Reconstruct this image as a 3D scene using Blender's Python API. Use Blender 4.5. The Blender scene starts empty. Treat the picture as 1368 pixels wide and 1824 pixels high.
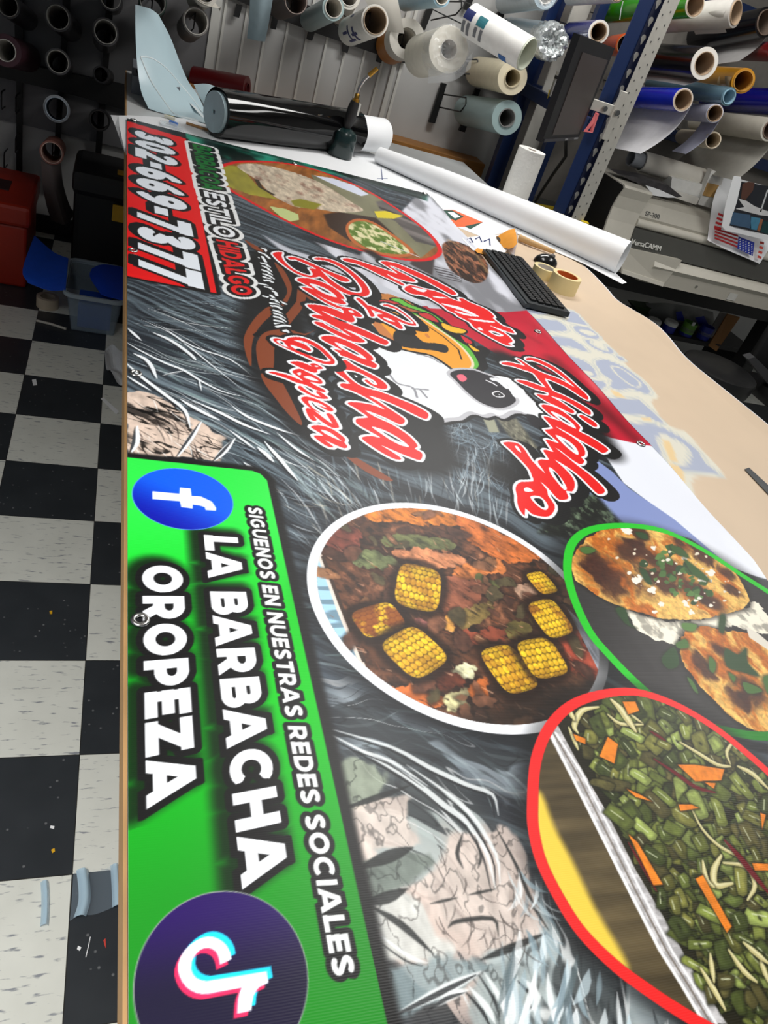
import bpy, bmesh, math, random
import numpy as np
from mathutils import Vector, Matrix

C = bpy.context.scene.collection
SC = bpy.context.scene
# ---------------------------------------------------------------- camera (solved from the floor tiles: focal length in pixels of 1368x1824)
FP = 1351.96
CAM = np.array((0., 0., 1.76644))
RC = np.array([[0.9273896135882406, -0.24125578476852563, 0.2859093403937276],
               [0.07400266149141203, -0.6308534369752037, -0.7723649054357403],
               [0.3667043914392641, 0.7374412433355593, -0.5671933549741776]])   # rows: image right, image down, forward
cd = bpy.data.cameras.new('camera'); cam = bpy.data.objects.new('camera', cd); C.objects.link(cam)
cd.sensor_fit = 'VERTICAL'; cd.sensor_height = 36.0; cd.lens = 36.0*FP/1824; cd.clip_start = .02
m = Matrix([[RC[0][i], -RC[1][i], -RC[2][i], CAM[i]] for i in range(3)]+[[0, 0, 0, 1]])
cam.matrix_world = m
SC.camera = cam
SC.view_settings.view_transform = 'Standard'; SC.view_settings.look = 'None'; SC.view_settings.gamma = 1
SC.view_settings.exposure = 0.0; SC.view_settings.use_curve_mapping = False
# ---------------------------------------------------------------- light
w = bpy.data.worlds.new('world'); SC.world = w; w.use_nodes = True
w.node_tree.nodes['Background'].inputs[0].default_value = (.80, .88, 1, 1); w.node_tree.nodes['Background'].inputs[1].default_value = .14
def lamp(name, loc, rot, sx, sy, power, col=(1, 1, 1), spread=180):
    l = bpy.data.lights.new(name, 'AREA'); l.shape = 'RECTANGLE'; l.size = sx; l.size_y = sy; l.energy = power; l.color = col; l.spread = math.radians(spread)
    o = bpy.data.objects.new(name, l); C.objects.link(o); o.location = loc; o.rotation_euler = [math.radians(a) for a in rot]
    return o
lamp('ceiling_light', (-.75, -.1, 2.75), (0, 0, 0), .5, 1.3, 43, (1, .985, .96), 118)
lamp('ceiling_light', (1.05, 1.4, 2.75), (0, 0, 0), .5, 1.3, 20, (1, .985, .96))
lamp('ceiling_light', (3.0, 1.9, 2.75), (0, 0, 0), .5, 1.3, 24, (1, .985, .96))
lamp('ceiling_light', (1.7, 3.3, 2.75), (0, 0, 0), 1.3, .4, 30, (1, .985, .96))

# ---------------------------------------------------------------- measuring helpers: a pixel of the photograph seen on a plane of the room
ZT = 1.04
def ray(px, py): return RC.T@np.array([(px-684)/FP, (py-912)/FP, 1.])
def onz(px, py, z): r = ray(px, py); return CAM+r*((z-CAM[2])/r[2])
def ony(px, py, y): r = ray(px, py); return CAM+r*(y/r[1])
def onx(px, py, x): r = ray(px, py); return CAM+r*(x/r[0])
def depth(p): return float(RC[2]@(np.array(p)-CAM))
def V(p): return Vector([float(a) for a in p])

# ---------------------------------------------------------------- materials
def lin(c): return tuple((a/255/12.92 if a/255 <= .04045 else ((a/255+.055)/1.055)**2.4) for a in c)
MATS = {}
def mat(name, c, rough=.5, metal=0., var=.08, scale=30., spec=.5, bump=0., stretch=None, trans=0., alpha=1., coat=0., c2=None):
    if name in MATS: return MATS[name]
    m = bpy.data.materials.new(name); m.use_nodes = True; nt = m.node_tree; b = nt.nodes['Principled BSDF']
    b.inputs['Roughness'].default_value = rough; b.inputs['Metallic'].default_value = metal; b.inputs['Specular IOR Level'].default_value = spec
    tc = nt.nodes.new('ShaderNodeTexCoord'); no = nt.nodes.new('ShaderNodeTexNoise'); no.inputs['Scale'].default_value = scale; no.inputs['Detail'].default_value = 4
    mp = nt.nodes.new('ShaderNodeMapping'); nt.links.new(tc.outputs['Object'], mp.inputs['Vector']); nt.links.new(mp.outputs['Vector'], no.inputs['Vector'])
    if stretch: mp.inputs['Scale'].default_value = stretch
    mx = nt.nodes.new('ShaderNodeMix'); mx.data_type = 'RGBA'
    L = lin(c); a = [max(0, x*(1-var*1.6)) for x in L]; d = [min(1, x*(1+var*1.6)) for x in L] if c2 is None else lin(c2)
    mx.inputs['A'].default_value = (*(a if c2 is None else L), 1); mx.inputs['B'].default_value = (*d, 1)
    nt.links.new(no.outputs['Fac'], mx.inputs['Factor']); nt.links.new(mx.outputs['Result'], b.inputs['Base Color'])
    if bump:
        bp = nt.nodes.new('ShaderNodeBump'); bp.inputs['Strength'].default_value = bump; bp.inputs['Distance'].default_value = .01
        nt.links.new(no.outputs['Fac'], bp.inputs['Height']); nt.links.new(bp.outputs['Normal'], b.inputs['Normal'])
    b.inputs['Transmission Weight'].default_value = trans; b.inputs['Alpha'].default_value = alpha; b.inputs['Coat Weight'].default_value = coat
    MATS[name] = m
    return m

# ---------------------------------------------------------------- mesh helpers (all coordinates in the room, metres)
class B:
    def __init__(s): s.b = bmesh.new()
    def box(s, lo, hi, bev=0., rot=None, piv=None):
        lo, hi = Vector(lo), Vector(hi); r = bmesh.ops.create_cube(s.b, size=1); vs = r['verts']
        bmesh.ops.scale(s.b, vec=hi-lo, verts=vs); bmesh.ops.translate(s.b, vec=(lo+hi)/2, verts=vs)
        if bev:
            es = list({e for v in vs for e in v.link_edges})
            q = bmesh.ops.bevel(s.b, geom=es, offset=bev, segments=2, affect='EDGES', profile=.5); vs = list({v for f in q['faces'] for v in f.verts}|{v for v in vs if v.is_valid})
        if rot is not None:
            bmesh.ops.rotate(s.b, cent=Vector(piv) if piv is not None else (lo+hi)/2, matrix=rot, verts=vs)
        return s
    def rings(s, R, close_v=False, cap0=False, cap1=False):
        vs = [[s.b.verts.new(V(p)) for p in r] for r in R]; n = len(R[0])
        for i in range(len(R)-1):
            for j in range(n):
                s.b.faces.new((vs[i][j], vs[i][(j+1) % n], vs[i+1][(j+1) % n], vs[i+1][j]))
        if close_v:
            for j in range(n): s.b.faces.new((vs[-1][j], vs[-1][(j+1) % n], vs[0][(j+1) % n], vs[0][j]))
        if cap0: s.b.faces.new(vs[0][::-1])
        if cap1: s.b.faces.new(vs[-1])
        return s
    def lathe(s, p0, p1, prof, n=32, caps=True, loop=False):
        """prof: (t along p0->p1 in metres, radius)"""
        p0, p1 = np.array(p0, float), np.array(p1, float); d = (p1-p0)/np.linalg.norm(p1-p0)
        a = np.cross(d, (0, 0, 1.)); a = a if np.linalg.norm(a) > 1e-3 else np.array((1., 0, 0)); a /= np.linalg.norm(a); c = np.cross(d, a)
        R = [[p0+d*t+r*(math.cos(k*2*math.pi/n)*a+math.sin(k*2*math.pi/n)*c) for k in range(n)] for t, r in prof]
        return s.rings(R, close_v=loop, cap0=caps and not loop, cap1=caps and not loop)
    def cyl(s, p0, p1, r, r1=None, n=24):
        L = float(np.linalg.norm(np.array(p1, float)-np.array(p0, float)))
        return s.lathe(p0, p1, [(0, r), (L, r if r1 is None else r1)], n)
    def pipe(s, p0, p1, ro, ri, n=32, bev=.0):
        L = float(np.linalg.norm(np.array(p1, float)-np.array(p0, float)))
        return s.lathe(p0, p1, [(0, ri), (0, ro), (L, ro), (L, ri)], n, loop=True)
    def tube(s, pts, r, n=8):
        P = [np.array(p, float) for p in pts]; R = []; a = None
        for i, p in enumerate(P):
            d = P[min(i+1, len(P)-1)]-P[max(i-1, 0)]; d = d/np.linalg.norm(d)
            if a is None:
                a = np.cross(d, (0, 0, 1.)); a = a if np.linalg.norm(a) > 1e-2 else np.array((1., 0, 0))
            a = a-d*(a@d); a /= np.linalg.norm(a); c = np.cross(d, a); rr = r[i] if isinstance(r, (list, tuple)) else r
            R.append([p+rr*(math.cos(k*2*math.pi/n)*a+math.sin(k*2*math.pi/n)*c) for k in range(n)])
        return s.rings(R, cap0=True, cap1=True)
    def sheet(s, G, th=.0008):
        """G: rows of points; a sheet with real thickness along its own normal"""
        G = np.array(G, float); du = np.gradient(G, axis=1); dv = np.gradient(G, axis=0); N = np.cross(du, dv); N /= np.linalg.norm(N, axis=2, keepdims=True)+1e-12
        T = G+N*th/2; U_ = G-N*th/2; h, w_ = G.shape[:2]
        a = [[s.b.verts.new(V(p)) for p in r] for r in T]; c = [[s.b.verts.new(V(p)) for p in r] for r in U_]
        for i in range(h-1):
            for j in range(w_-1):
                s.b.faces.new((a[i][j], a[i][j+1], a[i+1][j+1], a[i+1][j])); s.b.faces.new((c[i][j], c[i+1][j], c[i+1][j+1], c[i][j+1]))
        for i in range(h-1):
            s.b.faces.new((a[i][0], a[i+1][0], c[i+1][0], c[i][0])); s.b.faces.new((a[i][-1], c[i][-1], c[i+1][-1], a[i+1][-1]))
        for j in range(w_-1):
            s.b.faces.new((a[0][j], c[0][j], c[0][j+1], a[0][j+1])); s.b.faces.new((a[-1][j], a[-1][j+1], c[-1][j+1], c[-1][j]))
        return s
    def prism(s, P, d):
        """polygon P (3-D points) pushed along vector d"""
        d = np.array(d, float); a = [s.b.verts.new(V(p)) for p in P]; c = [s.b.verts.new(V(np.array(p, float)+d)) for p in P]; n = len(P)
        s.b.faces.new(a); s.b.faces.new(c[::-1])
        for i in range(n): s.b.faces.new((a[i], c[i], c[(i+1) % n], a[(i+1) % n]))
        return s

def obj(name, b, m, parent=None, smooth=False, kind=None, label=None):
    b = b.b if isinstance(b, B) else b
    bmesh.ops.recalc_face_normals(b, faces=b.faces[:])
    off = parent.matrix_basis.translation if parent and parent.parent is None else Vector((0, 0, 0))
    if parent and parent.parent is not None: off = parent.parent.matrix_basis.translation
    if parent: bmesh.ops.translate(b, vec=-off, verts=b.verts[:])
    me = bpy.data.meshes.new(name); b.to_mesh(me); b.free()
    if smooth:
        me.shade_smooth() if hasattr(me, 'shade_smooth') else None
        try: me.set_sharp_from_angle(angle=math.radians(38))
        except Exception: pass
    me.materials.append(m)
    o = bpy.data.objects.new(name, me); C.objects.link(o); o.parent = parent
    if kind: o['kind'] = kind
    if label: o['label'] = label
    return o
def thing(name, label, cat, loc=(0, 0, 0), group=None):
    o = bpy.data.objects.new(name, None); C.objects.link(o); o.location = V(loc); o.empty_display_size = .05
    o['label'] = label; o['category'] = cat
    if group: o['group'] = group
    return o
def tag(o, label, cat, group=None):
    o['label'] = label; o['category'] = cat
    if group: o['group'] = group
    return o
def text(name, body, size, M4, m, parent, ext=.0004):
    cu = bpy.data.curves.new(name, 'FONT'); cu.body = body; cu.size = size; cu.extrude = ext; cu.align_x = 'LEFT'
    t = bpy.data.objects.new(name, cu); C.objects.link(t)
    me = bpy.data.meshes.new_from_object(t.evaluated_get(bpy.context.evaluated_depsgraph_get())); bpy.data.objects.remove(t); bpy.data.curves.remove(cu)
    me.transform(M4); off = parent.matrix_basis.translation
    me.transform(Matrix.Translation(-off)); me.materials.clear(); me.materials.append(m)
    o = bpy.data.objects.new(name, me); C.objects.link(o); o.parent = parent
    return o
def frame(o, x, y):
    x = V(x).normalized(); y = V(y).normalized(); z = x.cross(y).normalized(); y = z.cross(x)
    return Matrix([[x[i], y[i], z[i], o[i]] for i in range(3)]+[[0, 0, 0, 1]])
def coloured(name, rows, cols_rgb, parent=None, rough=.35, spec=.4, weave=True):
    """big printed sheet: grid of points with a printed colour per point"""
    h, w_ = rows.shape[:2]
    me = bpy.data.meshes.new(name); me.vertices.add(h*w_); me.vertices.foreach_set('co', rows.astype(np.float32).ravel())
    i = (np.arange(h-1)[:, None]*w_+np.arange(w_-1)[None, :]).ravel(); q = np.stack([i, i+1, i+w_+1, i+w_], 1).astype(np.int32); n = len(q)
    me.loops.add(n*4); me.loops.foreach_set('vertex_index', q.ravel()); me.polygons.add(n); me.polygons.foreach_set('loop_start', (np.arange(n)*4).astype(np.int32))
    me.update(calc_edges=True); me.validate()
    ca = me.color_attributes.new('print', 'FLOAT_COLOR', 'POINT'); c = cols_rgb.astype(np.float64)
    L = np.where(c <= .04045, c/12.92, ((c+.055)/1.055)**2.4); L = np.concatenate([L, np.ones((h, w_, 1))], 2)
    ca.data.foreach_set('color', L.astype(np.float32).ravel())
    m = bpy.data.materials.new(name+'_print'); m.use_nodes = True; nt = m.node_tree; b = nt.nodes['Principled BSDF']
    at = nt.nodes.new('ShaderNodeAttribute'); at.attribute_name = 'print'; nt.links.new(at.outputs['Color'], b.inputs['Base Color'])
    b.inputs['Roughness'].default_value = rough; b.inputs['Specular IOR Level'].default_value = spec
    if weave:
        tc = nt.nodes.new('ShaderNodeTexCoord'); wv = nt.nodes.new('ShaderNodeTexWave'); wv.inputs['Scale'].default_value = 130; wv.bands_direction = 'Y'; wv.inputs['Distortion'].default_value = .6
        bp = nt.nodes.new('ShaderNodeBump'); bp.inputs['Strength'].default_value = .07; bp.inputs['Distance'].default_value = .001
        nt.links.new(tc.outputs['Object'], wv.inputs['Vector']); nt.links.new(wv.outputs['Fac'], bp.inputs['Height']); nt.links.new(bp.outputs['Normal'], b.inputs['Normal'])
    me.materials.append(m); me.polygons.foreach_set('use_smooth', np.ones(n, bool))
    o = bpy.data.objects.new(name, me); C.objects.link(o); o.parent = parent
    return o
# ---------------------------------------------------------------- printed artwork (vertex colours of the vinyl)
def hsh(i, j, s=0):
    n = np.sin(i*127.1 + j*311.7 + s*74.7)*43758.5453
    return n - np.floor(n)

def vnoise(x, y, s=0):
    i = np.floor(x); j = np.floor(y); f = x-i; g = y-j
    f = f*f*(3-2*f); g = g*g*(3-2*g)
    return ((hsh(i, j, s)*(1-f)+hsh(i+1, j, s)*f)*(1-g) + (hsh(i, j+1, s)*(1-f)+hsh(i+1, j+1, s)*f)*g)

def fbm(x, y, s=0, o=4):
    r = 0; a = .5; t = 0
    for k in range(o):
        r = r + a*vnoise(x*2**k, y*2**k, s+k); t += a; a *= .55
    return r/t

def sst(a, b, x):
    t = np.clip((x-a)/(b-a), 0, 1)
    return t*t*(3-2*t)

def spl(P, n=4, closed=True):
    P = np.asarray(P, float); m = len(P); out = []
    rng_ = range(m if closed else m-1)
    for i in rng_:
        if closed:
            a, b, c, d = P[i-1], P[i], P[(i+1) % m], P[(i+2) % m]
        else:
            b, c = P[i], P[i+1]; a = P[i-1] if i else 2*b-c; d = P[i+2] if i+2 < m else 2*c-b
        for k in range(n):
            t = k/n
            out.append(.5*((2*b)+(c-a)*t+(2*a-5*b+4*c-d)*t*t+(3*b-a-3*c+d)*t**3))
    if not closed:
        out.append(P[-1])
    return np.array(out)

def dense(G, k):
    G = np.array([spl(r_, k, False) for r_ in G]); G = np.stack([spl(G[:, j], k, False) for j in range(G.shape[1])], 1); return G

def sd_poly(P, x, y):
    d = np.full(x.shape, 1e9); ins = np.zeros(x.shape, bool); m = len(P)
    for i in range(m):
        ax, ay = P[i-1]; bx, by = P[i]
        ex, ey = bx-ax, by-ay; l = ex*ex+ey*ey
        if l < 1e-14:
            continue
        t = np.clip(((x-ax)*ex+(y-ay)*ey)/l, 0, 1)
        d = np.minimum(d, (x-ax-t*ex)**2+(y-ay-t*ey)**2)
        if ey != 0:
            ins ^= ((ay > y) != (by > y)) & (x < ex*(y-ay)/ey+ax)
    d = np.sqrt(d)
    return np.where(ins, -d, d)

def sd_line(P, W, x, y):
    d = np.full(x.shape, 1e9)
    for i in range(len(P)-1):
        ax, ay = P[i]; ex, ey = P[i+1][0]-ax, P[i+1][1]-ay; l = ex*ex+ey*ey+1e-14
        t = np.clip(((x-ax)*ex+(y-ay)*ey)/l, 0, 1)
        d = np.minimum(d, np.hypot(x-ax-t*ex, y-ay-t*ey)-(W[i]*(1-t)+W[i+1]*t))
    return d

def rgb(c):
    return np.array(c, float)/255

class Art:
    def __init__(s, xs, ys):
        s.X = xs; s.Y = ys; s.C = np.zeros((len(ys), len(xs), 3), np.float32)
        dx = np.gradient(xs); dy = np.gradient(ys)
        s.aa = np.maximum(dx.mean(), .3*dy)[:, None]
    def win(s, x0, x1, y0, y1):
        i0, i1 = np.searchsorted(s.X, (x0, x1)); j0, j1 = np.searchsorted(s.Y, (y0, y1))
        if i1 <= i0 or j1 <= j0:
            return None
        x, y = np.meshgrid(s.X[i0:i1], s.Y[j0:j1])
        return slice(j0, j1), slice(i0, i1), x, y
    def put(s, w, a, col):
        j, i, x, y = w
        if callable(col):
            col = col(x, y)
        else:
            col = rgb(col)
        a = a[..., None]
        s.C[j, i] = s.C[j, i]*(1-a)+col*a
    def cov(s, w, d, soft=0):
        aa = s.aa[w[0]]+soft
        return np.clip(.5-d/aa, 0, 1) if soft == 0 else 1-sst(-.5, .5, d/aa)
    def poly(s, P, col, alpha=1., grow=0., soft=0., clip=None, rough=0., rf=90):
        P = np.asarray(P); m = max(grow, 0)+soft+.004+rough
        w = s.win(P[:, 0].min()-m, P[:, 0].max()+m, P[:, 1].min()-m, P[:, 1].max()+m)
        if w is None:
            return
        d = sd_poly(P, w[2], w[3])-grow
        if rough: d = d+rough*2*(fbm(w[2]*rf, w[3]*rf*.8, 7, 3)-.5)
        a = s.cov(w, d, soft)*alpha
        if clip is not None:
            a = a*clip(w)
        s.put(w, a, col)
    def line(s, P, W, col, alpha=1., grow=0., soft=0., clip=None):
        P = np.asarray(P, float); W = np.broadcast_to(np.asarray(W, float), (len(P),)); m = W.max()+max(grow, 0)+soft+.004
        w = s.win(P[:, 0].min()-m, P[:, 0].max()+m, P[:, 1].min()-m, P[:, 1].max()+m)
        if w is None:
            return
        a = s.cov(w, sd_line(P, W, w[2], w[3])-grow, soft)*alpha
        if clip is not None:
            a = a*clip(w)
        s.put(w, a, col)
    def disc(s, c, r, col, alpha=1., soft=0., clip=None):
        rx, ry = (r, r) if np.isscalar(r) else r
        w = s.win(c[0]-rx-.004-soft, c[0]+rx+.004+soft, c[1]-ry-.004-soft, c[1]+ry+.004+soft)
        if w is None:
            return
        d = (np.sqrt(((w[2]-c[0])/rx)**2+((w[3]-c[1])/ry)**2)-1)*min(rx, ry)
        a = s.cov(w, d, soft)*alpha
        if clip is not None:
            a = a*clip(w)
        s.put(w, a, col)

def U(pts, ox=0, oy=0, s=1., z=None):
    """photo-measured points -> metres on the table plane"""
    return np.array([onz(ox+x/s, oy+y/s, ZT if z is None else z)[:2] for x, y in pts])

# ---- block capitals: strokes in a unit cell
def arc(cx, cy, rx, ry, a0, a1, n=10):
    t = np.radians(np.linspace(a0, a1, n+1))
    return [(cx+rx*math.cos(k), cy+ry*math.sin(k)) for k in t]

def glyph(ch, h):
    """(width, [polylines], clip to cap height)"""
    k = 1-h; W = .74
    def bowl(x0, yb, yt, wd):
        r = (yt-yb)/2
        return [(x0, yb), (wd-r, yb)]+arc(wd-r, (yb+yt)/2, r, r, -90, 90)+[(x0, yt)]
    V = [(h, 0), (h, 1)]
    if ch == 'L': return .60, [V, [(0, h), (.60, h)]]
    if ch == 'I': return 2*h, [V]
    if ch == 'H': return .80, [V, [(.80-h, 0), (.80-h, 1)], [(h, .5), (.8-h, .5)]]
    if ch == 'E': return .62, [V, [(0, h), (.62, h)], [(0, .5), (.58, .5)], [(0, k), (.62, k)]]
    if ch == 'T': return .68, [[(.34, 0), (.34, 1)], [(0, k), (.68, k)]]
    if ch == 'A': return .90, [[(h*.82-.06, -.15), (.45+.03, 1.10)], [(.90-h*.82+.06, -.15), (.45-.03, 1.10)], [(.2, .27), (.7, .27)]]
    if ch == 'N': return .80, [V, [(.80-h, 0), (.80-h, 1)], [(h*.6, 1.02), (.80-h*.6, -.02)]]
    if ch == 'Z': return .74, [[(0, k), (.74, k)], [(0, h), (.74, h)], [(.10, h-.05), (.64, k+.05)]]
    if ch == 'B': return .74, [V, bowl(h, .5, k, .66-h*.4), bowl(h, h, .5, .74-h*.5)]
    if ch == 'P': return .72, [V, bowl(h, .36, k, .72-h)]
    if ch == 'R': return .76, [V, bowl(h, .38, k, .73-h), [(.34, .44), (.70, -.12)]]
    if ch == 'D': return .80, [V, [(h, h), (.35, h)]+arc(.35, .5, .45-h, .5-h, -90, 90, 14)+[(h, k)]]
    if ch == 'O': return .92, [arc(.46, .5, .46-h, .5-h, 0, 370, 24)]
    if ch == 'C': return .82, [arc(.46, .5, .46-h, .5-h, 48, 312, 18)]
    if ch == 'G': return .86, [arc(.46, .5, .46-h, .5-h, 48, 330, 18)+[(.80-h*.9, .22), (.80-h*.9, .50)], [(.50, .47), (.80, .47)]]
    if ch == 'U': return .80, [[(h, 1), (h, .42)]+arc(.40, .42, .40-h, .42-h, 180, 360, 12)+[(.80-h, 1)]]
    if ch == 'S': return .68, [arc(.34, .73-h*.1, .34-h, .27-h*.9, 25, 260, 12)[:-1]+[(.34, .5)]+arc(.34, .27+h*.1, .34-h, .27-h*.9, 80, -155, 12)[1:]]
    if ch == '3': return .62, [arc(.29, .73, .31-h, .27-h, 150, -80, 12)+[(.2, .5)], [(.2, .5)]+arc(.29, .28, .33-h, .28-h, 80, -150, 12)]
    if ch == '0': return .64, [arc(.32, .5, .32-h, .5-h, 0, 370, 22)]
    if ch == '2': return .62, [arc(.31, .70, .31-h, .30-h, 160, -35, 12)+[(h*.9, h*.9)], [(0, h), (.62, h)]]
    if ch == '7': return .60, [[(0, k), (.60, k)], [(.60-h*.9, k), (.18, -.05)]]
    if ch == '6': return .64, [arc(.32, .32, .32-h, .32-h, 0, 370, 18), [(h, .34)]+arc(.60, .36, .60-h, .64-h*.6, 180, 108, 8)]
    if ch == '9': return .64, [arc(.32, .68, .32-h, .32-h, 0, 370, 18), [(.64-h, .66)]+arc(.04, .64, .60-h, .64-h*.6, 0, -72, 8)]
    if ch == '-': return .40, [[(.03, .46), (.37, .46)]]
    return .30, []

def sd_glyph(lines, h, x, y):
    d = np.full(x.shape, 9.)
    for L in lines:
        m = len(L)
        for i in range(m-1):
            ax, ay = L[i]; ex, ey = L[i+1][0]-ax, L[i+1][1]-ay; l = math.hypot(ex, ey)
            if l < 1e-6:
                continue
            ex /= l; ey /= l
            u = (x-ax)*ex+(y-ay)*ey; v = np.abs((x-ax)*ey-(y-ay)*ex)-h
            if m > 2:
                w = np.clip(u, 0 if i else -1e-9, l)
                du = np.maximum(u-l, -u) if (i == 0 or i == m-2) else None
                if i == 0: q = np.maximum(-u, u-l-h*.5)
                elif i == m-2: q = np.maximum(-u-h*.5, u-l)
                else: q = None
                if q is None:
                    d = np.minimum(d, np.hypot(u-np.clip(u, 0, l), (x-ax)*ey-(y-ay)*ex)-h)
                    continue
            else:
                q = np.maximum(-u, u-l)
            d = np.minimum(d, np.hypot(np.maximum(q, 0), np.maximum(v, 0))+np.minimum(np.maximum(q, v), 0))
    return np.maximum(d, np.abs(y-.5)-.5)

def sd_text(A, text, quad, h, gap, pad, sx=1., off=(0, 0)):
    """quad: start-bottom, start-top, end-bottom, end-top in metres; returns window and distance in cap heights"""
    q = np.array(quad, float); w = A.win(q[:, 0].min()-pad, q[:, 0].max()+pad, q[:, 1].min()-pad, q[:, 1].max()+pad)
    x, y = w[2]-off[0], w[3]-off[1]
    s0, t0, s1, t1 = q
    gl = [(c,)+glyph(c, h) for c in text]
    tot = sum(g[1] for g in gl)+gap*(len(gl)-1)
    k = math.hypot(*(s1-s0))/tot/math.hypot(*(t0-s0)+.5*((t1-s1)-(t0-s0)))          # widen the letters, not their strokes
    gl = [(c, wd*k, [[(p[0]*k, p[1]) for p in l_] for l_ in L]) for c, wd, L in gl]; gap *= k; tot *= k
    # inverse bilinear by a few Newton steps
    u = np.full(x.shape, .5); v = np.full(x.shape, .5)
    for _ in range(4):
        px = (1-u)*((1-v)*s0[0]+v*t0[0])+u*((1-v)*s1[0]+v*t1[0]); py = (1-u)*((1-v)*s0[1]+v*t0[1])+u*((1-v)*s1[1]+v*t1[1])
        ux = (1-v)*(s1[0]-s0[0])+v*(t1[0]-t0[0]); uy = (1-v)*(s1[1]-s0[1])+v*(t1[1]-t0[1])
        vx = (1-u)*(t0[0]-s0[0])+u*(t1[0]-s1[0]); vy = (1-u)*(t0[1]-s0[1])+u*(t1[1]-s1[1])
        D = ux*vy-uy*vx; rx, ry = x-px, y-py
        u = u+(rx*vy-ry*vx)/D; v = v+(ux*ry-uy*rx)/D
    U_ = u*tot; D = np.full(x.shape, 9.); c0 = 0
    for c, wd, L in gl:
        if L:
            m = (U_ > c0-.45) & (U_ < c0+wd+.45)
            if m.any():
                D[m] = np.minimum(D[m], sd_glyph(L, h, U_[m]-c0, v[m]))
        c0 += wd+gap
    cap = math.hypot(*(t0-s0)); unit = math.hypot(*(s1-s0))/tot
    return w, D, min(cap, unit)

def text_block(A, text, quad, h, gap, layers, pad=.03, off=None):
    """layers: (grow in caps, colour, softness in caps, use offset)"""
    w, D, cap = sd_text(A, text, quad, h, gap, pad)
    D2 = sd_text(A, text, quad, h, gap, pad, off=off)[1] if off else None
    for g, col, soft, o in layers:
        d = (D2 if o else D)-g
        a = np.clip(.5-d*cap/A.aa[w[0]], 0, 1) if not soft else 1-sst(-.5, .5, d/soft)
        A.put(w, a, col)

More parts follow.
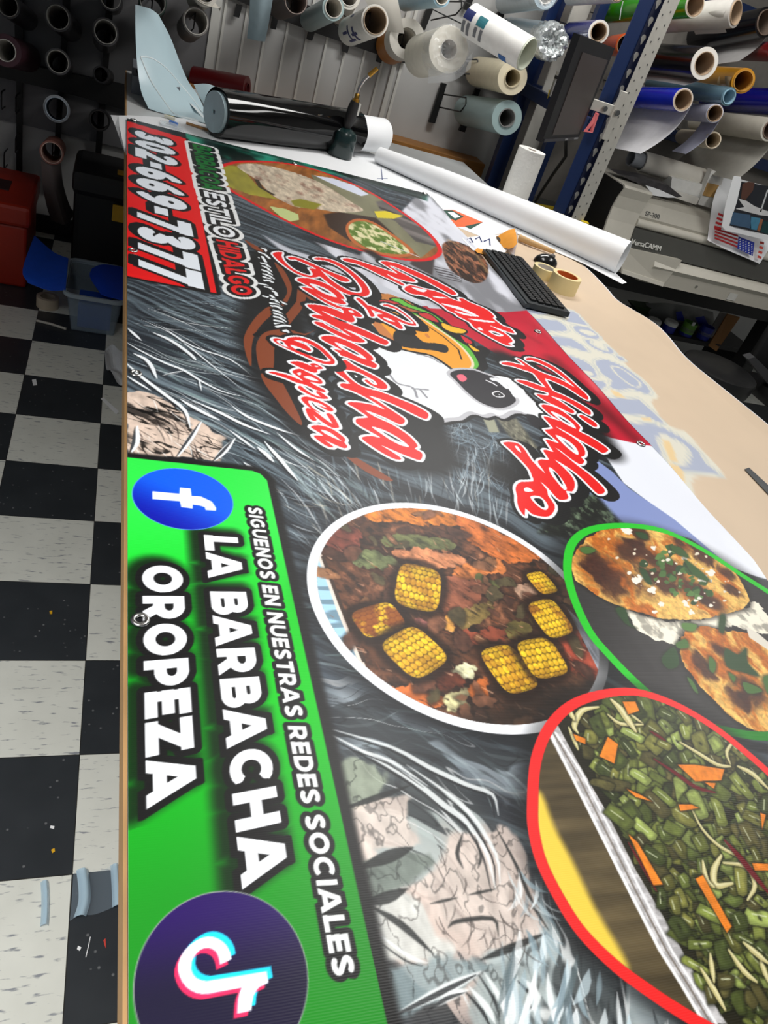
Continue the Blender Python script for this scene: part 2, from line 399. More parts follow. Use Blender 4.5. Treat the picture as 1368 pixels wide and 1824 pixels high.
def banner_art(A):
    R = random.Random(7)
    BK = (17, 17, 18); WH = (243, 246, 252); RED = (236, 20, 18)
    x, y = np.meshgrid(A.X, A.Y)
    # ---- base: slate agave print
    d0 = U([(235, 590), (480, 690)]); d0 = (d0[1]-d0[0])/np.linalg.norm(d0[1]-d0[0])
    al_, pe_ = x*d0[0]+y*d0[1], -x*d0[1]+y*d0[0]; wv_ = fbm(x*5, y*4, 2, 3)*.10
    n = fbm(x*7+y*2, y*4, 1, 4); n2 = fbm((pe_+wv_)*95, al_*5, 5, 4)
    dk = sst(1.25, .7, y)*.28
    t = np.clip(n*.55+sst(.3, .75, n2)*.75-.22-dk, 0, 1)[..., None]
    A.C[:] = rgb((30, 34, 40))*(1-t)+rgb((116, 132, 142))*t
    del n, n2, t
    def strokes(poly, count, ang, da, ln, wd, cols, alpha=.85, seed=1, curve=.15):
        """leaf-like strokes scattered inside a photo-measured polygon"""
        rr = random.Random(seed); P = np.array(poly, float); k = 0
        lo, hi = P.min(0), P.max(0)
        while k < count:
            p = (rr.uniform(lo[0], hi[0]), rr.uniform(lo[1], hi[1]))
            if sd_poly(P, np.array([p[0]]), np.array([p[1]]))[0] > 0:
                continue
            k += 1
            a = math.radians((ang(p) if callable(ang) else ang)+rr.uniform(-da, da)); l = rr.uniform(*ln); b = rr.uniform(-curve, curve)
            pts = [(p[0]+math.cos(a+b*j)*l*j/4, p[1]+math.sin(a+b*j)*l*j/4) for j in range(5)]
            w0 = rr.uniform(*wd)
            A.line(U(pts), np.array([.15, .8, 1, .7, .1])*w0, rr.choice(cols), rr.uniform(.5, 1)*alpha)
    PALE = [(226, 236, 240), (196, 214, 222), (150, 172, 182), (240, 244, 246), (120, 140, 150)]
    DARK = [(22, 24, 28), (40, 46, 52), (60, 68, 78)]
    MINT = [(150, 178, 176), (110, 132, 134), (180, 200, 200), (86, 104, 112)]
    left = [(226, 495), (390, 525), (440, 560), (430, 640), (470, 740), (560, 800), (640, 850), (480, 860), (226, 720)]
    strokes(left, 130, lambda p: 10+(p[1]-500)*.085, 3, (70, 170), (.002, .006), MINT+DARK, .45, 3, .05)
    strokes(left, 120, lambda p: 10+(p[1]-500)*.085, 3.5, (60, 170), (.0007, .0022), PALE, .75, 4, .06)
    o = (220, 500, 4.024)
    tan = U([(20, 800), (90, 780), (180, 800), (330, 860), (440, 960), (540, 1010), (640, 1060), (730, 1130), (700, 1300), (20, 1240)], *o)
    A.poly(tan, lambda X, Y: np.clip(rgb((222, 200, 184))*(.78+.34*fbm(X*40+Y*40, Y*26-X*60, 8, 4))[..., None]*(1-.8*sst(.045, .012, np.abs(fbm((X*.6+Y)*44+2*fbm(X*14, Y*12, 4, 2), (X-Y*.6)*12, 12, 3)-.5)))[..., None]*(1-.7*sst(.60, .72, fbm((X*.6+Y)*24, (X-Y*.6)*9, 13, 4)))[..., None], 0, 1), soft=.004, rough=.012, rf=30)
    o2 = (220, 500)
    strokes([(226, 690), (300, 705), (345, 760), (400, 790), (390, 825), (226, 805)], 70, lambda p: 45+(p[0]-226)*.03, 16, (14, 50), (.0007, .0016), [(30, 24, 24), (60, 48, 44), (240, 238, 235)], .9, 5)
    for P, W in [([(20, 440), (120, 500), (300, 590), (430, 640), (560, 720), (700, 790), (850, 830)], .0032), ([(70, 520), (150, 560), (200, 620), (240, 700)], .006), ([(20, 590), (130, 690), (300, 820), (440, 930), (480, 1060)], .005),
                 ([(410, 850), (540, 930), (690, 1000)], .006), ([(500, 860), (700, 950), (860, 1030), (1050, 1100)], .0045), ([(210, 370), (340, 430), (480, 530), (520, 570)], .006), ([(130, 280), (330, 370), (480, 480), (640, 610), (840, 770)], .002),
                 ([(280, 330), (500, 470), (760, 560), (920, 680)], .0025), ([(20, 680), (200, 790)], .003), ([(30, 340), (130, 430)], .004), ([(100, 1040), (90, 1150), (60, 1230)], .006), ([(560, 1010), (480, 1130), (390, 1260)], .005),
                 ([(800, 1130), (720, 1220), (650, 1290)], .006), ([(780, 900), (900, 980), (1100, 1060), (1260, 1110)], .004), ([(1010, 1150), (1130, 1290), (1250, 1430)], .005), ([(960, 1190), (1080, 1300)], .006), ([(280, 680), (430, 645)], .003), ([(540, 700), (560, 790)], .0018),
                 ([(1100, 1090), (1230, 1200), (1368, 1290)], .003), ([(860, 1300), (980, 1380)], .004), ([(760, 1070), (950, 1210)], .003)]:
        P = U(spl(P, 3, False), *o); m = len(P)
        A.line(P, np.sin(np.linspace(.15, 3.0, m))*W, (236, 241, 245)); A.line(P+[-.004, -.004], np.sin(np.linspace(.15, 3.0, m))*W*.45, (24, 26, 30), .8)
    # grass between panel and corn dish, curls under the script
    strokes([(475, 850), (560, 800), (720, 830), (800, 800), (900, 780), (905, 900), (720, 885), (620, 905), (545, 1000), (500, 930)], 260, lambda p: 35+(p[0]-480)*.14, 14, (20, 75), (.0008, .0026), PALE+DARK+[(200, 190, 170)], .6, 6, .10)
    strokes([(770, 740), (880, 750), (960, 900), (800, 830)], 240, 60, 10, (12, 40), (.0006, .0015), [(150, 172, 186), (96, 118, 134), (60, 78, 92), (190, 205, 214)], .8, 9, .3)
    strokes([(520, 1010), (560, 1100), (640, 1210), (900, 1330), (930, 1420), (600, 1330), (540, 1150)], 90, lambda p: -14+(p[1]-1000)*.12, 7, (40, 130), (.001, .0035), MINT+DARK+DARK, .5, 10, .12)
    low = [(600, 1330), (900, 1330), (945, 1500), (1000, 1640), (1180, 1824), (690, 1824), (640, 1560)]
    strokes(low, 90, lambda p: 26+(p[1]-1330)*.04, 9, (50, 150), (.001, .005), DARK+MINT, .55, 11, .1)
    def engraved(p0, p1, sd, light, dens=.5):
        d_ = U([p0, p1]); d_ = (d_[1]-d_[0])/np.linalg.norm(d_[1]-d_[0])
        def f(X, Y):
            al = X*d_[0]+Y*d_[1]; pe = -X*d_[1]+Y*d_[0]+.09*fbm(X*8, Y*7, sd+1, 3)
            lo = fbm(pe*13, al*5, sd+2, 3)[..., None]; c = rgb(light[0])*(1-lo)+rgb(light[1])*lo
            k = sst(.55, .68, fbm(X*9, Y*8, sd+3, 3))[..., None]; c = c*(1-k)+rgb(light[2])*k
            dk = sst(dens, dens+.05, fbm(pe*26, al*6, sd+4, 4))[..., None]; c = c*(1-dk*.82)+rgb((36, 40, 42))*dk*.82
            ink = .7*sst(.03, .010, np.abs(fbm(pe*52, al*9, sd+5, 3)-.5))[..., None]; c = c*(1-ink*.8)+rgb((28, 30, 32))*ink*.8
            wl_ = sst(.022, .006, np.abs(fbm(pe*40, al*5, sd+8, 2)-.5))[..., None]
            return np.clip(c*(1-wl_*.8)+rgb((240, 243, 243))*wl_*.8, 0, 1)
        return f
    A.poly(U([(600, 1340), (700, 1350), (820, 1400), (900, 1480), (930, 1600), (1000, 1690), (1120, 1800), (1160, 1840), (690, 1840), (660, 1640)]), engraved((620, 1340), (860, 1560), 300, [(214, 218, 214), (150, 164, 162), (204, 186, 176)], .52), .85, soft=.05)
    A.poly(U([(560, 1180), (640, 1230), (720, 1290), (880, 1335), (930, 1340), (930, 1420), (800, 1400), (620, 1345)]), engraved((560, 1250), (800, 1300), 320, [(190, 200, 206), (110, 124, 134), (84, 96, 108)], .44), .7, soft=.05)
    A.poly(U([(880, 1500), (960, 1580), (1040, 1690), (1200, 1824), (860, 1840)]), engraved((930, 1600), (960, 1800), 340, [(214, 222, 222), (130, 146, 150), (190, 180, 172)], .47), .85, soft=.04)
    o = (540, 1300, 1.9)
    for P, c in [([(110, 140), (190, 100), (240, 120), (300, 180), (230, 230), (140, 260)], (150, 160, 140)), ([(190, 270), (350, 220), (350, 300), (400, 390), (250, 420), (180, 440), (160, 330)], (206, 190, 180)), ([(150, 300), (230, 380), (260, 430), (180, 460)], (220, 205, 195)),
                 ([(180, 470), (350, 400), (440, 450), (330, 530), (210, 580)], (96, 106, 98)), ([(520, 350), (620, 340), (690, 340), (780, 500), (830, 660), (760, 700), (620, 770), (520, 740), (440, 690), (430, 590), (350, 560), (440, 480)], (206, 188, 178)),
                 ([(230, 600), (350, 560), (440, 700), (500, 770), (260, 790)], (196, 200, 196)), ([(270, 800), (600, 780), (620, 830), (300, 970)], (130, 148, 152)), ([(560, 870), (690, 770), (780, 830), (800, 920), (660, 990), (590, 996)], (150, 160, 160))]:
        A.poly(spl(U(P, *o), 3), (lambda c: lambda X, Y: np.clip(rgb(c)*(.84+.34*fbm(X*90, Y*50, 3, 4))[..., None]*(1-.4*sst(.035, .008, np.abs(fbm(X*46+Y*20, Y*30-X*30, 9, 3)-.5)))[..., None], 0, 1))(c), .8, soft=.006, rough=.012, rf=40)
    for P, W, c in [([(80, 10), (230, 90), (380, 180), (480, 260), (560, 320), (620, 420), (650, 540)], .007, 0), ([(100, 0), (300, 60), (430, 130), (560, 190), (640, 220), (660, 290)], .006, 0), ([(170, 60), (300, 110), (420, 190)], .004, 0), ([(350, 120), (480, 210), (560, 280), (650, 420), (665, 520)], .005, 0), ([(130, 270), (250, 230), (360, 190)], .005, 1),
                    ([(190, 470), (290, 430), (370, 400)], .009, 1), ([(200, 590), (280, 570), (350, 540)], .008, 1), ([(560, 560), (650, 540)], .002, 1), ([(430, 590), (520, 570)], .002, 1), ([(490, 670), (520, 650), (640, 640), (660, 700)], .003, 1), ([(600, 780), (700, 740), (820, 690)], .005, 1), ([(650, 330), (720, 460), (780, 600), (830, 680)], .003, 1),
                    ([(540, 350), (520, 420), (540, 470)], .003, 1), ([(580, 360), (600, 430), (590, 470)], .002, 1), ([(230, 600), (330, 660), (440, 760)], .005, 1), ([(250, 690), (360, 770), (420, 790)], .003, 0), ([(320, 960), (480, 880), (600, 820)], .008, 0), ([(560, 870), (620, 940), (650, 996)], .006, 0), ([(610, 820), (660, 900), (680, 960)], .005, 0), ([(740, 840), (790, 900), (760, 960)], .007, 0), ([(440, 940), (500, 900), (560, 880)], .006, 0)]:
        P = U(spl(P, 3, False), *o); m = len(P)
        W = W*(.6 if c == 0 else .75); A.line(P, np.sin(np.linspace(.12, 3.02, m))*W, (226, 231, 232) if c == 0 else (30, 32, 32), .85, soft=.0015)
        if c == 0:
            A.line(P+[-.006, -.002], np.sin(np.linspace(.3, 2.9, m))*W*.5, (26, 28, 30), .8)
    strokes([(880, 1640), (980, 1640), (1200, 1824), (900, 1824)], 46, 92, 8, (50, 120), (.002, .0055), PALE+[(90, 104, 108)], .9, 12, .1)
    strokes([(900, 1540), (960, 1560), (1000, 1660), (940, 1680)], 26, 75, 16, (30, 80), (.001, .003), PALE, .8, 13, .2)
    strokes([(770, 1480), (830, 1560), (960, 1650), (960, 1700), (760, 1640)], 30, 70, 16, (20, 60), (.0005, .001), [(60, 54, 52)], .8, 14, .2)
    # ---- right side: cloth, red bandana, white ground and mountains
    A.poly(U([(470, 420), (520, 445), (600, 470), (800, 520), (960, 560), (700, 560), (560, 500)]), (200, 204, 214), soft=.02)
    A.poly(U([(560, 430), (640, 455), (760, 330), (830, 360), (1010, 560), (900, 556), (760, 545), (640, 490)]), lambda X, Y: rgb((214, 216, 226))*(.62+.42*sst(.3, .62, fbm(X*14, Y*5, 21, 3)))[..., None], soft=.01)
    A.poly(U([(760, 330), (830, 365), (1000, 560), (960, 556), (880, 470), (800, 400)]), lambda X, Y: rgb((222, 224, 234))*(.72+.3*sst(.35, .6, fbm(X*16+Y*4, Y*4, 22, 2)))[..., None], soft=.006)
    A.poly(U([(740, 548), (900, 556), (938, 553), (1160, 796), (1148, 797), (1080, 780), (1000, 700), (900, 640), (820, 590)]), lambda X, Y: rgb((206, 24, 52))*(.82+.3*fbm(X*10, Y*7, 23, 3))[..., None], soft=.004)
    A.poly(U([(700, 548), (760, 545), (830, 600), (830, 650), (760, 600)]), (176, 26, 44))
    A.line(U([(985, 640), (1060, 715), (1130, 780)]), .022, (70, 10, 18), .55, soft=.05)
    A.line(U([(900, 575), (960, 610)]), .008, (150, 14, 34), .5, soft=.03)
    A.poly(U([(1060, 770), (1090, 780), (1160, 796), (1380, 1040), (1300, 1010), (1200, 930), (1110, 860), (1070, 800)]), (238, 242, 252), soft=.004)
    A.poly(U([(1050, 810), (1090, 840), (1120, 870), (1200, 925), (1300, 1010), (1230, 960), (1150, 938), (1090, 930), (1040, 890)]), (136, 152, 206), soft=.004)
    A.poly(U([(1000, 880), (1060, 880), (1110, 935), (1060, 936), (1010, 960), (960, 950)]), lambda X, Y: rgb((74, 88, 70))*(.25+1.3*sst(.4, .8, fbm(X*120, Y*80, 30, 3))*sst(.2, .6, fbm(X*20, Y*20, 31, 2)))[..., None], soft=.02)
    A.poly(U([(885, 745), (920, 745), (960, 800), (935, 800), (905, 775)]), lambda X, Y: rgb((150, 148, 128))*(.25+.9*fbm(X*150, Y*60, 33, 3))[..., None], soft=.012)
    A.poly(U([(860, 745), (880, 745), (890, 770), (872, 770)]), (160, 162, 140), soft=.006)
    # green flag strip along the far edge
    A.poly(U([(226, 210), (330, 222), (520, 272), (764, 340), (760, 358), (640, 320), (520, 296), (400, 285), (340, 260), (226, 240)]), lambda X, Y: rgb((26, 110, 90))*(.25+1.1*sst(.4, .7, fbm(X*9, Y*6, 41, 3)))[..., None], soft=.02)
    A.line(U([(226, 212), (520, 290), (760, 352)]), .006, (210, 220, 220), .25, soft=.02)
    A.poly(U([(226, 209), (330, 232), (332, 250), (226, 226)]), (24, 26, 26))
    # steak and fork at the right edge
    A.poly(spl(U([(788, 436), (812, 430), (850, 448), (868, 470), (866, 496), (845, 504), (815, 490), (796, 470)])), lambda X, Y: rgb((112, 72, 52))*(.35+1.2*sst(.3, .8, fbm(X*90, Y*26, 43, 4)))[..., None], soft=.006)
    A.line(U([(800, 428), (850, 455), (868, 485)]), .006, (196, 160, 110), .6, soft=.015)
    for k in range(5):
        A.line(U([(772+k*3, 474+k*5), (800+k*3, 480+k*5), (822, 490+k*3)]), .003, (44, 36, 40))
    A.poly(U([(730, 470), (745, 450), (775, 455), (770, 490)]), (66, 58, 58), soft=.01)
    # ---- barbacoa photograph in a thin red oval
    EB = spl(U([(385, 318), (390, 300), (412, 291), (440, 288), (500, 290), (560, 302), (640, 333), (700, 368), (755, 408), (783, 442), (772, 459), (730, 463), (660, 450), (580, 425), (500, 388), (430, 350), (398, 330)]))
    def cl(P):
        return lambda w: np.clip(.5-sd_poly(P, w[2], w[3])/A.aa[w[0]], 0, 1)
    cB = cl(EB); o = (380, 250, 3.109)
    A.poly(EB, lambda X, Y: rgb((168, 104, 48))*(.6+.65*fbm(X*12+Y*8, Y*16-X*40, 44, 4))[..., None])
    A.poly(U([(540, 190), (700, 230), (900, 310), (1040, 390), (1150, 460), (1240, 580), (1150, 650), (1000, 520), (860, 440), (700, 400), (600, 300)], *o), lambda X, Y: rgb((128, 126, 100))*(.8+.4*fbm(X*14, Y*6, 45, 3))[..., None], clip=cB)
    A.poly(U([(560, 195), (660, 210), (780, 250), (860, 300), (820, 310), (700, 262), (600, 215)], *o), (216, 222, 238), clip=cB, soft=.006)
    A.poly(U([(40, 160), (60, 140), (150, 145), (240, 250), (360, 330), (200, 300), (80, 255)], *o), lambda X, Y: rgb((164, 156, 52))*(.75+.4*fbm(X*30, Y*9, 46, 3))[..., None], clip=cB)
    A.poly(spl(U([(130, 145), (220, 130), (340, 150), (480, 190), (620, 250), (760, 340), (830, 390), (700, 400), (560, 378), (460, 370), (400, 345), (320, 300), (240, 220)], *o)), lambda X, Y: (lambda k, g: (rgb((216, 200, 176))*(1-k)+rgb((150, 112, 96))*k)*(.72+.42*g))(sst(.5, .85, fbm(X*34, Y*18, 47, 4))[..., None]*.8, fbm(X*70, Y*34, 48, 3)[..., None]), clip=cB)
    A.line(U([(240, 220), (262, 262), (330, 300)], *o), .008, (50, 40, 24), .9, clip=cB)
    A.poly(U([(430, 335), (480, 325), (600, 355), (560, 385), (450, 365)], *o), (138, 134, 40), clip=cB, soft=.008)
    A.poly(U([(310, 365), (400, 380), (470, 410), (475, 440), (400, 455), (345, 400)], *o), (196, 208, 140), clip=cB)
    A.line(U([(345, 405), (380, 440), (410, 458)], *o), .006, (70, 110, 34), clip=cB)
    A.poly(U([(900, 340), (1000, 330), (1120, 400), (1230, 520), (1240, 590), (1120, 560), (1010, 450), (940, 420)], *o), lambda X, Y: rgb((104, 98, 96))*(.5+.9*vnoise(X*18+Y*30, Y*4, 50))[..., None], clip=cB, soft=.01)
    A.poly(U([(610, 410), (700, 398), (900, 430), (1000, 520), (760, 560), (640, 480)], *o), (58, 40, 30), clip=cB, soft=.012)
    A.poly(spl(U([(735, 470), (790, 435), (880, 450), (980, 510), (1100, 600), (1090, 640), (960, 640), (830, 600), (750, 540)], *o)), (190, 104, 50), clip=cB)
    A.poly(spl(U([(750, 475), (800, 448), (880, 462), (980, 525), (1080, 605), (1070, 628), (960, 625), (840, 590), (765, 530)], *o)), lambda X, Y: (lambda k: rgb((92, 122, 40))*(1-k)+rgb((230, 222, 176))*k)(sst(.35, .65, fbm(X*60, Y*30, 49, 3))[..., None]), clip=cB)
    A.line(U([(930, 560), (1040, 605), (1140, 645)], *o), .003, (214, 216, 220), clip=cB)
    A.poly(U([(890, 395), (950, 392), (1050, 420), (1000, 435), (910, 430)], *o), (226, 206, 44), clip=cB)
    A.line(np.vstack([EB, EB[:1]]), .0085, (222, 26, 30))
    # ---- ground shadow of the logo, sombrero
    A.line(U([(500, 470), (560, 520), (640, 620), (720, 730), (745, 800)]), .085, (20, 20, 21), 1, soft=.05)
    A.line(U([(450, 470), (500, 560), (520, 650), (570, 760)]), .06, (20, 20, 21), 1, soft=.05)
    A.line(U([(450, 520), (440, 600), (470, 680), (540, 760)]), .028, (22, 22, 24), .9, soft=.05)
    A.line(U([(400, 420), (440, 470), (480, 520)]), .03, (20, 20, 21), 1, soft=.03)
    A.line(U([(770, 500), (850, 560), (900, 590)]), .04, (16, 16, 17), .9, soft=.03)
    A.line(U([(660, 450), (760, 510)]), .022, (20, 20, 21), .9, soft=.03)
    A.line(U([(900, 640), (990, 680), (1050, 760), (1075, 800)]), .045, (12, 12, 13), .95, soft=.05)
    A.line(U([(930, 830), (960, 880), (900, 840)]), .04, (14, 14, 15), .95, soft=.06)
    o = (420, 430, 3.6); BR = (134, 66, 36)
    for P in [[(50, 640), (65, 580), (100, 520), (150, 460), (215, 415), (250, 450), (180, 515), (125, 590), (102, 680), (100, 800), (70, 740)],
              [(130, 690), (150, 620), (200, 575), (330, 560), (440, 590), (520, 560), (400, 620), (260, 640), (240, 830), (160, 830)],
              [(160, 850), (200, 850), (280, 880), (330, 960), (390, 1080), (425, 1160), (410, 1175), (330, 1100), (250, 1000), (190, 920)],
              [(55, -10), (130, 30), (205, 60), (185, 80), (110, 45)], [(245, 135), (300, 175), (345, 250), (360, 310), (335, 380), (300, 420), (265, 420), (330, 330), (300, 240)],
              [(375, 280), (450, 330), (430, 420), (370, 500), (330, 540), (310, 480), (360, 400)], [(440, 330), (500, 340), (520, 380), (470, 370)],
              [(690, 1362), (760, 1380), (880, 1450), (1010, 1532), (930, 1525), (800, 1455)]]:
        A.poly(spl(U(P, *o), 3), BR)
    A.line(U([(380, 280), (370, 380), (320, 440), (250, 520), (130, 600)], *o), .007, BK)
    # small white script under the sombrero brim
    tl = U([(158, 45), (185, 120), (225, 230), (245, 330), (290, 450), (330, 575)], *o)
    for j, (a, b) in enumerate([((168, 45), (200, 70)), ((150, 70), (215, 110)), ((150, 105), (190, 135)), ((170, 100), (200, 170)), ((165, 140), (215, 165)), ((175, 160), (225, 195)), ((172, 185), (228, 215)), ((180, 210), (240, 240)), ((180, 228), (238, 258)), ((185, 250), (235, 262)), ((140, 268), (235, 300)), ((190, 290), (245, 318)), ((240, 320), (262, 345)),
                                 ((180, 350), (320, 400)), ((225, 345), (250, 385)), ((230, 370), (270, 390)), ((225, 395), (285, 415)), ((232, 412), (290, 430)), ((245, 440), (300, 470)), ((250, 460), (310, 490)), ((250, 480), (315, 510)), ((252, 505), (318, 530)), ((255, 525), (320, 545)), ((262, 545), (345, 540)), ((310, 572), (335, 578))]):
        P = U([a, ((a[0]+b[0])/2+4, (a[1]+b[1])/2-6), b], *o); A.line(P, .0105, BK); A.line(P, .0045, (238, 244, 248))
    # ---- sheep and taco emblem
    o = (650, 440, 2.581)
    taco = spl(U([(20, 330), (60, 330), (110, 300), (170, 300), (240, 320), (330, 375), (420, 440), (478, 505), (488, 545), (450, 570), (420, 570), (330, 520), (240, 485), (150, 455), (100, 400), (50, 360)], *o))
    let = U([(40, 215), (120, 235), (180, 250), (260, 285), (340, 330), (400, 385), (470, 435), (500, 480), (545, 470), (520, 500), (535, 540), (505, 560), (480, 540), (430, 560), (330, 480), (200, 380), (60, 270)], *o)
    A.poly(let, BK, grow=.02)
    A.poly(U([(30, 215), (110, 215), (190, 245), (230, 270), (140, 275), (60, 260)], *o), (196, 126, 62))
    for P, c in [([(120, 240), (160, 238), (200, 262), (260, 285), (330, 320), (380, 365), (340, 350), (270, 318), (200, 285), (150, 268)], (104, 190, 66)), ([(170, 290), (230, 305), (300, 340), (360, 385), (420, 425), (470, 455), (500, 490), (525, 540), (500, 560), (485, 505), (420, 440), (330, 372), (240, 320)], (96, 186, 60)),
                 ([(60, 245), (130, 250), (170, 270), (120, 268)], (206, 60, 60)), ([(250, 300), (300, 310), (340, 345), (300, 335), (255, 315)], (204, 52, 54)), ([(150, 265), (230, 290), (260, 300), (190, 292)], (176, 96, 60)), ([(355, 348), (400, 365), (462, 382), (450, 396), (400, 390), (360, 370)], (246, 190, 48)), ([(440, 405), (480, 425), (494, 440), (470, 445)], (214, 36, 56)), ([(475, 445), (515, 468), (528, 478), (500, 475)], (246, 190, 48))]:
        A.poly(spl(U(P, *o), 3), BK, grow=.006); A.poly(spl(U(P, *o), 3), c)
    A.poly(taco, (238, 220, 190), grow=.008); A.poly(taco, (246, 164, 44))
    A.line(U([(180, 318), (270, 350), (360, 410), (430, 470), (445, 515)], *o), .0022, (40, 26, 14))
    A.poly(U([(20, 330), (60, 335), (120, 400), (150, 450), (90, 430)], *o), (206, 128, 70))
    A.disc(U([(287, 407)], *o)[0], (.006, .012), (214, 130, 60))
    A.poly(spl(U([(130, 415), (140, 385), (170, 375), (220, 395), (270, 435), (320, 440), (370, 450), (385, 470), (370, 485), (320, 475), (260, 468), (190, 460), (150, 445)], *o)), (32, 32, 34))
    body = spl(U([(30, 460), (100, 455), (190, 478), (240, 488), (300, 500), (345, 525), (400, 565), (450, 600), (560, 590), (660, 600), (720, 650), (760, 690), (830, 760), (838, 800), (800, 800), (740, 770), (690, 765), (640, 790), (600, 775), (560, 785), (510, 770), (480, 775), (450, 795), (400, 800), (340, 805), (230, 760), (140, 680), (90, 590), (40, 520)], *o), 3)
    A.poly(body, BK, grow=.010); A.poly(body, (196, 196, 202)); A.poly(body+[-.006, .012], (240, 244, 248), clip=cl(body))
    for P in [[(110, 580), (150, 625), (220, 645), (240, 690)], [(220, 650), (290, 655)], [(255, 655), (285, 690)], [(240, 490), (300, 505), (345, 530)]]:
        A.line(spl(U(P, *o), 4, False), .003, (150, 150, 158))
    A.poly(spl(U([(740, 768), (785, 775), (835, 815), (820, 842), (775, 825), (752, 798)], *o)), (36, 34, 40))
    head = spl(U([(392, 582), (430, 563), (500, 565), (545, 580), (600, 600), (650, 640), (690, 690), (690, 712), (650, 735), (600, 738), (530, 712), (470, 665), (425, 618)], *o))
    A.poly(head, (196, 196, 202), grow=.009); A.poly(head, (40, 38, 44))
    A.poly(spl(U([(575, 600), (620, 605), (660, 640), (650, 650), (610, 618), (585, 612)], *o)), (240, 244, 248))
    A.line(U([(560, 612), (590, 625), (605, 635)], *o), .003, (235, 235, 240))
    A.poly(spl(U([(424, 588), (450, 584), (470, 604), (450, 618), (430, 606)], *o)), (244, 110, 130))
    e = U([(585, 668), (612, 660), (640, 676), (642, 688), (612, 690), (590, 680)], *o); A.poly(spl(e), (240, 240, 244)); A.poly(spl(e), (30, 30, 34), grow=-.004); A.disc(e.mean(0)+[.003, 0], .0025, (220, 220, 226))
    A.poly(spl(U([(660, 640), (700, 640), (735, 660), (725, 690), (690, 690), (670, 665)], *o)), (240, 244, 248))
    # ---- script lettering: black drop, white edge, red face
    OA = (470, 440, 6.84); OB = (540, 540, 8.55); OC = (580, 640, 6.84); OD = (460, 580, 7.6); OE = (590, 450, 6.514); OF = (740, 480, 6.84); OG = (880, 620, 5.948); OH = (880, 740, 5.948)
    S1 = [(OA, [(108, 85), (150, 64), (222, 66), (213, 105), (235, 160), (290, 220), (370, 280), (470, 325), (565, 352), (598, 335), (575, 290), (555, 262), (640, 268), (560, 230), (460, 185), (380, 155), (325, 156), (290, 130), (330, 120), (400, 130), (500, 165), (600, 210), (690, 250), (780, 290), (880, 330), (1000, 375), (1045, 410), (1010, 425), (950, 418), (880, 385), (800, 340), (730, 305), (685, 275), (780, 370), (870, 440), (960, 495), (1060, 545), (1160, 560), (1195, 545), (1190, 500), (1150, 440), (1080, 360), (980, 280), (860, 210), (740, 165), (640, 158), (610, 145), (650, 130), (760, 140), (880, 180), (1000, 245), (1120, 335), (1220, 430), (1280, 520), (1285, 570), (1240, 600), (1140, 605), (1020, 575), (900, 520), (800, 450), (720, 385), (680, 360), (640, 370), (570, 375), (480, 355), (380, 315), (280, 250), (190, 180), (130, 120)]),
          (OA, [(403, 405), (430, 380), (520, 380), (640, 405), (760, 450), (870, 510), (950, 580), (985, 640), (940, 632), (1000, 682), (975, 698), (890, 685), (780, 645), (690, 600), (625, 560), (720, 625), (830, 680), (930, 725), (1000, 740), (960, 750), (880, 735), (760, 680), (640, 610), (540, 550), (458, 492), (540, 497), (612, 518), (530, 470), (450, 430)]),
          (OB, [(62, 25), (120, 18), (260, 28), (420, 70), (540, 115), (618, 155), (610, 110), (580, 80), (610, 58), (700, 72), (790, 105), (870, 160), (895, 195), (870, 210), (790, 195), (748, 182), (780, 230), (780, 270), (740, 288), (640, 262), (500, 205), (380, 150), (275, 112), (400, 180), (520, 240), (640, 290), (800, 350), (960, 415), (1120, 490), (1260, 555), (1300, 585), (1290, 615), (1250, 632), (1180, 610), (1050, 555), (900, 490), (760, 430), (620, 385), (700, 430), (840, 500), (930, 560), (940, 585), (900, 595), (820, 590), (700, 560), (560, 500), (420, 430), (300, 365), (200, 315), (172, 290), (200, 275), (290, 288), (320, 310), (450, 380), (600, 450), (740, 508), (680, 470), (560, 390), (430, 320), (300, 255), (190, 220), (130, 190), (140, 175), (190, 170), (290, 185), (180, 120), (90, 60)]),
          (OB, [(275, 520), (310, 495), (420, 490), (560, 525), (720, 590), (880, 670), (1000, 760), (1060, 820), (1065, 860), (1030, 865), (1110, 920), (1125, 950), (1100, 980), (1050, 975), (900, 920), (780, 865), (660, 815), (575, 790), (560, 760), (460, 690), (590, 712), (480, 650), (380, 600), (300, 555)]),
          (OC, [(105, 120), (180, 105), (215, 80), (205, 30), (240, 0), (330, 60), (440, 120), (560, 180), (680, 250), (745, 310), (750, 345), (715, 362), (640, 350), (560, 315), (490, 270), (480, 250), (510, 245), (560, 290), (610, 310), (630, 300), (600, 260), (530, 220), (440, 170), (340, 135), (250, 125), (215, 130), (240, 170), (310, 240), (400, 305), (500, 350), (640, 385), (780, 435), (920, 490), (1080, 555), (1200, 620), (1250, 660), (1250, 700), (1215, 728), (1120, 690), (1000, 630), (860, 560), (740, 510), (620, 465), (520, 440), (640, 510), (760, 590), (880, 670), (950, 720), (965, 760), (920, 795), (840, 765), (740, 715), (620, 665), (480, 620), (600, 700), (760, 770), (900, 850), (1020, 935), (1100, 1020), (1120, 1065), (1085, 1090), (1165, 1135), (1178, 1180), (1150, 1230), (1060, 1205), (920, 1150), (780, 1090), (670, 1045), (780, 1110), (900, 1190), (918, 1220), (860, 1222), (760, 1180), (640, 1110), (520, 1030), (445, 970), (460, 945), (560, 935), (670, 955), (580, 900), (470, 840), (390, 790), (368, 755), (390, 720), (520, 708), (430, 640), (340, 580), (270, 540), (310, 518), (440, 530), (590, 560), (725, 612), (640, 550), (540, 490), (430, 430), (320, 380), (210, 345), (178, 312), (200, 290), (302, 295), (220, 225), (140, 165)])]
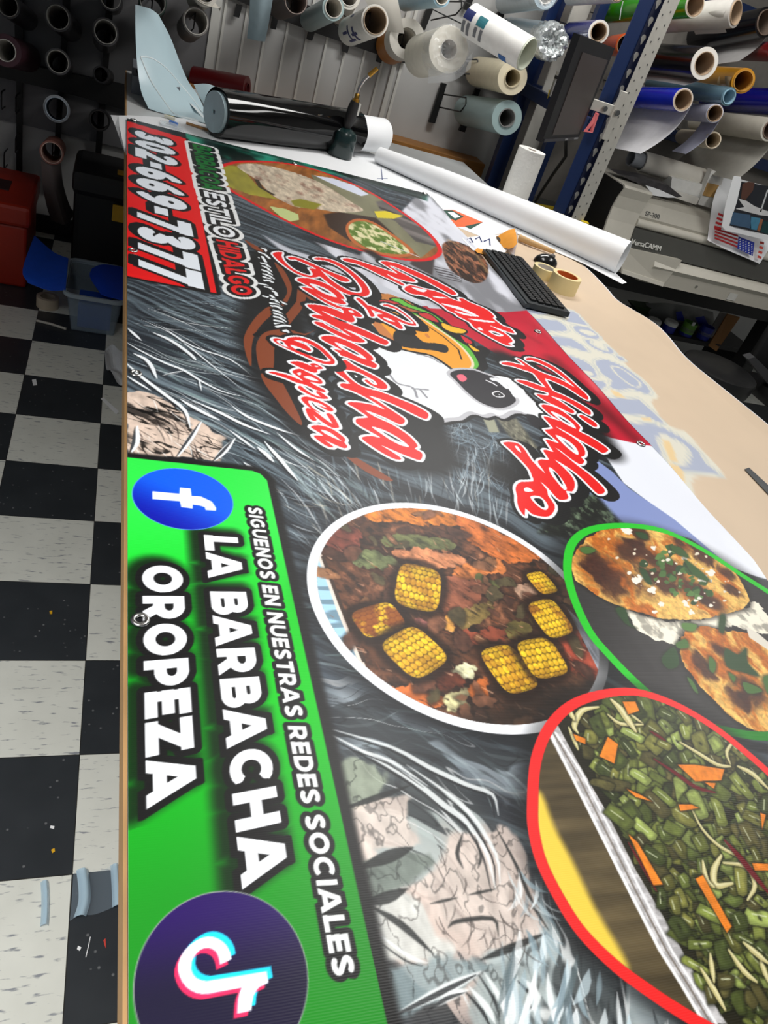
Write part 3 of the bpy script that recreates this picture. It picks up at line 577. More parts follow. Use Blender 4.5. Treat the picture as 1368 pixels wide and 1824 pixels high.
    S2 = [(OD, [(200, 190), (230, 168), (300, 178), (370, 195), (400, 165), (470, 150), (560, 150), (680, 185), (800, 245), (900, 320), (980, 400), (1035, 470), (1030, 510), (980, 522), (880, 510), (760, 470), (620, 405), (480, 345), (360, 290), (260, 240)]),
          (OD, [(430, 490), (530, 480), (640, 510), (740, 555), (700, 520), (760, 505), (850, 550), (880, 580), (800, 590), (800, 620), (760, 635), (650, 600), (560, 560), (480, 520)]),
          (OD, [(465, 610), (560, 578), (650, 620), (780, 680), (860, 740), (860, 785), (780, 775), (700, 760), (800, 820), (900, 870), (910, 890), (880, 900), (760, 860), (640, 800), (520, 770), (380, 710), (230, 660), (140, 632), (180, 620), (300, 640), (440, 680), (610, 750), (540, 690), (480, 645)]),
          (OD, [(535, 830), (570, 812), (620, 850), (720, 920), (850, 965), (780, 900), (830, 890), (930, 960), (950, 985), (900, 992), (800, 980), (680, 930), (570, 870)]),
          (OD, [(585, 975), (650, 958), (760, 985), (900, 1050), (1000, 1115), (1015, 1150), (980, 1162), (900, 1130), (800, 1070), (765, 1030), (680, 1015), (690, 1060), (760, 1130), (850, 1185), (740, 1140), (650, 1070), (595, 1015)]),
          (OD, [(640, 1130), (720, 1125), (860, 1230), (1010, 1335), (920, 1195), (1000, 1205), (1090, 1355), (1075, 1385), (990, 1380), (860, 1300), (740, 1205), (790, 1270), (760, 1290), (700, 1260)]),
          (OD, [(712, 1375), (760, 1350), (860, 1355), (1000, 1400), (1120, 1480), (1180, 1540), (1165, 1580), (1205, 1630), (1195, 1655), (1140, 1655), (1000, 1595), (900, 1550), (1020, 1640), (960, 1645), (860, 1590), (760, 1510), (770, 1485), (880, 1490), (780, 1420)])]
    S3 = [(OE, [(130, 78), (170, 65), (280, 85), (420, 130), (560, 175), (680, 215), (770, 245), (700, 190), (600, 130), (575, 105), (640, 100), (760, 125), (900, 180), (1060, 250), (1220, 330), (1368, 410), (1420, 445), (1450, 480), (1400, 490), (1250, 410), (1100, 330), (960, 265), (830, 205), (700, 150), (680, 160), (790, 220), (900, 275), (975, 320), (960, 340), (880, 330), (760, 300), (640, 245), (700, 290), (800, 340), (850, 372), (820, 380), (720, 330), (580, 265), (430, 190), (290, 130), (180, 105)]),
          (OF, [(-60, 190), (90, 230), (210, 255), (340, 300), (425, 352), (560, 395), (530, 355), (580, 355), (660, 400), (800, 455), (900, 510), (960, 575), (940, 590), (1000, 640), (1070, 690), (1150, 715), (1205, 770), (1170, 775), (1050, 730), (900, 680), (960, 710), (1080, 770), (1165, 840), (1180, 880), (1130, 900), (1180, 925), (1100, 920), (980, 860), (850, 790), (720, 710), (680, 660), (640, 630), (520, 570), (490, 540), (400, 500), (330, 440), (210, 370), (170, 345), (60, 310), (-40, 300), (-140, 240)]),
          (OE, [(290, 540), (330, 530), (420, 610), (500, 720), (490, 740), (455, 735), (410, 650)]), (OE, [(430, 610), (560, 660), (720, 730), (860, 800), (960, 822), (900, 760), (760, 660), (640, 622), (595, 608), (650, 600), (760, 640), (900, 740), (985, 830), (960, 845), (860, 825), (720, 765), (560, 695), (440, 650)]), (OE, [(530, 720), (600, 712), (700, 740), (780, 800), (835, 875), (790, 880), (740, 845), (640, 800), (570, 760)])]
    S4 = [(OG, [(80, 155), (110, 148), (180, 150), (330, 185), (240, 115), (275, 120), (330, 155), (420, 215), (540, 270), (680, 320), (780, 370), (860, 415), (760, 330), (640, 240), (500, 165), (400, 130), (345, 125), (345, 105), (400, 100), (500, 130), (640, 200), (760, 290), (880, 400), (960, 470), (1000, 520), (990, 545), (920, 510), (800, 430), (680, 370), (540, 318), (580, 390), (625, 450), (720, 490), (860, 560), (980, 630), (1025, 670), (1020, 705), (960, 680), (840, 600), (720, 540), (600, 505), (700, 560), (800, 630), (850, 665), (830, 690), (740, 650), (640, 600), (560, 565), (450, 490), (490, 490), (570, 500), (575, 470), (440, 430), (320, 380), (240, 345), (270, 335), (360, 350), (460, 385), (550, 415), (480, 340), (420, 265), (320, 230), (200, 190), (100, 172)]),
          (OG, [(905, 715), (930, 705), (1020, 750), (1085, 800), (1090, 830), (1060, 832), (980, 780), (920, 735)]),
          (OH, [(500, -105), (560, -115), (680, -75), (800, 5), (890, 90), (915, 130), (900, 165), (1000, 215), (1120, 290), (1200, 350), (1205, 375), (1150, 400), (1080, 355), (940, 275), (800, 190), (650, 112), (720, 160), (820, 220), (920, 300), (965, 380), (955, 430), (920, 440), (955, 480), (940, 510), (900, 515), (800, 450), (720, 385), (650, 342), (760, 430), (880, 530), (1000, 620), (1120, 730), (1170, 790), (1160, 825), (1100, 835), (1020, 760), (900, 640), (780, 550), (640, 467), (720, 540), (800, 620), (850, 700), (850, 770), (820, 810), (760, 800), (785, 860), (770, 890), (690, 895), (630, 840), (560, 760), (490, 705), (560, 790), (570, 850), (640, 950), (630, 1020), (580, 1070), (500, 1072), (400, 1045), (330, 985), (325, 1065), (270, 1000), (245, 920), (245, 860), (228, 790), (240, 740), (290, 705), (415, 700), (400, 640), (370, 570), (280, 470), (180, 370), (100, 300), (110, 285), (170, 280), (260, 300), (330, 370), (400, 480), (545, 620), (470, 510), (470, 480), (510, 465), (585, 470), (520, 375), (560, 365), (630, 385), (545, 260), (600, 265), (690, 295), (610, 220), (535, 150), (630, 135), (530, 25), (560, 10), (710, 60), (600, -10)])]
    for S, wo, bo, sh in [(S1, .0068, .020, (.012, -.012)), (S2, .0070, .018, (.006, -.012)), (S3, .0078, .020, (.014, -.010)), (S4, .0066, .016, (.016, -.006))]:
        PP = [spl(U(P, *oo), 2) for oo, P in S]
        for P in PP: A.poly(P+np.array(sh), BK, grow=bo)
        for P in PP: A.poly(P, BK, grow=bo*.9)
        for P in PP: A.poly(P, WH, grow=wo)
        for P in PP: A.poly(P, RED)
    for oo, P, c in [(OA, [(555, 448), (620, 455), (740, 500), (840, 560), (890, 612), (830, 600), (720, 560), (620, 500)], WH), (OA, [(640, 480), (740, 520), (820, 570), (740, 545)], (70, 60, 60)), (OB, [(690, 105), (740, 110), (780, 140), (720, 140)], WH), (OB, [(480, 590), (560, 610), (720, 680), (880, 770), (970, 850), (860, 820), (720, 750), (580, 680)], WH), (OB, [(600, 650), (760, 720), (860, 785), (740, 740)], BK), (OB, [(455, 205), (560, 240), (680, 290), (560, 265)], BK), (OB, [(410, 340), (520, 390), (600, 430), (500, 395)], BK),
                     (OC, [(560, 822), (680, 850), (820, 915), (950, 1000), (1020, 1068), (920, 1050), (800, 990), (680, 910)], WH), (OC, [(690, 880), (800, 930), (920, 1005), (830, 970)], BK), (OC, [(260, 145), (350, 165), (460, 215), (435, 250), (480, 315), (420, 300), (330, 230)], BK), (OC, [(350, 190), (375, 195), (390, 212), (368, 212)], WH),
                     (OD, [(245, 200), (330, 205), (400, 280), (440, 300), (330, 265)], WH), (OD, [(300, 215), (330, 225), (340, 248), (310, 238)], BK), (OD, [(480, 190), (600, 205), (720, 255), (840, 330), (930, 420), (985, 470), (900, 480), (760, 430), (620, 360), (500, 310), (440, 270), (450, 255), (560, 290), (690, 345), (712, 320), (640, 255), (540, 215)], WH), (OD, [(540, 215), (650, 240), (790, 300), (870, 370), (940, 455), (850, 445), (740, 410), (620, 370), (510, 322), (560, 310), (690, 365), (745, 345), (740, 300), (650, 240)], BK),
                     (OD, [(525, 640), (575, 630), (580, 660), (550, 668)], WH), (OD, [(610, 690), (690, 680), (780, 720), (820, 750), (730, 740), (660, 715)], WH), (OD, [(845, 1410), (960, 1440), (1100, 1540), (1118, 1560), (1000, 1510), (900, 1460)], WH), (OD, [(770, 1035), (850, 1060), (935, 1118), (880, 1100), (800, 1070)], WH), (OD, [(760, 540), (800, 538), (815, 555), (780, 555)], WH),
                     (OF, [(-10, 235), (100, 245), (140, 258), (60, 268)], WH), (OF, [(210, 325), (300, 333), (405, 348), (300, 352), (230, 340)], WH), (OF, [(330, 415), (540, 458), (760, 560), (740, 570), (560, 500), (340, 430)], WH), (OF, [(480, 500), (600, 530), (760, 572), (620, 560), (500, 520)], WH), (OF, [(640, 600), (800, 612), (960, 635), (940, 648), (760, 630)], WH), (OF, [(890, 750), (960, 750), (1075, 800), (1020, 815), (940, 785)], WH), (OF, [(935, 765), (1000, 780), (1030, 798), (970, 788)], BK), (OF, [(755, 715), (790, 705), (830, 745), (780, 735)], WH), (OE, [(930, 395), (1040, 420), (1110, 435), (1060, 460), (960, 420)], WH), (OE, [(600, 752), (660, 760), (740, 800), (660, 785)], WH),
                     (OH, [(600, -48), (700, -10), (820, 70), (870, 138), (760, 90), (660, 15)], WH), (OH, [(680, 5), (760, 50), (810, 90), (740, 55)], BK), (OH, [(650, 205), (760, 250), (860, 330), (897, 405), (860, 408), (740, 310)], WH), (OH, [(730, 260), (800, 310), (850, 370), (790, 325)], (120, 120, 130)), (OH, [(580, 550), (640, 585), (720, 680), (770, 770), (740, 790), (660, 700), (600, 620)], WH), (OH, [(622, 590), (680, 640), (730, 740), (680, 690)], BK), (OH, [(380, 865), (470, 855), (540, 905), (575, 970), (540, 1005), (460, 960)], WH), (OH, [(420, 885), (500, 888), (535, 970), (495, 965)], BK), (OH, [(318, 775), (360, 765), (415, 805), (330, 808)], WH), (OH, [(218, 325), (250, 328), (288, 392), (250, 370)], WH)]:
        A.poly(spl(U(P, *oo), 3), c)
    # ---- red phone panel and the line beside it
    PN = U([(222, 214), (331, 247), (386, 522), (222, 491)]); A.poly(PN, BK, grow=.010, soft=.004); A.poly(PN, (232, 18, 20))
    A.line(U([(222, 487), (380, 516)]), .006, (238, 24, 26))
    text_block(A, '302-669-7377', [(.0655, 3.04), (.196, 3.02), (.0765, 1.765), (.2245, 1.742)], .130, .06, [(.10, BK, 0, 1), (.085, BK, 0, 0), (0, (236, 243, 252), 0, 0)], .05, (-.009, .012))
    for txt, q, c in [('BARBACOA', [(.264, 3.035), (.332, 3.035), (.268, 2.53), (.334, 2.535)], (10, 112, 40)), ('ESTILO', [(.270, 2.505), (.334, 2.505), (.275, 2.12), (.337, 2.125)], (240, 244, 248)), ('HIDALGO', [(.277, 2.095), (.337, 2.095), (.289, 1.742), (.342, 1.758)], (224, 24, 24))]:
        text_block(A, txt, q, .115, .06, [(.40, (236, 238, 238), 0, 0), (.20, BK, 0, 0), (0, c, 0, 0)], .05)
    # ---- green panel with the social lines
    G = [(0., 1.0335), (.255, 1.0285), (.268, 1.022), (.277, 1.005), (.281, .20), (.281, .05), (0., .05)]
    A.poly(G, (22, 22, 22), grow=.014, soft=.01)
    def green(X, Y):
        t = sst(.95, .62, Y)[..., None]; u = sst(.62, .25, Y)[..., None]
        c = rgb((44, 222, 72))*(1-t)+rgb((8, 184, 28))*t
        return c*(1-u)+rgb((22, 122, 26))*u
    A.poly(G, green)
    k_ = dict(h=.135, gap=.10)
    LS = [(.42, (14, 70, 18), .5, 1), (.16, BK, 0, 0), (0, WH, 0, 0)]
    text_block(A, 'LA BARBACHA', [(.1640, .8565), (.2135, .8565), (.1665, .340), (.2140, .348)], .135, .085, [(.30, (10, 40, 12), .42, 1), (.17, BK, 0, 0), (0, WH, 0, 0)], .03, (-.008, .003))
    text_block(A, 'OROPEZA', [(.0775, .7875), (.1305, .7875), (.0800, .430), (.1305, .442)], .135, .085, [(.30, (10, 40, 12), .42, 1), (.17, BK, 0, 0), (0, WH, 0, 0)], .03, (-.008, .003))
    text_block(A, 'SIGUENOS EN NUESTRAS REDES SOCIALES', [(.2360, .9320), (.2585, .9300), (.2400, .2515), (.2615, .2505)], .12, .085, [(.25, BK, 0, 0), (0, (236, 240, 240), 0, 0)], .03)
    # round emblems
    fb = np.array((.1395, .9405))
    A.disc(fb, .0755, (90, 150, 230)); A.disc(fb, .0742, lambda X, Y: rgb((12, 92, 232))*sst(-.09, .02, (Y-.9405)*.9+(X-.1395)*.6)[..., None]+rgb((8, 16, 158))*(1-sst(-.09, .02, (Y-.9405)*.9+(X-.1395)*.6)[..., None]))
    o = (220, 800, 3.109)
    A.poly(U([(160, 233), (310, 247), (312, 212), (372, 218), (377, 258), (430, 262), (490, 290), (513, 325), (512, 340), (455, 336), (450, 320), (425, 312), (383, 306), (383, 328), (320, 320), (312, 288), (160, 276)], *o), WH)
    tt = np.array((.1425, .2645))
    A.disc(tt, .0752, (140, 150, 140)); A.disc(tt, .0742, lambda X, Y: rgb((36, 14, 84))*sst(.25, .33, Y)[..., None]+rgb((22, 18, 44))*(1-sst(.25, .33, Y)[..., None]))
    o = (220, 1300, 2.85)
    note = [(548, 1165), (540, 1130), (525, 1100), (505, 1078), (480, 1062), (455, 1053), (430, 1050), (400, 1056), (370, 1070), (338, 1092), (310, 1120), (290, 1153), (278, 1190), (278, 1222), (285, 1250), (300, 1280), (320, 1305), (344, 1323), (370, 1335), (400, 1341), (430, 1340), (600, 1308), (588, 1340), (582, 1370), (578, 1440), (648, 1425), (652, 1385), (660, 1350), (672, 1325), (690, 1305), (735, 1285), (725, 1228), (560, 1255), (420, 1277), (395, 1273), (370, 1262), (352, 1242), (342, 1215), (345, 1180), (354, 1155), (370, 1135), (388, 1118), (410, 1108), (430, 1107), (450, 1112), (468, 1124), (480, 1145), (487, 1168), (490, 1192)]
    for dx, dy, c in ((22, -27, (26, 196, 228)), (-18, 26, (250, 40, 90)), (0, 0, WH)):
        A.poly(U([(a[0]+dx, a[1]+dy) for a in note], *o), c)
    # ---- corn dish
    CO = np.array((.5421, .7377)); cc = lambda r0: (lambda w: np.clip(.5-(np.hypot(w[2]-CO[0], w[3]-CO[1])-r0)/A.aa[w[0]], 0, 1))
    A.disc(CO, .246, (18, 19, 20), .6, soft=.06)
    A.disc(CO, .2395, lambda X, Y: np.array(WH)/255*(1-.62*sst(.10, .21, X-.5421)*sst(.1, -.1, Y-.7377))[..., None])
    rc = .2245; clip = cc(rc)
    def meat(X, Y):
        a = fbm(X*34+fbm(X*20, Y*20, 60)*2, Y*30, 61, 5); b = fbm(X*120, Y*90, 62, 3); c = fbm(X*9, Y*9, 63, 3)
        k = sst(.3, .72, a)[..., None]
        rd = 1-np.abs(2*fbm(X*60+Y*30, Y*44, 64, 4)-1); k = k*.55+.45*sst(.55, .95, rd)[..., None]
        col = rgb((40, 27, 20))*(1-k)+rgb((122, 76, 52))*k
        k2 = (sst(.55, .75, a)*sst(.4, .7, b))[..., None]
        col = col*(1-k2*.6)+rgb((190, 128, 92))*k2*.6
        return col*(.72+.5*c)[..., None]
    A.disc(CO, rc, meat)
    o = (540, 880, 2.3586)
    def patch(P, c, fr=60, am=.8, soft=.006, sd=70):
        A.poly(spl(U(P, *o), 3), (24, 14, 10), .5, grow=.004, soft=.012, clip=clip)
        A.poly(spl(U(P, *o), 3), lambda X, Y: np.clip(rgb(c)*(1-am/2+am*fbm(X*fr, Y*fr*.8, sd, 4))[..., None]*(.55+.6*sst(.15, .85, 1-np.abs(2*fbm((X+Y)*70, (X-Y)*26, sd+3, 4)-1)))[..., None], 0, 1), soft=soft*.5, clip=clip, rough=.012, rf=70)
    A.poly(U([(40, 250), (75, 260), (240, 700), (150, 640), (60, 450)], *o), lambda X, Y: rgb((150, 190, 214))*(.75+.35*sst(.4, .6, vnoise(X*20, Y*110, 4)))[..., None], clip=clip)
    A.line(U([(70, 255), (150, 480), (250, 720)], *o), .004, (226, 214, 204), clip=clip); A.line(U([(84, 265), (160, 470), (255, 700)], *o), .003, (60, 44, 36), clip=clip)
    for P, c in [([(260, 60), (500, 45), (680, 80), (640, 130), (400, 120), (280, 110)], (188, 110, 40)), ([(100, 180), (160, 135), (240, 165), (240, 230), (180, 255), (110, 220)], (112, 58, 46)), ([(330, 180), (450, 165), (600, 190), (640, 225), (500, 230), (360, 225)], (96, 100, 62)), ([(640, 70), (740, 110), (820, 160), (980, 210), (1020, 260), (900, 290), (780, 250), (680, 180)], (176, 96, 44)), ([(210, 240), (330, 240), (410, 300), (300, 320), (220, 285)], (98, 106, 70)), ([(370, 235), (500, 230), (690, 270), (640, 300), (560, 315), (440, 285)], (188, 122, 84)), ([(640, 320), (800, 275), (850, 320), (760, 350), (660, 370)], (190, 112, 58)), ([(730, 340), (790, 360), (830, 400), (760, 415)], (76, 78, 44)),
                 ([(560, 350), (740, 370), (750, 430), (640, 560), (570, 480)], (122, 72, 52)), ([(640, 530), (760, 450), (800, 470), (700, 560)], (110, 92, 50)), ([(600, 500), (640, 560), (600, 570)], (196, 140, 66)), ([(660, 590), (800, 560), (860, 590), (720, 640)], (132, 66, 46)), ([(860, 560), (950, 530), (960, 580), (880, 620)], (96, 86, 46)), ([(1060, 620), (1150, 570), (1250, 750), (1180, 770), (1090, 700)], (142, 62, 44)), ([(360, 815), (480, 800), (590, 850), (580, 900), (420, 870)], (180, 96, 46)), ([(620, 740), (710, 720), (720, 780), (660, 780)], (206, 204, 166)), ([(590, 850), (690, 810), (700, 900), (610, 905)], (190, 184, 138)), ([(690, 800), (760, 780), (790, 860), (720, 900)], (150, 80, 36)), ([(470, 760), (600, 740), (700, 800), (560, 830), (490, 820)], (88, 44, 30)), ([(270, 640), (330, 660), (400, 740), (300, 720)], (70, 44, 30)), ([(900, 390), (960, 370), (990, 420), (920, 430)], (150, 120, 100)), ([(470, 530), (580, 540), (580, 570), (500, 560)], (150, 92, 84))]:
        patch(P, c)
    rq = random.Random(8)
    for _ in range(70):
        a_ = rq.uniform(0, 6.283); q_ = rc*math.sqrt(rq.random()); cx_ = (CO+q_*np.array((math.cos(a_), math.sin(a_)))); L_ = rq.uniform(.010, .026); th = rq.uniform(0, 3.14); e_ = np.array((math.cos(th), math.sin(th))); f_ = np.array((-e_[1], e_[0]))*rq.uniform(.35, .7)
        P_ = spl([cx_+L_*(math.cos(k)*e_+math.sin(k)*f_)*rq.uniform(.7, 1.2) for k in np.arange(0, 6.2, .9)], 2); c_ = rq.choice([(104, 66, 50), (122, 80, 58), (84, 54, 42), (82, 74, 50), (134, 92, 66), (150, 104, 70), (72, 46, 36)])
        A.poly(P_, (22, 14, 10), .55, grow=.002, soft=.006, clip=clip)
        A.poly(P_, (lambda c: lambda X, Y: np.clip(rgb(c)*(.6+.8*fbm(X*90, Y*60, 71, 3))[..., None], 0, 1))(c_), .9, soft=.003, clip=clip, rough=.005, rf=110)
    for _ in range(240):
        a_ = rq.uniform(0, 6.283); q_ = rc*math.sqrt(rq.random()); p_ = CO+q_*np.array((math.cos(a_), math.sin(a_))); l_ = rq.uniform(.004, .016); b_ = rq.uniform(-.6, .6)+.9
        A.line([p_, p_+l_*np.array((math.cos(b_), -math.sin(b_)))], [.0004, rq.uniform(.0006, .0022)], rq.choice([(206, 150, 120), (60, 28, 16), (30, 16, 10), (150, 80, 50), (224, 180, 150)]), .6, soft=.001, clip=clip)
    A.poly(U([(1080, 450), (1110, 480), (1250, 760), (1310, 760), (1290, 660)], *o), lambda X, Y: rgb((168, 174, 186))*(.5+.8*fbm(X*140, Y*30, 66, 3))[..., None], clip=clip)
    A.poly(U([(640, 940), (820, 880), (1000, 800), (1250, 770), (1290, 820), (900, 1000), (700, 990)], *o), (34, 26, 20), .75, soft=.04, clip=clip)
    def corn(q, nu, nv, brown, sd):
        q = U(q, *o); w = A.win(q[:, 0].min()-.01, q[:, 0].max()+.01, q[:, 1].min()-.01, q[:, 1].max()+.01)
        x, y = w[2], w[3]; a, b, c, d = q      # a->b along the cob, a->d across
        ux, vx = ((b-a)+(c-d))/2, ((d-a)+(c-b))/2; D = ux[0]*vx[1]-ux[1]*vx[0]; m = (a+b+c+d)/4
        u = ((x-m[0])*vx[1]-(y-m[1])*vx[0])/D+.5; v = (ux[0]*(y-m[1])-ux[1]*(x-m[0]))/D+.5
        sh = np.maximum(np.abs(u-.5)**4+np.abs(v-.5)**4-.5**4*1.1, 0)
        body = np.clip(1-sh*80, 0, 1)*((u > -.05) & (u < 1.05) & (v > -.05) & (v < 1.05))
        vv = .5+np.arcsin(np.clip((v-.5)*1.9, -1, 1))/2.5
        iv = np.floor(vv*nv); uu = u*nu+.5*(iv % 2)+.25*hsh(iv, 3, sd); iu = np.floor(uu)
        fu, fv = uu-iu-.5, vv*nv-iv-.5
        r = np.sqrt((fu*1.02)**2+(fv*1.02)**2)
        k = hsh(iu, iv, sd)
        col = rgb((250, 206, 44))*(.80+.24*k)[..., None]*np.array([1, .96, .8])+.10*sst(.28, .05, np.hypot(fu+.14, fv+.16))[..., None]
        col = col*(1-.5*sst(.40, .62, r))[..., None]
        br = (sst(.42, .62, fbm(x*55, y*55, sd+9, 4))*brown)[..., None]
        col = col*(1-br)+rgb((118, 52, 22))*br
        col = col*(.66+.40*np.sqrt(np.clip(1-((v-.5)*1.9)**2, 0, 1)))[..., None]
        j, i, _, _ = w
        al = (body*clip(w))[..., None]; A.C[j, i] = A.C[j, i]*(1-al)+np.clip(col, 0, 1)*al
    for q, nu, nv, br, sd in [([(412, 280), (580, 330), (565, 495), (380, 462)], 8, 8, .35, 1), ([(195, 490), (360, 455), (440, 545), (270, 620)], 7, 7, .8, 2), ([(310, 635), (470, 545), (615, 690), (480, 785)], 8, 8, .25, 3), ([(735, 650), (870, 640), (1000, 790), (860, 860)], 7, 7, .35, 4), ([(880, 620), (1040, 605), (1115, 745), (985, 785)], 7, 7, .25, 5), ([(930, 460), (1050, 440), (1140, 570), (1040, 615)], 7, 7, .55, 6), ([(925, 330), (1010, 330), (1070, 400), (1010, 430)], 5, 6, .35, 7)]:
        qq = U(q, *o); A.poly(spl(qq, 4), (30, 16, 8), .8, grow=.006, soft=.012, clip=clip); corn(q, nu, nv, br, sd)
    # ---- tortilla dish in the green ring
    GC = np.array((.9776, .7208)); A.disc(GC, .258, (14, 15, 15), .5, soft=.05)
    GR = spl(U([(1003, 1000), (1015, 960), (1050, 938), (1110, 932), (1180, 942), (1250, 975), (1320, 1020), (1400, 1075), (1460, 1150), (1480, 1230), (1450, 1290), (1400, 1316), (1340, 1318), (1260, 1300), (1200, 1275), (1140, 1230), (1080, 1170), (1040, 1120), (1010, 1050)]), 4)
    A.poly(GR, lambda X, Y: rgb((34, 200, 40))*(1-.35*sst(.62, .5, Y)*sst(.80, .86, X))[..., None])
    gin = lambda w: np.clip(.5-(sd_poly(GR, w[2], w[3])+.016)/A.aa[w[0]], 0, 1)
    A.poly(GR, lambda X, Y: rgb((52, 50, 50))*(.9+.25*fbm(X*30, Y*9, 80, 3))[..., None], grow=-.016)
    o = (980, 900, 3.526)
    def tort(P, sd, spots):
        def col(X, Y):
            a = fbm(X*38+3*fbm(X*12, Y*12, sd), Y*22, sd, 5); b = fbm(X*190, Y*150, sd+2, 3)
            k = sst(.40, .68, a)[..., None]
            c = rgb((246, 196, 104))*(1-k)+rgb((190, 104, 30))*k
            for s_, r_ in spots:
                s_ = U([s_], *o)[0]; q = np.hypot((X-s_[0])*1.0, (Y-s_[1])*.9)/r_
                k = sst(1.5, .5, q*.72+(a-.5)*2.6)[..., None]; c = c*(1-k*.9)+rgb((62, 28, 14))*k*.9
            return np.clip(c*(.78+.42*b)[..., None], 0, 1)
        A.poly(P, (24, 20, 18), .7, grow=.006, soft=.014, clip=gin); A.poly(P, col, clip=gin, rough=.004, rf=80)
    def bits(n, region, c, r, sd, al=1.):
        rr = random.Random(sd); Q = np.array(region, float); lo, hi = Q.min(0), Q.max(0); k = 0
        while k < n:
            p = np.array((rr.uniform(lo[0], hi[0]), rr.uniform(lo[1], hi[1])))
            if sd_poly(Q, p[:1], p[1:])[0] > 0: continue
            k += 1; m = rr.randint(5, 7); s = rr.uniform(*r)
            P = [p+s*rr.uniform(.5, 1.2)*np.array((math.cos(j*6.283/m), .8*math.sin(j*6.283/m))) for j in range(m)]
            A.poly(spl(U(P, *o), 2), rr.choice(c), al, clip=gin)
    t2 = spl(U([(815, 930), (850, 800), (950, 760), (1100, 790), (1250, 800), (1400, 900), (1520, 1100), (1450, 1380), (1280, 1415), (1150, 1340), (1020, 1220), (900, 1080)], *o), 3)
    A.poly(spl(U([(470, 660), (620, 690), (900, 720), (1230, 620), (1330, 650), (1400, 800), (1100, 760), (800, 870), (700, 850), (560, 770)], *o), 3), lambda X, Y: rgb((240, 234, 216))*(.72+.34*sst(.3, .5, fbm(X*60, Y*50, 83, 3)))[..., None], clip=gin, rough=.016, rf=60)
    tort(t2, 84, [((940, 1000), .016), ((1060, 900), .012), ((1250, 1150), .02), ((1200, 1230), .014)])
    t1 = spl(U([(135, 420), (150, 320), (220, 220), (340, 150), (520, 140), (700, 160), (900, 230), (1080, 340), (1200, 480), (1245, 580), (1230, 640), (1120, 675), (930, 715), (740, 715), (540, 670), (360, 600), (200, 500)], *o), 3)
    tort(t1, 90, [((360, 420), .035), ((300, 400), .018), ((480, 290), .022), ((640, 330), .022), ((760, 400), .02), ((900, 540), .022), ((1010, 600), .018), ((1100, 430), .012), ((1140, 520), .010), ((560, 180), .014), ((820, 240), .014), ((960, 320), .014), ((700, 480), .014)])
    GRN = [(52, 86, 38), (70, 108, 48), (40, 70, 34), (88, 128, 62)]
    bits(46, [(560, 380), (760, 250), (900, 400), (1030, 560), (900, 620), (700, 520)], GRN, (14, 36), 91)
    bits(36, [(300, 200), (1000, 300), (1200, 560), (900, 690), (500, 480)], [(244, 238, 226), (232, 222, 200)], (4, 16), 92)
    for p, r in [((545, 465), 42), ((640, 535), 26), ((955, 460), 34), ((1010, 425), 26), ((650, 270), 18), ((840, 330), 24), ((850, 618), 18), ((700, 620), 16), ((885, 675), 18), ((660, 672), 20), ((480, 155), 34)]:
        P = [(p[0]+r*(.7+.5*R.random())*math.cos(j*.9), p[1]+r*.7*(.7+.5*R.random())*math.sin(j*.9)) for j in range(7)]
        A.poly(spl(U(P, *o), 2), (246, 240, 230), clip=gin, rough=.007, rf=120)
    for P in [[(535, 170), (600, 180), (610, 215), (560, 205)], [(190, 270), (240, 262), (285, 285), (240, 305), (200, 295)], [(750, 255), (820, 270), (870, 330), (800, 310)], [(560, 400), (600, 410), (640, 495), (600, 480)], [(840, 340), (900, 380), (960, 430), (1000, 480), (900, 440)], [(410, 650), (470, 650), (500, 740), (540, 770), (470, 740)], [(700, 960), (780, 890), (810, 1000), (740, 1025)], [(790, 870), (850, 840), (870, 890), (810, 900)], [(1070, 690), (1100, 700), (1090, 800), (1060, 780)], [(1000, 950), (1040, 990), (1030, 1050), (1000, 1030)], [(1100, 900), (1180, 940), (1230, 900), (1240, 990), (1310, 1070), (1220, 1050), (1110, 1010)], [(1210, 1110), (1300, 1140), (1330, 1170), (1240, 1180)], [(860, 1080), (900, 1110), (930, 1180), (900, 1160)], [(1120, 1050), (1165, 1080), (1150, 1110)], [(830, 740), (920, 750), (900, 790), (840, 780)], [(1340, 1080), (1400, 1080), (1400, 1200), (1360, 1170)]]:
        A.poly(spl(U(P, *o), 3), (30, 40, 24), .6, grow=.003, soft=.006, clip=gin); A.poly(spl(U(P, *o), 3), R.choice(GRN), clip=gin)
    A.poly(U([(1230, 765), (1300, 800), (1420, 900), (1400, 930), (1250, 830)], *o), (232, 226, 212), clip=gin)
    # ---- cactus dish in the red ring
    RR = spl(U([(938, 1430), (945, 1350), (970, 1290), (1010, 1250), (1065, 1230), (1130, 1226), (1200, 1248), (1270, 1288), (1330, 1335), (1390, 1390), (1460, 1470), (1540, 1600), (1560, 1760), (1480, 1870), (1380, 1890), (1290, 1860), (1210, 1815), (1150, 1775), (1090, 1730), (1030, 1670), (990, 1610), (955, 1540), (940, 1480)]), 4)
    A.poly(RR, (14, 15, 15), .45, grow=.014, soft=.03)
    A.poly(RR, (244, 40, 40))
    rin = lambda w: np.clip(.5-(sd_poly(RR, w[2], w[3])+.0145)/A.aa[w[0]], 0, 1)
    A.poly(RR, lambda X, Y: rgb((36, 34, 22))*(.7+.6*fbm(X*40, Y*30, 100, 3))[..., None], grow=-.0145)
    o = (920, 1220, 3.02)
    A.poly(U([(110, 270), (190, 270), (420, 700), (1000, 1824), (900, 1824), (500, 1500), (110, 800)], *o), lambda X, Y: rgb((92, 80, 56))*(.62+.6*fbm(X*8+Y*6, Y*70, 101, 3))[..., None], clip=rin)
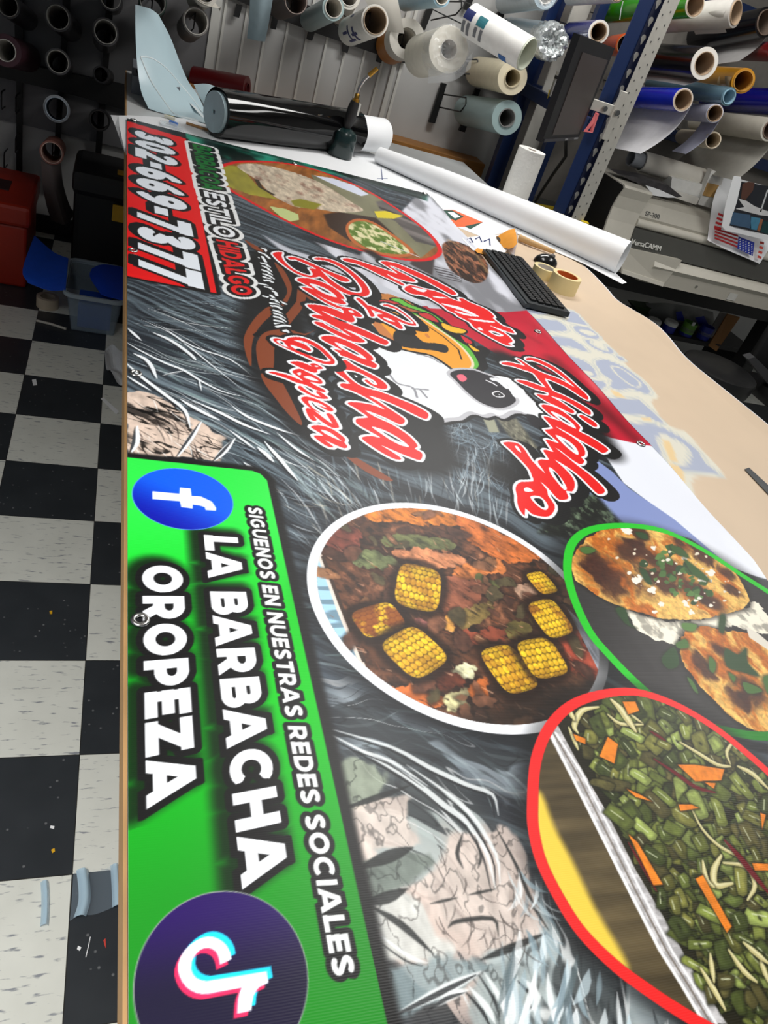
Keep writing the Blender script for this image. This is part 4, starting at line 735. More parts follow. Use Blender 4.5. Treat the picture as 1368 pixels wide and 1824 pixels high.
    A.poly(spl(U([(60, 560), (135, 590), (200, 760), (300, 950), (420, 1200), (540, 1400), (600, 1530), (480, 1480), (300, 1250), (100, 850)], *o), 3), (232, 200, 74), soft=.012, clip=rin)
    tray = U([(185, 210), (220, 215), (330, 420), (480, 680), (640, 1000), (800, 1270), (960, 1560), (1130, 1824), (1000, 1824), (880, 1620), (760, 1430), (600, 1120), (420, 760), (280, 480), (165, 260)], *o)
    A.poly(tray, lambda X, Y: rgb((202, 200, 202))*(.84+.2*sst(.35, .7, fbm(X*120+Y*60, Y*170, 103, 3)))[..., None], clip=rin)
    for dd, c, wd in [(0, (250, 250, 250), .0022), (34, (120, 112, 104), .0014), (62, (244, 244, 246), .0018)]:
        A.line(U([(180+dd*.5, 260), (290+dd, 480), (430+dd, 760), (610+dd, 1120), (770+dd, 1430), (890+dd, 1620), (1010+dd, 1824)], *o), wd, c, .9, clip=rin)
    region = np.array([(330, 230), (480, 80), (700, 80), (950, 170), (1353, 380), (1650, 700), (1920, 1200), (1920, 1900), (1600, 2030), (1300, 1960), (1150, 1824), (1000, 1600), (860, 1300), (700, 1000), (540, 720), (400, 470)], float)
    rr = random.Random(5); OL = [(88, 98, 46), (70, 80, 38), (104, 112, 54), (52, 60, 30), (94, 94, 46), (116, 128, 68), (74, 70, 40)]; k = 0
    while k < 900:
        p = np.array((rr.uniform(330, 1930), rr.uniform(80, 2030)))
        if sd_poly(region, p[:1], p[1:])[0] > 0: continue
        k += 1; L = rr.uniform(36, 85); wd = rr.uniform(18, 42); a = math.radians(rr.choice((40, 55, 60, 25, 75))+rr.uniform(-28, 28)); ca, sa = math.cos(a), math.sin(a)
        sk = rr.uniform(-.4, .4)
        P = np.array([(p[0]+ca*u*L-sa*v*wd, p[1]+sa*u*L+ca*v*wd) for u, v in ((-1, -1+sk), (-.2, -1.1), (1, -.8), (1.1, 0), (.9, 1+sk), (0, 1), (-1, .8))])
        c = np.array(rr.choice(OL))*rr.uniform(.75, 1.15); Q = U(P, *o) if rr.random() < .6 else spl(U(P, *o), 2)
        A.poly(Q, (18, 20, 10), .75, grow=.0016, soft=.004, clip=rin)
        A.poly(Q, c, clip=rin); A.poly((Q-Q.mean(0))*.8+Q.mean(0)+[-.0008, .0012], (lambda c2, s2: lambda X, Y: np.clip(rgb(c2)*(.72+.7*fbm(X*150, Y*110, s2, 3))[..., None], 0, 1))(np.minimum(c*1.2, 255), k % 7), .85, soft=.003, clip=rin)
        if rr.random() < .6:
            A.line(U([p-[ca*L*.5, sa*L*.5]+[-sa*wd*.4, ca*wd*-.4], p+[ca*L*.5, sa*L*.5]+[-sa*wd*.4, -ca*wd*.4]], *o), .0008, (226, 232, 200), .75, clip=rin)
        if rr.random() < .3:
            A.disc(U([p], *o)[0], (.0022, .0030), (34, 38, 18), .8, soft=.002, clip=rin)
    for P, c, W in [([(600, 150), (640, 180), (680, 210)], 0, .004), ([(1180, 290), (1130, 360), (1150, 430)], 0, .004), ([(880, 310), (980, 370), (1080, 430), (1150, 440)], 0, .006), ([(1190, 440), (1270, 480), (1353, 560)], 0, .008), ([(940, 670), (1000, 780), (1090, 870), (1200, 930), (1270, 990)], 0, .004), ([(1100, 920), (1060, 1000), (1070, 1080), (1160, 1070)], 0, .007), ([(1110, 960), (1230, 980), (1280, 1080), (1240, 1160)], 0, .005), ([(1000, 950), (1020, 1050), (1060, 1090)], 0, .006), ([(440, 120), (350, 140), (310, 220), (330, 260)], 0, .007), ([(490, 160), (560, 210), (680, 215)], 0, .005), ([(510, 80), (560, 130), (600, 190), (640, 250)], 0, .011), ([(280, 230), (310, 300), (330, 350)], 0, .005), ([(280, 130), (310, 190)], 0, .007), ([(990, 1530), (1060, 1640), (1120, 1750)], 0, .006), ([(1040, 1450), (1060, 1600)], 0, .005), ([(1310, 1480), (1353, 1600)], 0, .006), ([(1220, 1390), (1353, 1500)], 0, .007), ([(1140, 1430), (1220, 1540), (1290, 1600)], 0, .006),
                    ([(740, 400), (860, 480), (960, 550), (1065, 580)], 1, .0045), ([(1120, 840), (1200, 930), (1280, 1030), (1353, 1120)], 1, .006), ([(720, 250), (800, 300)], 1, .004), ([(600, 850), (700, 1020), (750, 1110)], 1, .003)]:
        Q = U(spl(P, 3, False), *o); W = np.sin(np.linspace(.35, 2.8, len(Q)))*W*(.62 if c == 0 else .8)
        A.line(Q, W, (20, 20, 10), .6, grow=.002, soft=.004, clip=rin); A.line(Q, W, (196, 186, 128) if c == 0 else (104, 22, 30), clip=rin)
        if c == 0: A.line(Q+[.001, .001], W*.4, (236, 230, 186), .8, soft=.002, clip=rin)
    for P in [[(445, 385), (490, 280), (545, 320), (525, 425)], [(305, 265), (370, 290), (370, 320), (320, 300)], [(865, 430), (960, 430), (1118, 455), (1100, 515), (960, 520)], [(600, 805), (650, 850), (785, 1075), (735, 1080)], [(960, 1045), (1000, 1025), (1155, 1300), (1130, 1335)], [(870, 645), (940, 645), (980, 665), (880, 680)], [(590, 560), (660, 590), (730, 630), (640, 605)], [(1010, 525), (1070, 530), (1060, 560)], [(1265, 960), (1353, 965), (1353, 1000), (1280, 1000)], [(1310, 690), (1340, 700), (1320, 780)], [(570, 90), (640, 90), (660, 140), (600, 160)]]:
        Q = U(P, *o); A.poly(Q, (26, 18, 8), .7, grow=.002, soft=.004, clip=rin); A.poly(Q, lambda X, Y: rgb((244, 138, 40))*(.8+.3*fbm(X*160, Y*120, 108, 3))[..., None], clip=rin)
    # woven-vinyl hem shine is left to the light; clamp
    np.clip(A.C, 0, 1, out=A.C)

def cover_art(A):
    """reverse of an old banner used as table cover: ghost of its lettering shows through"""
    x, y = np.meshgrid(A.X, A.Y)
    n = fbm(x*4, y*3, 200, 4)
    A.C[:] = rgb((214, 192, 166))*(.95+.09*n)[..., None]
    o = (960, 500, 3.353)
    CR = (222, 219, 204); BL = (172, 180, 200); TN = (232, 204, 154)
    A.poly(spl(U([(-200, 40), (-60, 40), (60, 150), (210, 172), (350, 310), (470, 420), (540, 510), (640, 590), (718, 690), (680, 720), (765, 850), (880, 900), (985, 1010), (1115, 1155), (1090, 1175), (930, 1170), (940, 1300), (880, 1300), (640, 1020), (300, 620), (0, 290), (-200, 150)], *o), 3), CR, soft=.006)
    o1, o2 = (940, 530, 3.967), (1060, 620, 3.967)
    BLU = [(o1, [(190, 85), (330, 95), (380, 140), (432, 192), (370, 180), (330, 172), (275, 162), (300, 132), (235, 128)]), (o1, [(325, 200), (380, 195), (450, 215), (512, 268), (500, 286), (440, 280), (370, 250)]), (o1, [(415, 290), (450, 298), (445, 318), (520, 358), (580, 376), (565, 335), (612, 370), (610, 388), (560, 386), (480, 352), (430, 318)]), (o1, [(632, 403), (675, 416), (692, 438), (652, 430)]),
           (o1, [(10, 148), (215, 158), (288, 226), (200, 232), (90, 216)]), (o1, [(120, 268), (320, 288), (432, 368), (385, 368), (300, 340), (170, 330)]), (o1, [(-40, 60), (100, 70), (150, 110), (20, 110)]), (o1, [(240, 395), (350, 420), (450, 470), (495, 540), (470, 560), (380, 535), (310, 480)]), (o1, [(390, 565), (540, 590), (562, 612), (530, 642), (450, 640)]),
           (o1, [(488, 445), (560, 433), (690, 488), (800, 570), (872, 655), (850, 676), (770, 650), (720, 640), (650, 650), (590, 622), (604, 580), (540, 540), (500, 480)]), (o2, [(60, 350), (300, 360), (330, 370), (492, 522), (430, 506), (350, 470), (110, 440)]),
           (o2, [(245, 540), (310, 525), (440, 540), (600, 620), (740, 730), (790, 810), (893, 887), (830, 872), (620, 850), (588, 820), (660, 820), (692, 760), (660, 690), (560, 630), (470, 605), (440, 640), (470, 720), (490, 800), (380, 700), (280, 600)])]
    BLU = [spl(U(P, *oo), 2) for oo, P in BLU]
    for Q in BLU: A.poly(Q, (190, 196, 196), grow=.010, soft=.003)
    for Q in BLU: A.poly(Q, CR, grow=.0065, soft=.002)
    for Q in BLU: A.poly(Q, BL, soft=.002)
    for oo, P in [(o1, [(368, 222), (430, 224), (492, 256), (450, 264), (392, 242)]), (o1, [(380, 512), (450, 520), (472, 545), (420, 545)])]: A.poly(spl(U(P, *oo), 3), CR, soft=.002)
    Q = spl(U([(600, 482), (660, 492), (760, 560), (802, 602), (788, 630), (730, 610), (640, 540)], *o1), 3); A.line(np.vstack([Q, Q[:1]]), .0035, CR)
    for oo, P in [(o1, [(588, 645), (650, 665), (702, 706), (630, 696)]), (o2, [(330, 485), (400, 490), (402, 512), (350, 505)]), (o2, [(480, 635), (535, 650), (592, 790), (540, 800)]), (o2, [(540, 805), (590, 820), (640, 880), (646, 1000), (590, 950), (540, 875)])]:
        A.poly(U(P, *oo), TN, soft=.003)
    np.clip(A.C, 0, 1, out=A.C)
# ================================================================ the room
YW = 4.64
def floor_mat():
    m = bpy.data.materials.new('checker_tile'); m.use_nodes = True; nt = m.node_tree; b = nt.nodes['Principled BSDF']; N = nt.nodes.new; L = nt.links.new
    tc = N('ShaderNodeTexCoord'); mp = N('ShaderNodeMapping'); L(tc.outputs['Object'], mp.inputs['Vector'])
    # tile corner measured at x = .0353, row lines at y = 3.641 - k * .3048
    mp.inputs['Location'].default_value = (.2695/.3048, -3.641/.3048, .5); mp.inputs['Scale'].default_value = (1/.3048, 1/.3048, 0)
    ch = N('ShaderNodeTexChecker'); ch.inputs['Scale'].default_value = 1; L(mp.outputs['Vector'], ch.inputs['Vector'])
    ch.inputs['Color1'].default_value = (1, 1, 1, 1); ch.inputs['Color2'].default_value = (0, 0, 0, 1)
    n1 = N('ShaderNodeTexNoise'); n1.inputs['Scale'].default_value = 30; n1.inputs['Detail'].default_value = 3
    m1 = N('ShaderNodeMapping'); m1.inputs['Scale'].default_value = (.8, 3.6, 1); L(tc.outputs['Object'], m1.inputs['Vector']); L(m1.outputs['Vector'], n1.inputs['Vector'])
    r1 = N('ShaderNodeValToRGB'); r1.color_ramp.elements[0].position = .60; r1.color_ramp.elements[1].position = .70; L(n1.outputs['Fac'], r1.inputs['Fac'])
    n2 = N('ShaderNodeTexVoronoi'); n2.inputs['Scale'].default_value = 34; L(tc.outputs['Object'], n2.inputs['Vector'])
    r2 = N('ShaderNodeValToRGB'); r2.color_ramp.elements[0].position = .06; r2.color_ramp.elements[0].color = (1, 1, 1, 1); r2.color_ramp.elements[1].position = .13; r2.color_ramp.elements[1].color = (0, 0, 0, 1); L(n2.outputs['Distance'], r2.inputs['Fac'])
    n3 = N('ShaderNodeTexNoise'); n3.inputs['Scale'].default_value = 9; n3.inputs['Detail'].default_value = 5; L(tc.outputs['Object'], n3.inputs['Vector'])
    def mix(f, a, c):
        x = N('ShaderNodeMix'); x.data_type = 'RGBA'
        if isinstance(f, float): x.inputs['Factor'].default_value = f
        else: L(f, x.inputs['Factor'])
        for s, v in (('A', a), ('B', c)):
            if isinstance(v, tuple): x.inputs[s].default_value = (*lin(v), 1)
            else: L(v, x.inputs[s])
        return x.outputs['Result']
    wh = mix(n3.outputs['Fac'], (204, 206, 198), (226, 228, 220)); wh = mix(r1.outputs['Color'], wh, (140, 144, 150))
    bl = mix(n3.outputs['Fac'], (38, 42, 46), (54, 58, 62)); bl = mix(r2.outputs['Color'], bl, (104, 106, 108))
    tile = mix(ch.outputs['Fac'], wh, bl)
    br = N('ShaderNodeTexBrick'); br.offset = 0; br.inputs['Scale'].default_value = 1; br.inputs['Brick Width'].default_value = 1; br.inputs['Row Height'].default_value = 1; br.inputs['Mortar Size'].default_value = .004; L(mp.outputs['Vector'], br.inputs['Vector'])
    L(mix(br.outputs['Fac'], tile, (40, 40, 38)), b.inputs['Base Color'])
    b.inputs['Roughness'].default_value = .32; b.inputs['Specular IOR Level'].default_value = .35
    return m
obj('floor', B().box((-3.2, -2.2, -.05), (5.2, YW, 0)), floor_mat(), kind='structure')
wl = mat('wall_paint', (196, 196, 194), .6, var=.03, scale=6)
obj('wall_far', B().box((-3.2, YW, 0), (5.2, YW+.12, 3.0)), wl, kind='structure')
obj('wall_right', B().box((5.2, -2.2, 0), (5.32, YW+.12, 3.0)), wl, kind='structure')
obj('ceiling', B().box((-3.2, -2.2, 3.0), (5.32, YW+.12, 3.1)), mat('ceiling_paint', (225, 225, 222), .8, var=.02), kind='structure')
obj('baseboard_far', B().box((-3.2, YW-.012, 0), (2.2, YW, .10)), mat('black_base', (24, 24, 26), .5), kind='structure')
# panel coloured grey to stand in for shade behind the left rack, reaching to the first white panel
obj('shaded_panel', B().box((-3.2, YW-.02, .55), (.41, YW-.001, 3.0)), mat('shaded_panel_grey', (120, 120, 122), .6, var=.05, scale=5), kind='structure')
rb = B()
k = 0; xr = .47
while xr < 1.36:
    rb.box((xr, YW-.012, .99), (xr+.012, YW-.001, 3.0)); xr += .1075
rb.box((.41, YW-.03, .97), (.455, YW-.001, 3.0)); rb.box((1.395, YW-.016, .97), (1.42, YW-.001, 3.0)); rb.box((1.44, YW-.012, .97), (1.455, YW-.001, 3.0))
obj('trim_2', rb, mat('white_batten', (222, 222, 216), .5, var=.03), kind='structure')
obj('trim_3', B().box((.2, YW-.16, .90), (2.06, YW-.001, .975), .004), mat('pine', (170, 116, 56), .5, var=.25, scale=8, stretch=(1, 14, 14)), kind='structure')
obj('unseen_shade_block', B().box((-3.2, 3.30, 1.50), (.22, YW-.021, 2.99)), mat('shade_block_grey', (120, 120, 122), .6, var=.05, scale=5), kind='structure')  # added block out of view, there to shade the far left wall
# ================================================================ work table, cover, banner
tb = thing('work_table', 'long work table with plywood edge under the printed banner and paper cover', 'table', (.9, 1.7, 0))
XL = lambda y: .0640-(y-.24)*(.0250/2.91)
obj('tabletop', B().prism([(XL(-.9)+.0005, -.9, .982), (1.735, -.9, .982), (1.735, 4.05, .982), (XL(4.05)+.0005, 4.05, .982)], (0, 0, .0515)), mat('laminate', (196, 198, 198), .35, var=.04, scale=9), tb)
obj('edge_band', B().prism([(XL(-.9)-.004, -.9, .982), (XL(-.9), -.9, .982), (XL(4.05), 4.05, .982), (XL(4.05)-.004, 4.05, .982)], (0, 0, .0515)), mat('plywood', (168, 130, 84), .6, var=.28, scale=14, stretch=(1, .6, 30)), tb, label='raw plywood edge')
for lx, ly in ((.12, -.8), (1.6, -.8), (.12, 3.9), (1.6, 3.9)):
    obj('leg', B().box((lx, ly, 0), (lx+.09, ly+.09, .985), .004), mat('pine_leg', (150, 112, 70), .6, var=.2, scale=9, stretch=(10, 10, 1)), tb)
for lx in (.10, 1.62):
    obj('rail', B().box((lx, -.75, .86), (lx+.04, 3.95, .985)), MATS['pine_leg'], tb)
obj('shelf', B().box((.14, -.7, .30), (1.66, 3.9, .33)), MATS['pine_leg'], tb)

# brown/white reversed banner used as cover: right edge hangs wavily over the table side
edge = [(1000, 440), (1030, 457), (1060, 484), (1085, 512), (1100, 533), (1120, 545), (1150, 556), (1178, 570), (1198, 593), (1218, 624), (1240, 646), (1270, 668), (1310, 698), (1368, 741), (1440, 800), (1560, 900), (1760, 1080)]
ed = np.array([onz(*p, ZT)[:2] for p in edge]); oe = np.argsort(ed[:, 1])
cy = np.concatenate([np.arange(-.2, 1.4, .016), np.arange(1.4, 2.905, .0085)]); cx = np.arange(1.0, 1.92, .0045)
AC = Art(cx, cy); cover_art(AC)
xe = np.interp(cy, ed[oe, 1], ed[oe, 0]); xe = np.convolve(np.pad(xe, 4, 'edge'), np.ones(9)/9, 'valid')
s = np.linspace(0, 1, len(cx)+8); XX = 1.0+(xe[:, None]-1.0)*s[None, :]; YY = np.repeat(cy[:, None], len(s), 1)
ZZ = 1.0375+.0012*np.sin(YY*7+XX*3)*np.sin(XX*5)-np.clip(XX-1.735, 0, 1)**1.3*.25
ZZ[:, -1] -= .002
ci = np.clip(np.searchsorted(cx, XX), 0, len(cx)-1); CC = AC.C[np.arange(len(cy))[:, None], ci]; CC[:, -3:] = rgb((236, 240, 248))
cov = coloured('table_cover', np.stack([XX, YY, ZZ], 2), CC, rough=.5, spec=.3, weave=False)
tag(cov, 'cream reversed banner covering the right side of the table, ghosted blue lettering showing through', 'table cover')

ban = thing('vinyl_banner', 'large printed vinyl banner lying face up along the table, green panel and food dishes', 'banner', (.64, 1.6, ZT))
xs = np.arange(.036, 1.2535, .0011); ys = [.06]
while ys[-1] < 3.158: ys.append(ys[-1]+max(.0010, (ys[-1]**2+.73)*.00085))
ys = np.array(ys); AB = Art(xs, ys); banner_art(AB)
xl = .0640-(ys-.24)*(.0250/2.91)                        # the left hem follows the table edge
xr_ = np.interp(ys, [0, .81, .879, 1.3, 2.02, 2.5, 3.165], [1.237, 1.2355, 1.2466, 1.2477, 1.23, 1.244, 1.2467])
s = np.linspace(0, 1, len(xs)); XX = xl[:, None]+(xr_-xl)[:, None]*s[None, :]
fi = (XX-xs[0])/(xs[1]-xs[0]); i0 = np.clip(fi.astype(int), 0, len(xs)-2); f = (fi-i0)[..., None]; rr_ = np.arange(len(ys))[:, None]
CC = AB.C[rr_, i0]*(1-f)+AB.C[rr_, i0+1]*f
YY = np.repeat(ys[:, None], len(xs), 1)
ZZ = ZT+.0010*np.sin(YY*2.3+XX*1.7)*np.sin(YY*5.1)*np.clip((XX-.05)*4, 0, 1)
ZZ += .004*np.exp(-((XX-1.247)/.02)**2)*np.sin(YY*9)**2
sh = coloured('printed_vinyl', np.stack([XX-.64, YY-1.6, ZZ-ZT], 2), CC, ban, rough=.34, spec=.24)
steel = mat('nickel', (190, 190, 188), .25, 1., var=.05)
for px, py in [(250, 1103), (242, 664), (237, 445), (238, 213), (525, 291), (757, 344), (958, 590), (1142, 790)]:
    p = onz(px, py, ZT+.002); p[2] = ZT
    g = B(); R = []
    for k in range(13):
        a = k*2*math.pi/12; R.append((.0025*math.sin(a), .0085+.0035*math.cos(a)))
    g.lathe(p+[0, 0, .0012], p+[0, 0, 1], R, 24, loop=True)
    obj('grommet', g, steel, ban, True)
# white sheet below the far end of the banner, with its flap over the table edge
def flat(name, P, m, z, label, cat, group=None, th=.0006, n=0):
    o = obj(name, B().prism([np.append(onz(x, y, z)[:2], z) for x, y in P], (0, 0, th)), m)
    return tag(o, label, cat, group)
paper = mat('white_paper', (238, 240, 242), .55, var=.015, scale=12)
ws = thing('white_vinyl_sheet', 'plain white vinyl sheet under the far end of the banner, flap past the table edge', 'sheet', (.6, 3.3, 1.035))
P = [(226, 206), (335, 212), (440, 248), (560, 257), (640, 268), (712, 288), (790, 299), (797, 322), (803, 356), (770, 362), (700, 372), (500, 330), (300, 272), (226, 260)]
obj('sheet', B().prism([np.append(onz(x, y, 1.0342)[:2], 1.0342) for x, y in P], (0, 0, .0018)), paper, ws)
fl = [[(226, 206), (226, 232), (226, 258), (226, 276)], [(211, 206), (213, 226), (218, 250), (224, 274)], [(197, 205), (205, 224), (213, 246), (223, 273)]]
G = [[onz(*p, 1.0352-.003*i*i) for p in r] for i, r in enumerate(fl)]
obj('flap', B().sheet(G, .001), paper, ws)
blue_ink = mat('blue_ink', (40, 60, 120), .5)
a, c = onz(679, 301, 1.0362), onz(681, 320, 1.0362); d_ = onz(672, 318, 1.0362); e_ = onz(690, 318, 1.0362)
obj('registration_mark', B().tube([a, c], .002, 6).tube([d_, e_], .0015, 6), blue_ink, ws)
# ================================================================ things on the table
kraft_core = mat('cardboard_core', (150, 116, 84), .8, var=.1, scale=40)
white_core = mat('white_core', (226, 222, 214), .7, var=.04)
blackv = mat('gloss_black_vinyl', (6, 6, 7), .07, spec=.45, var=.1, scale=4)
# glossy black roll with white tail
a, c = onz(385, 238, ZT), onz(634, 274, ZT); r = .082
r = .086
a = onz(386, 201, 1.0365+r)+[0, .01, 0]; c = onz(634, 238, 1.0365+r)+[0, .03, 0]; d_ = (c-a)/np.linalg.norm(c-a); side = np.array((-d_[1], d_[0], 0)); print('BR', a, c, 33*depth(a)/FP)
br = thing('black_vinyl_roll', 'fat glossy black vinyl roll lying across the far end of the table', 'vinyl roll', ((a+c)/2)*[1, 1, 0]+[0, 0, 1.036])
R = []
Lr = np.linalg.norm(c-a)
def wob(t, k, r0, am): return r0*(1+am*math.sin(3*k+t*5)+am*.6*math.sin(7*k-t*9))
b_ = B(); n = 64; R = []
for t in np.linspace(0, Lr, 26):
    R.append([a+d_*t+wob(t, q*2*math.pi/n, r, .022)*(math.cos(q*2*math.pi/n)*side+math.sin(q*2*math.pi/n)*np.array((0, 0, 1.))) for q in range(n)])
R2 = [[a+d_*t+r*.86*(math.cos(q*2*math.pi/n)*side+math.sin(q*2*math.pi/n)*np.array((0, 0, 1.))) for q in range(n)] for t in np.linspace(Lr, 0, 3)]
b_.rings(R+R2, close_v=True)
obj('film', b_, blackv, br, True)
obj('backing', B().pipe(c+d_*.001, c+d_*.17, r*.84, r*.80, 48), paper, br, True, label='white paper tail of the roll')
obj('inner_film', B().pipe(a-d_*.012, a+d_*.2, r*.83, r*.10, 48), mat('pale_blue_core', (176, 200, 208), .4), br, True, label='pale blue film coiled inside the open end')
# long white roll, coiled looser toward the near end
a = np.array((1.10, 3.50, 1.036+.036)); c = np.array((1.93, 2.655, 1.036+.070)); d_ = (c-a)/np.linalg.norm(c-a)
wr = thing('white_paper_roll', 'long loosely coiled white roll lying diagonally, past the right edge of the table', 'paper roll', ((a+c)/2)*[1, 1, 0]+[0, 0, 1.036])
L_ = np.linalg.norm(c-a); sd_ = np.array((-d_[1], d_[0], 0)); R = []
for t, rr in [(0, .034), (L_*.3, .047), (L_*.6, .056), (L_, .066)]:
    ax = a+d_*t; ax = np.array((ax[0], ax[1], 1.037+rr))
    R.append([ax+rr*(math.cos(q*2*math.pi/48)*sd_+math.sin(q*2*math.pi/48)*np.array((0, 0, 1.))) for q in range(48)])
inn = [[(p-np.mean(r_, axis=0))*.93+np.mean(r_, axis=0) for p in r_] for r_ in R[::-1]]
obj('sheet', B().rings(R+inn, close_v=True), paper, wr, True)
q = flat('blue_printed_strip', [(905, 408), (925, 404), (1000, 440), (1087, 479), (1116, 504), (1108, 506), (1040, 470), (960, 436)], paper, 1.0395, 'white printed strip with blue ink lying below the long white roll', 'sheet', th=.0012)
tr = thing('tan_paper_roll', 'small flattened tan paper roll beside the long white roll', 'paper roll', onz(950, 440, 1.04))
obj('sheet', B().tube([onz(925, 423, 1.052), onz(945, 432, 1.052), onz(988, 449, 1.050)], [.013, .012, .008], 16), mat('tan_paper', (196, 160, 110), .7), tr, True)
# printed loose sheets
ls = thing('logo_sheet', 'white printed sheet with an orange and black emblem near the banner corner', 'sheet', onz(850, 395, 1.04))
def onp(P, z): return [np.append(onz(x, y, z)[:2], z) for x, y in P]
obj('sheet', B().prism(onp([(768, 350), (800, 330), (850, 345), (918, 400), (915, 410), (862, 424), (812, 404)], 1.0372), (0, 0, .0012)), paper, ls)
orng = mat('orange_ink', (236, 104, 50), .5); blk = mat('black_ink', (22, 28, 28), .5); grn = mat('dark_green_ink', (20, 74, 60), .5)
obj('emblem', B().prism(onp([(789, 374), (808, 374), (860, 396), (836, 404), (806, 404)], 1.0385), (0, 0, .0004)), orng, ls)
obj('emblem', B().prism(onp([(789, 374), (806, 375), (826, 386), (812, 393), (798, 388)], 1.0391), (0, 0, .0004)), grn, ls)
obj('emblem', B().prism(onp([(797, 378), (808, 378), (820, 386), (810, 389)], 1.0397), (0, 0, .0004)), paper, ls)
obj('emblem', B().prism(onp([(828, 403), (860, 396), (838, 408)], 1.0391), (0, 0, .0004)), grn, ls)
ns = thing('number_sheet', 'white sheet with blue handwritten digits, overlapping the steak picture', 'sheet', onz(850, 435, 1.04))
obj('sheet', B().prism(onp([(822, 424), (862, 420), (905, 418), (920, 412), (916, 436), (899, 450), (862, 448), (842, 446)], 1.0408), (0, 0, .0010)), paper, ns)
for q in ([(832, 427), (838, 424), (842, 432)], [(847, 426), (854, 422), (858, 431)], [(862, 430), (872, 426), (873, 437)], [(836, 431), (838, 433)]):
    obj('digit', B().tube([np.append(onz(x, y, 1.0422)[:2], 1.0422) for x, y in q], .0028, 6), blue_ink, ns)
obj('orange_border', B().prism(onp([(846, 446), (850, 442), (880, 448), (874, 456), (850, 450)], 1.0422), (0, 0, .0003)), mat('amber_ink', (236, 156, 40), .5), ns)
cs = thing('curled_sign_sheet', 'curled sheet with orange and black print and grey back, beyond the keyboard', 'sheet', onz(905, 435, 1.045))
G = [[onz(*p, 1.043+h) for p, h in zip(r_, (0, .012, .03, .038))] for r_ in ([(884, 422), (893, 417), (905, 410), (917, 407)], [(890, 431), (900, 429), (911, 425), (920, 420)], [(897, 441), (906, 443), (914, 441), (921, 434)])]
obj('sheet', B().sheet(G, .001), MATS['amber_ink'], cs, True)
obj('grey_back', B().prism([onz(900, 440, 1.044), onz(921, 410, 1.078), onz(922, 430, 1.07), onz(915, 457, 1.044)], (0, 0, .001)), mat('grey_back', (196, 196, 200), .5), cs)
obj('black_print', B().prism([onz(884, 421, 1.0465), onz(892, 424, 1.0475), onz(891, 431, 1.0475)], (0, 0, .0008)), blk, cs)
# keyboard
k0 = onz(862, 452, ZT)[:2]; k1 = onz(893, 448, ZT)[:2]; k3 = onz(930, 549, ZT)[:2]; k2 = onz(975, 541, ZT)[:2]
u = ((k3-k0)+(k2-k1))/2; lu = np.linalg.norm(u); u /= lu; v_ = np.array((-u[1], u[0])); v_ = v_ if v_@(k1-k0) > 0 else -v_; wv = .150; org = k0
kb = thing('keyboard', 'black computer keyboard lying on the banner edge', 'keyboard', (*(org+u*lu/2), 1.043))
def kp(a, c, z): q = org+u*a+v_*c; return np.array((q[0], q[1], z))
obj('case', B().prism([kp(0, 0, 1.043), kp(lu, 0, 1.043), kp(lu+.004, wv, 1.043), kp(0, wv, 1.043)], (0, 0, .016)), mat('keyboard_case', (30, 35, 38), .45, var=.05), kb)
obj('front_lip', B().prism([kp(-.003, -.008, 1.043), kp(lu+.003, -.008, 1.043), kp(lu+.003, .008, 1.043), kp(-.003, .008, 1.043)], (0, 0, .012)), mat('keyboard_lip', (48, 56, 60), .4), kb)
kk = B(); random.seed(3)
for i in range(5):
    x = .012; y = .018+i*.0245
    while x < lu-.02:
        wd = .0165 if not (i == 0 and .11 < x < .2) else .11
        wd = min(wd, lu-.012-x); kk.prism([kp(x, y, 1.059), kp(x+wd, y, 1.059), kp(x+wd, y+.019, 1.059), kp(x, y+.019, 1.059)], (0, 0, .006)); x += wd+.0035
obj('keys', kk, mat('keycap', (20, 22, 24), .4, var=.2, scale=300), kb)
# tape rolls, mouse
mk = mat('masking_tape', (232, 214, 160), .55, var=.05, scale=60, stretch=(1, 1, 30)); orc = mat('orange_core', (196, 92, 30), .6, var=.15); gcore = mat('grey_core', (196, 192, 186), .6)
def tape(px, py, r, h, inner, label):
    p = onz(px, py, 1.0385+h); p[2] = 1.0385
    t = thing('masking_tape_roll', label, 'tape roll', p, 'masking tape rolls on the cover')
    obj('tape', B().pipe(p, p+[0, 0, h], r, r*.74, 40), mk, t, True); obj('core', B().pipe(p+[0, 0, .001], p+[0, 0, h-.001], r*.735, r*.69, 40), inner, t, True)
    return t
tape(973, 476, .044, .036, gcore, 'flatter cream masking tape roll with grey core, beside the mouse')
tape(1011, 490, .052, .056, orc, 'taller cream masking tape roll with orange inner core')
mo = onz(972, 466, 1.045); mo[2] = 1.0385
mt_ = thing('computer_mouse', 'small glossy black mouse behind the tape rolls', 'mouse', mo)
b_ = B(); R = []
for i in range(9):
    t = i/8*math.pi/2; R.append([mo+[math.cos(t)*.050*math.cos(q*.2618), math.cos(t)*.032*math.sin(q*.2618), .001+.034*math.sin(t)] for q in range(24)])
b_.rings(R[:-1], cap0=True, cap1=True)
obj('shell', b_, mat('mouse_black', (14, 15, 16), .2, coat=.3), mt_, True)
obj('scroll_wheel', B().cyl(mo+[.02, -.004, .031], mo+[.02, .004, .031], .009, n=20), mat('grey_rubber', (120, 120, 122), .5), mt_, True)
# steel ruler
p = [onz(1326, 836, 1.04), onz(1334, 833, 1.04), onz(1440, 930, 1.04), onz(1424, 938, 1.04)]
for q in p: q[2] = 1.0395
rl = thing('steel_ruler', 'grey steel ruler with rounded end lying on the cream cover', 'ruler', p[0])
obj('blade', B().prism(p, (0, 0, .0012)), mat('ruler_steel', (104, 106, 108), .35, .9), rl)
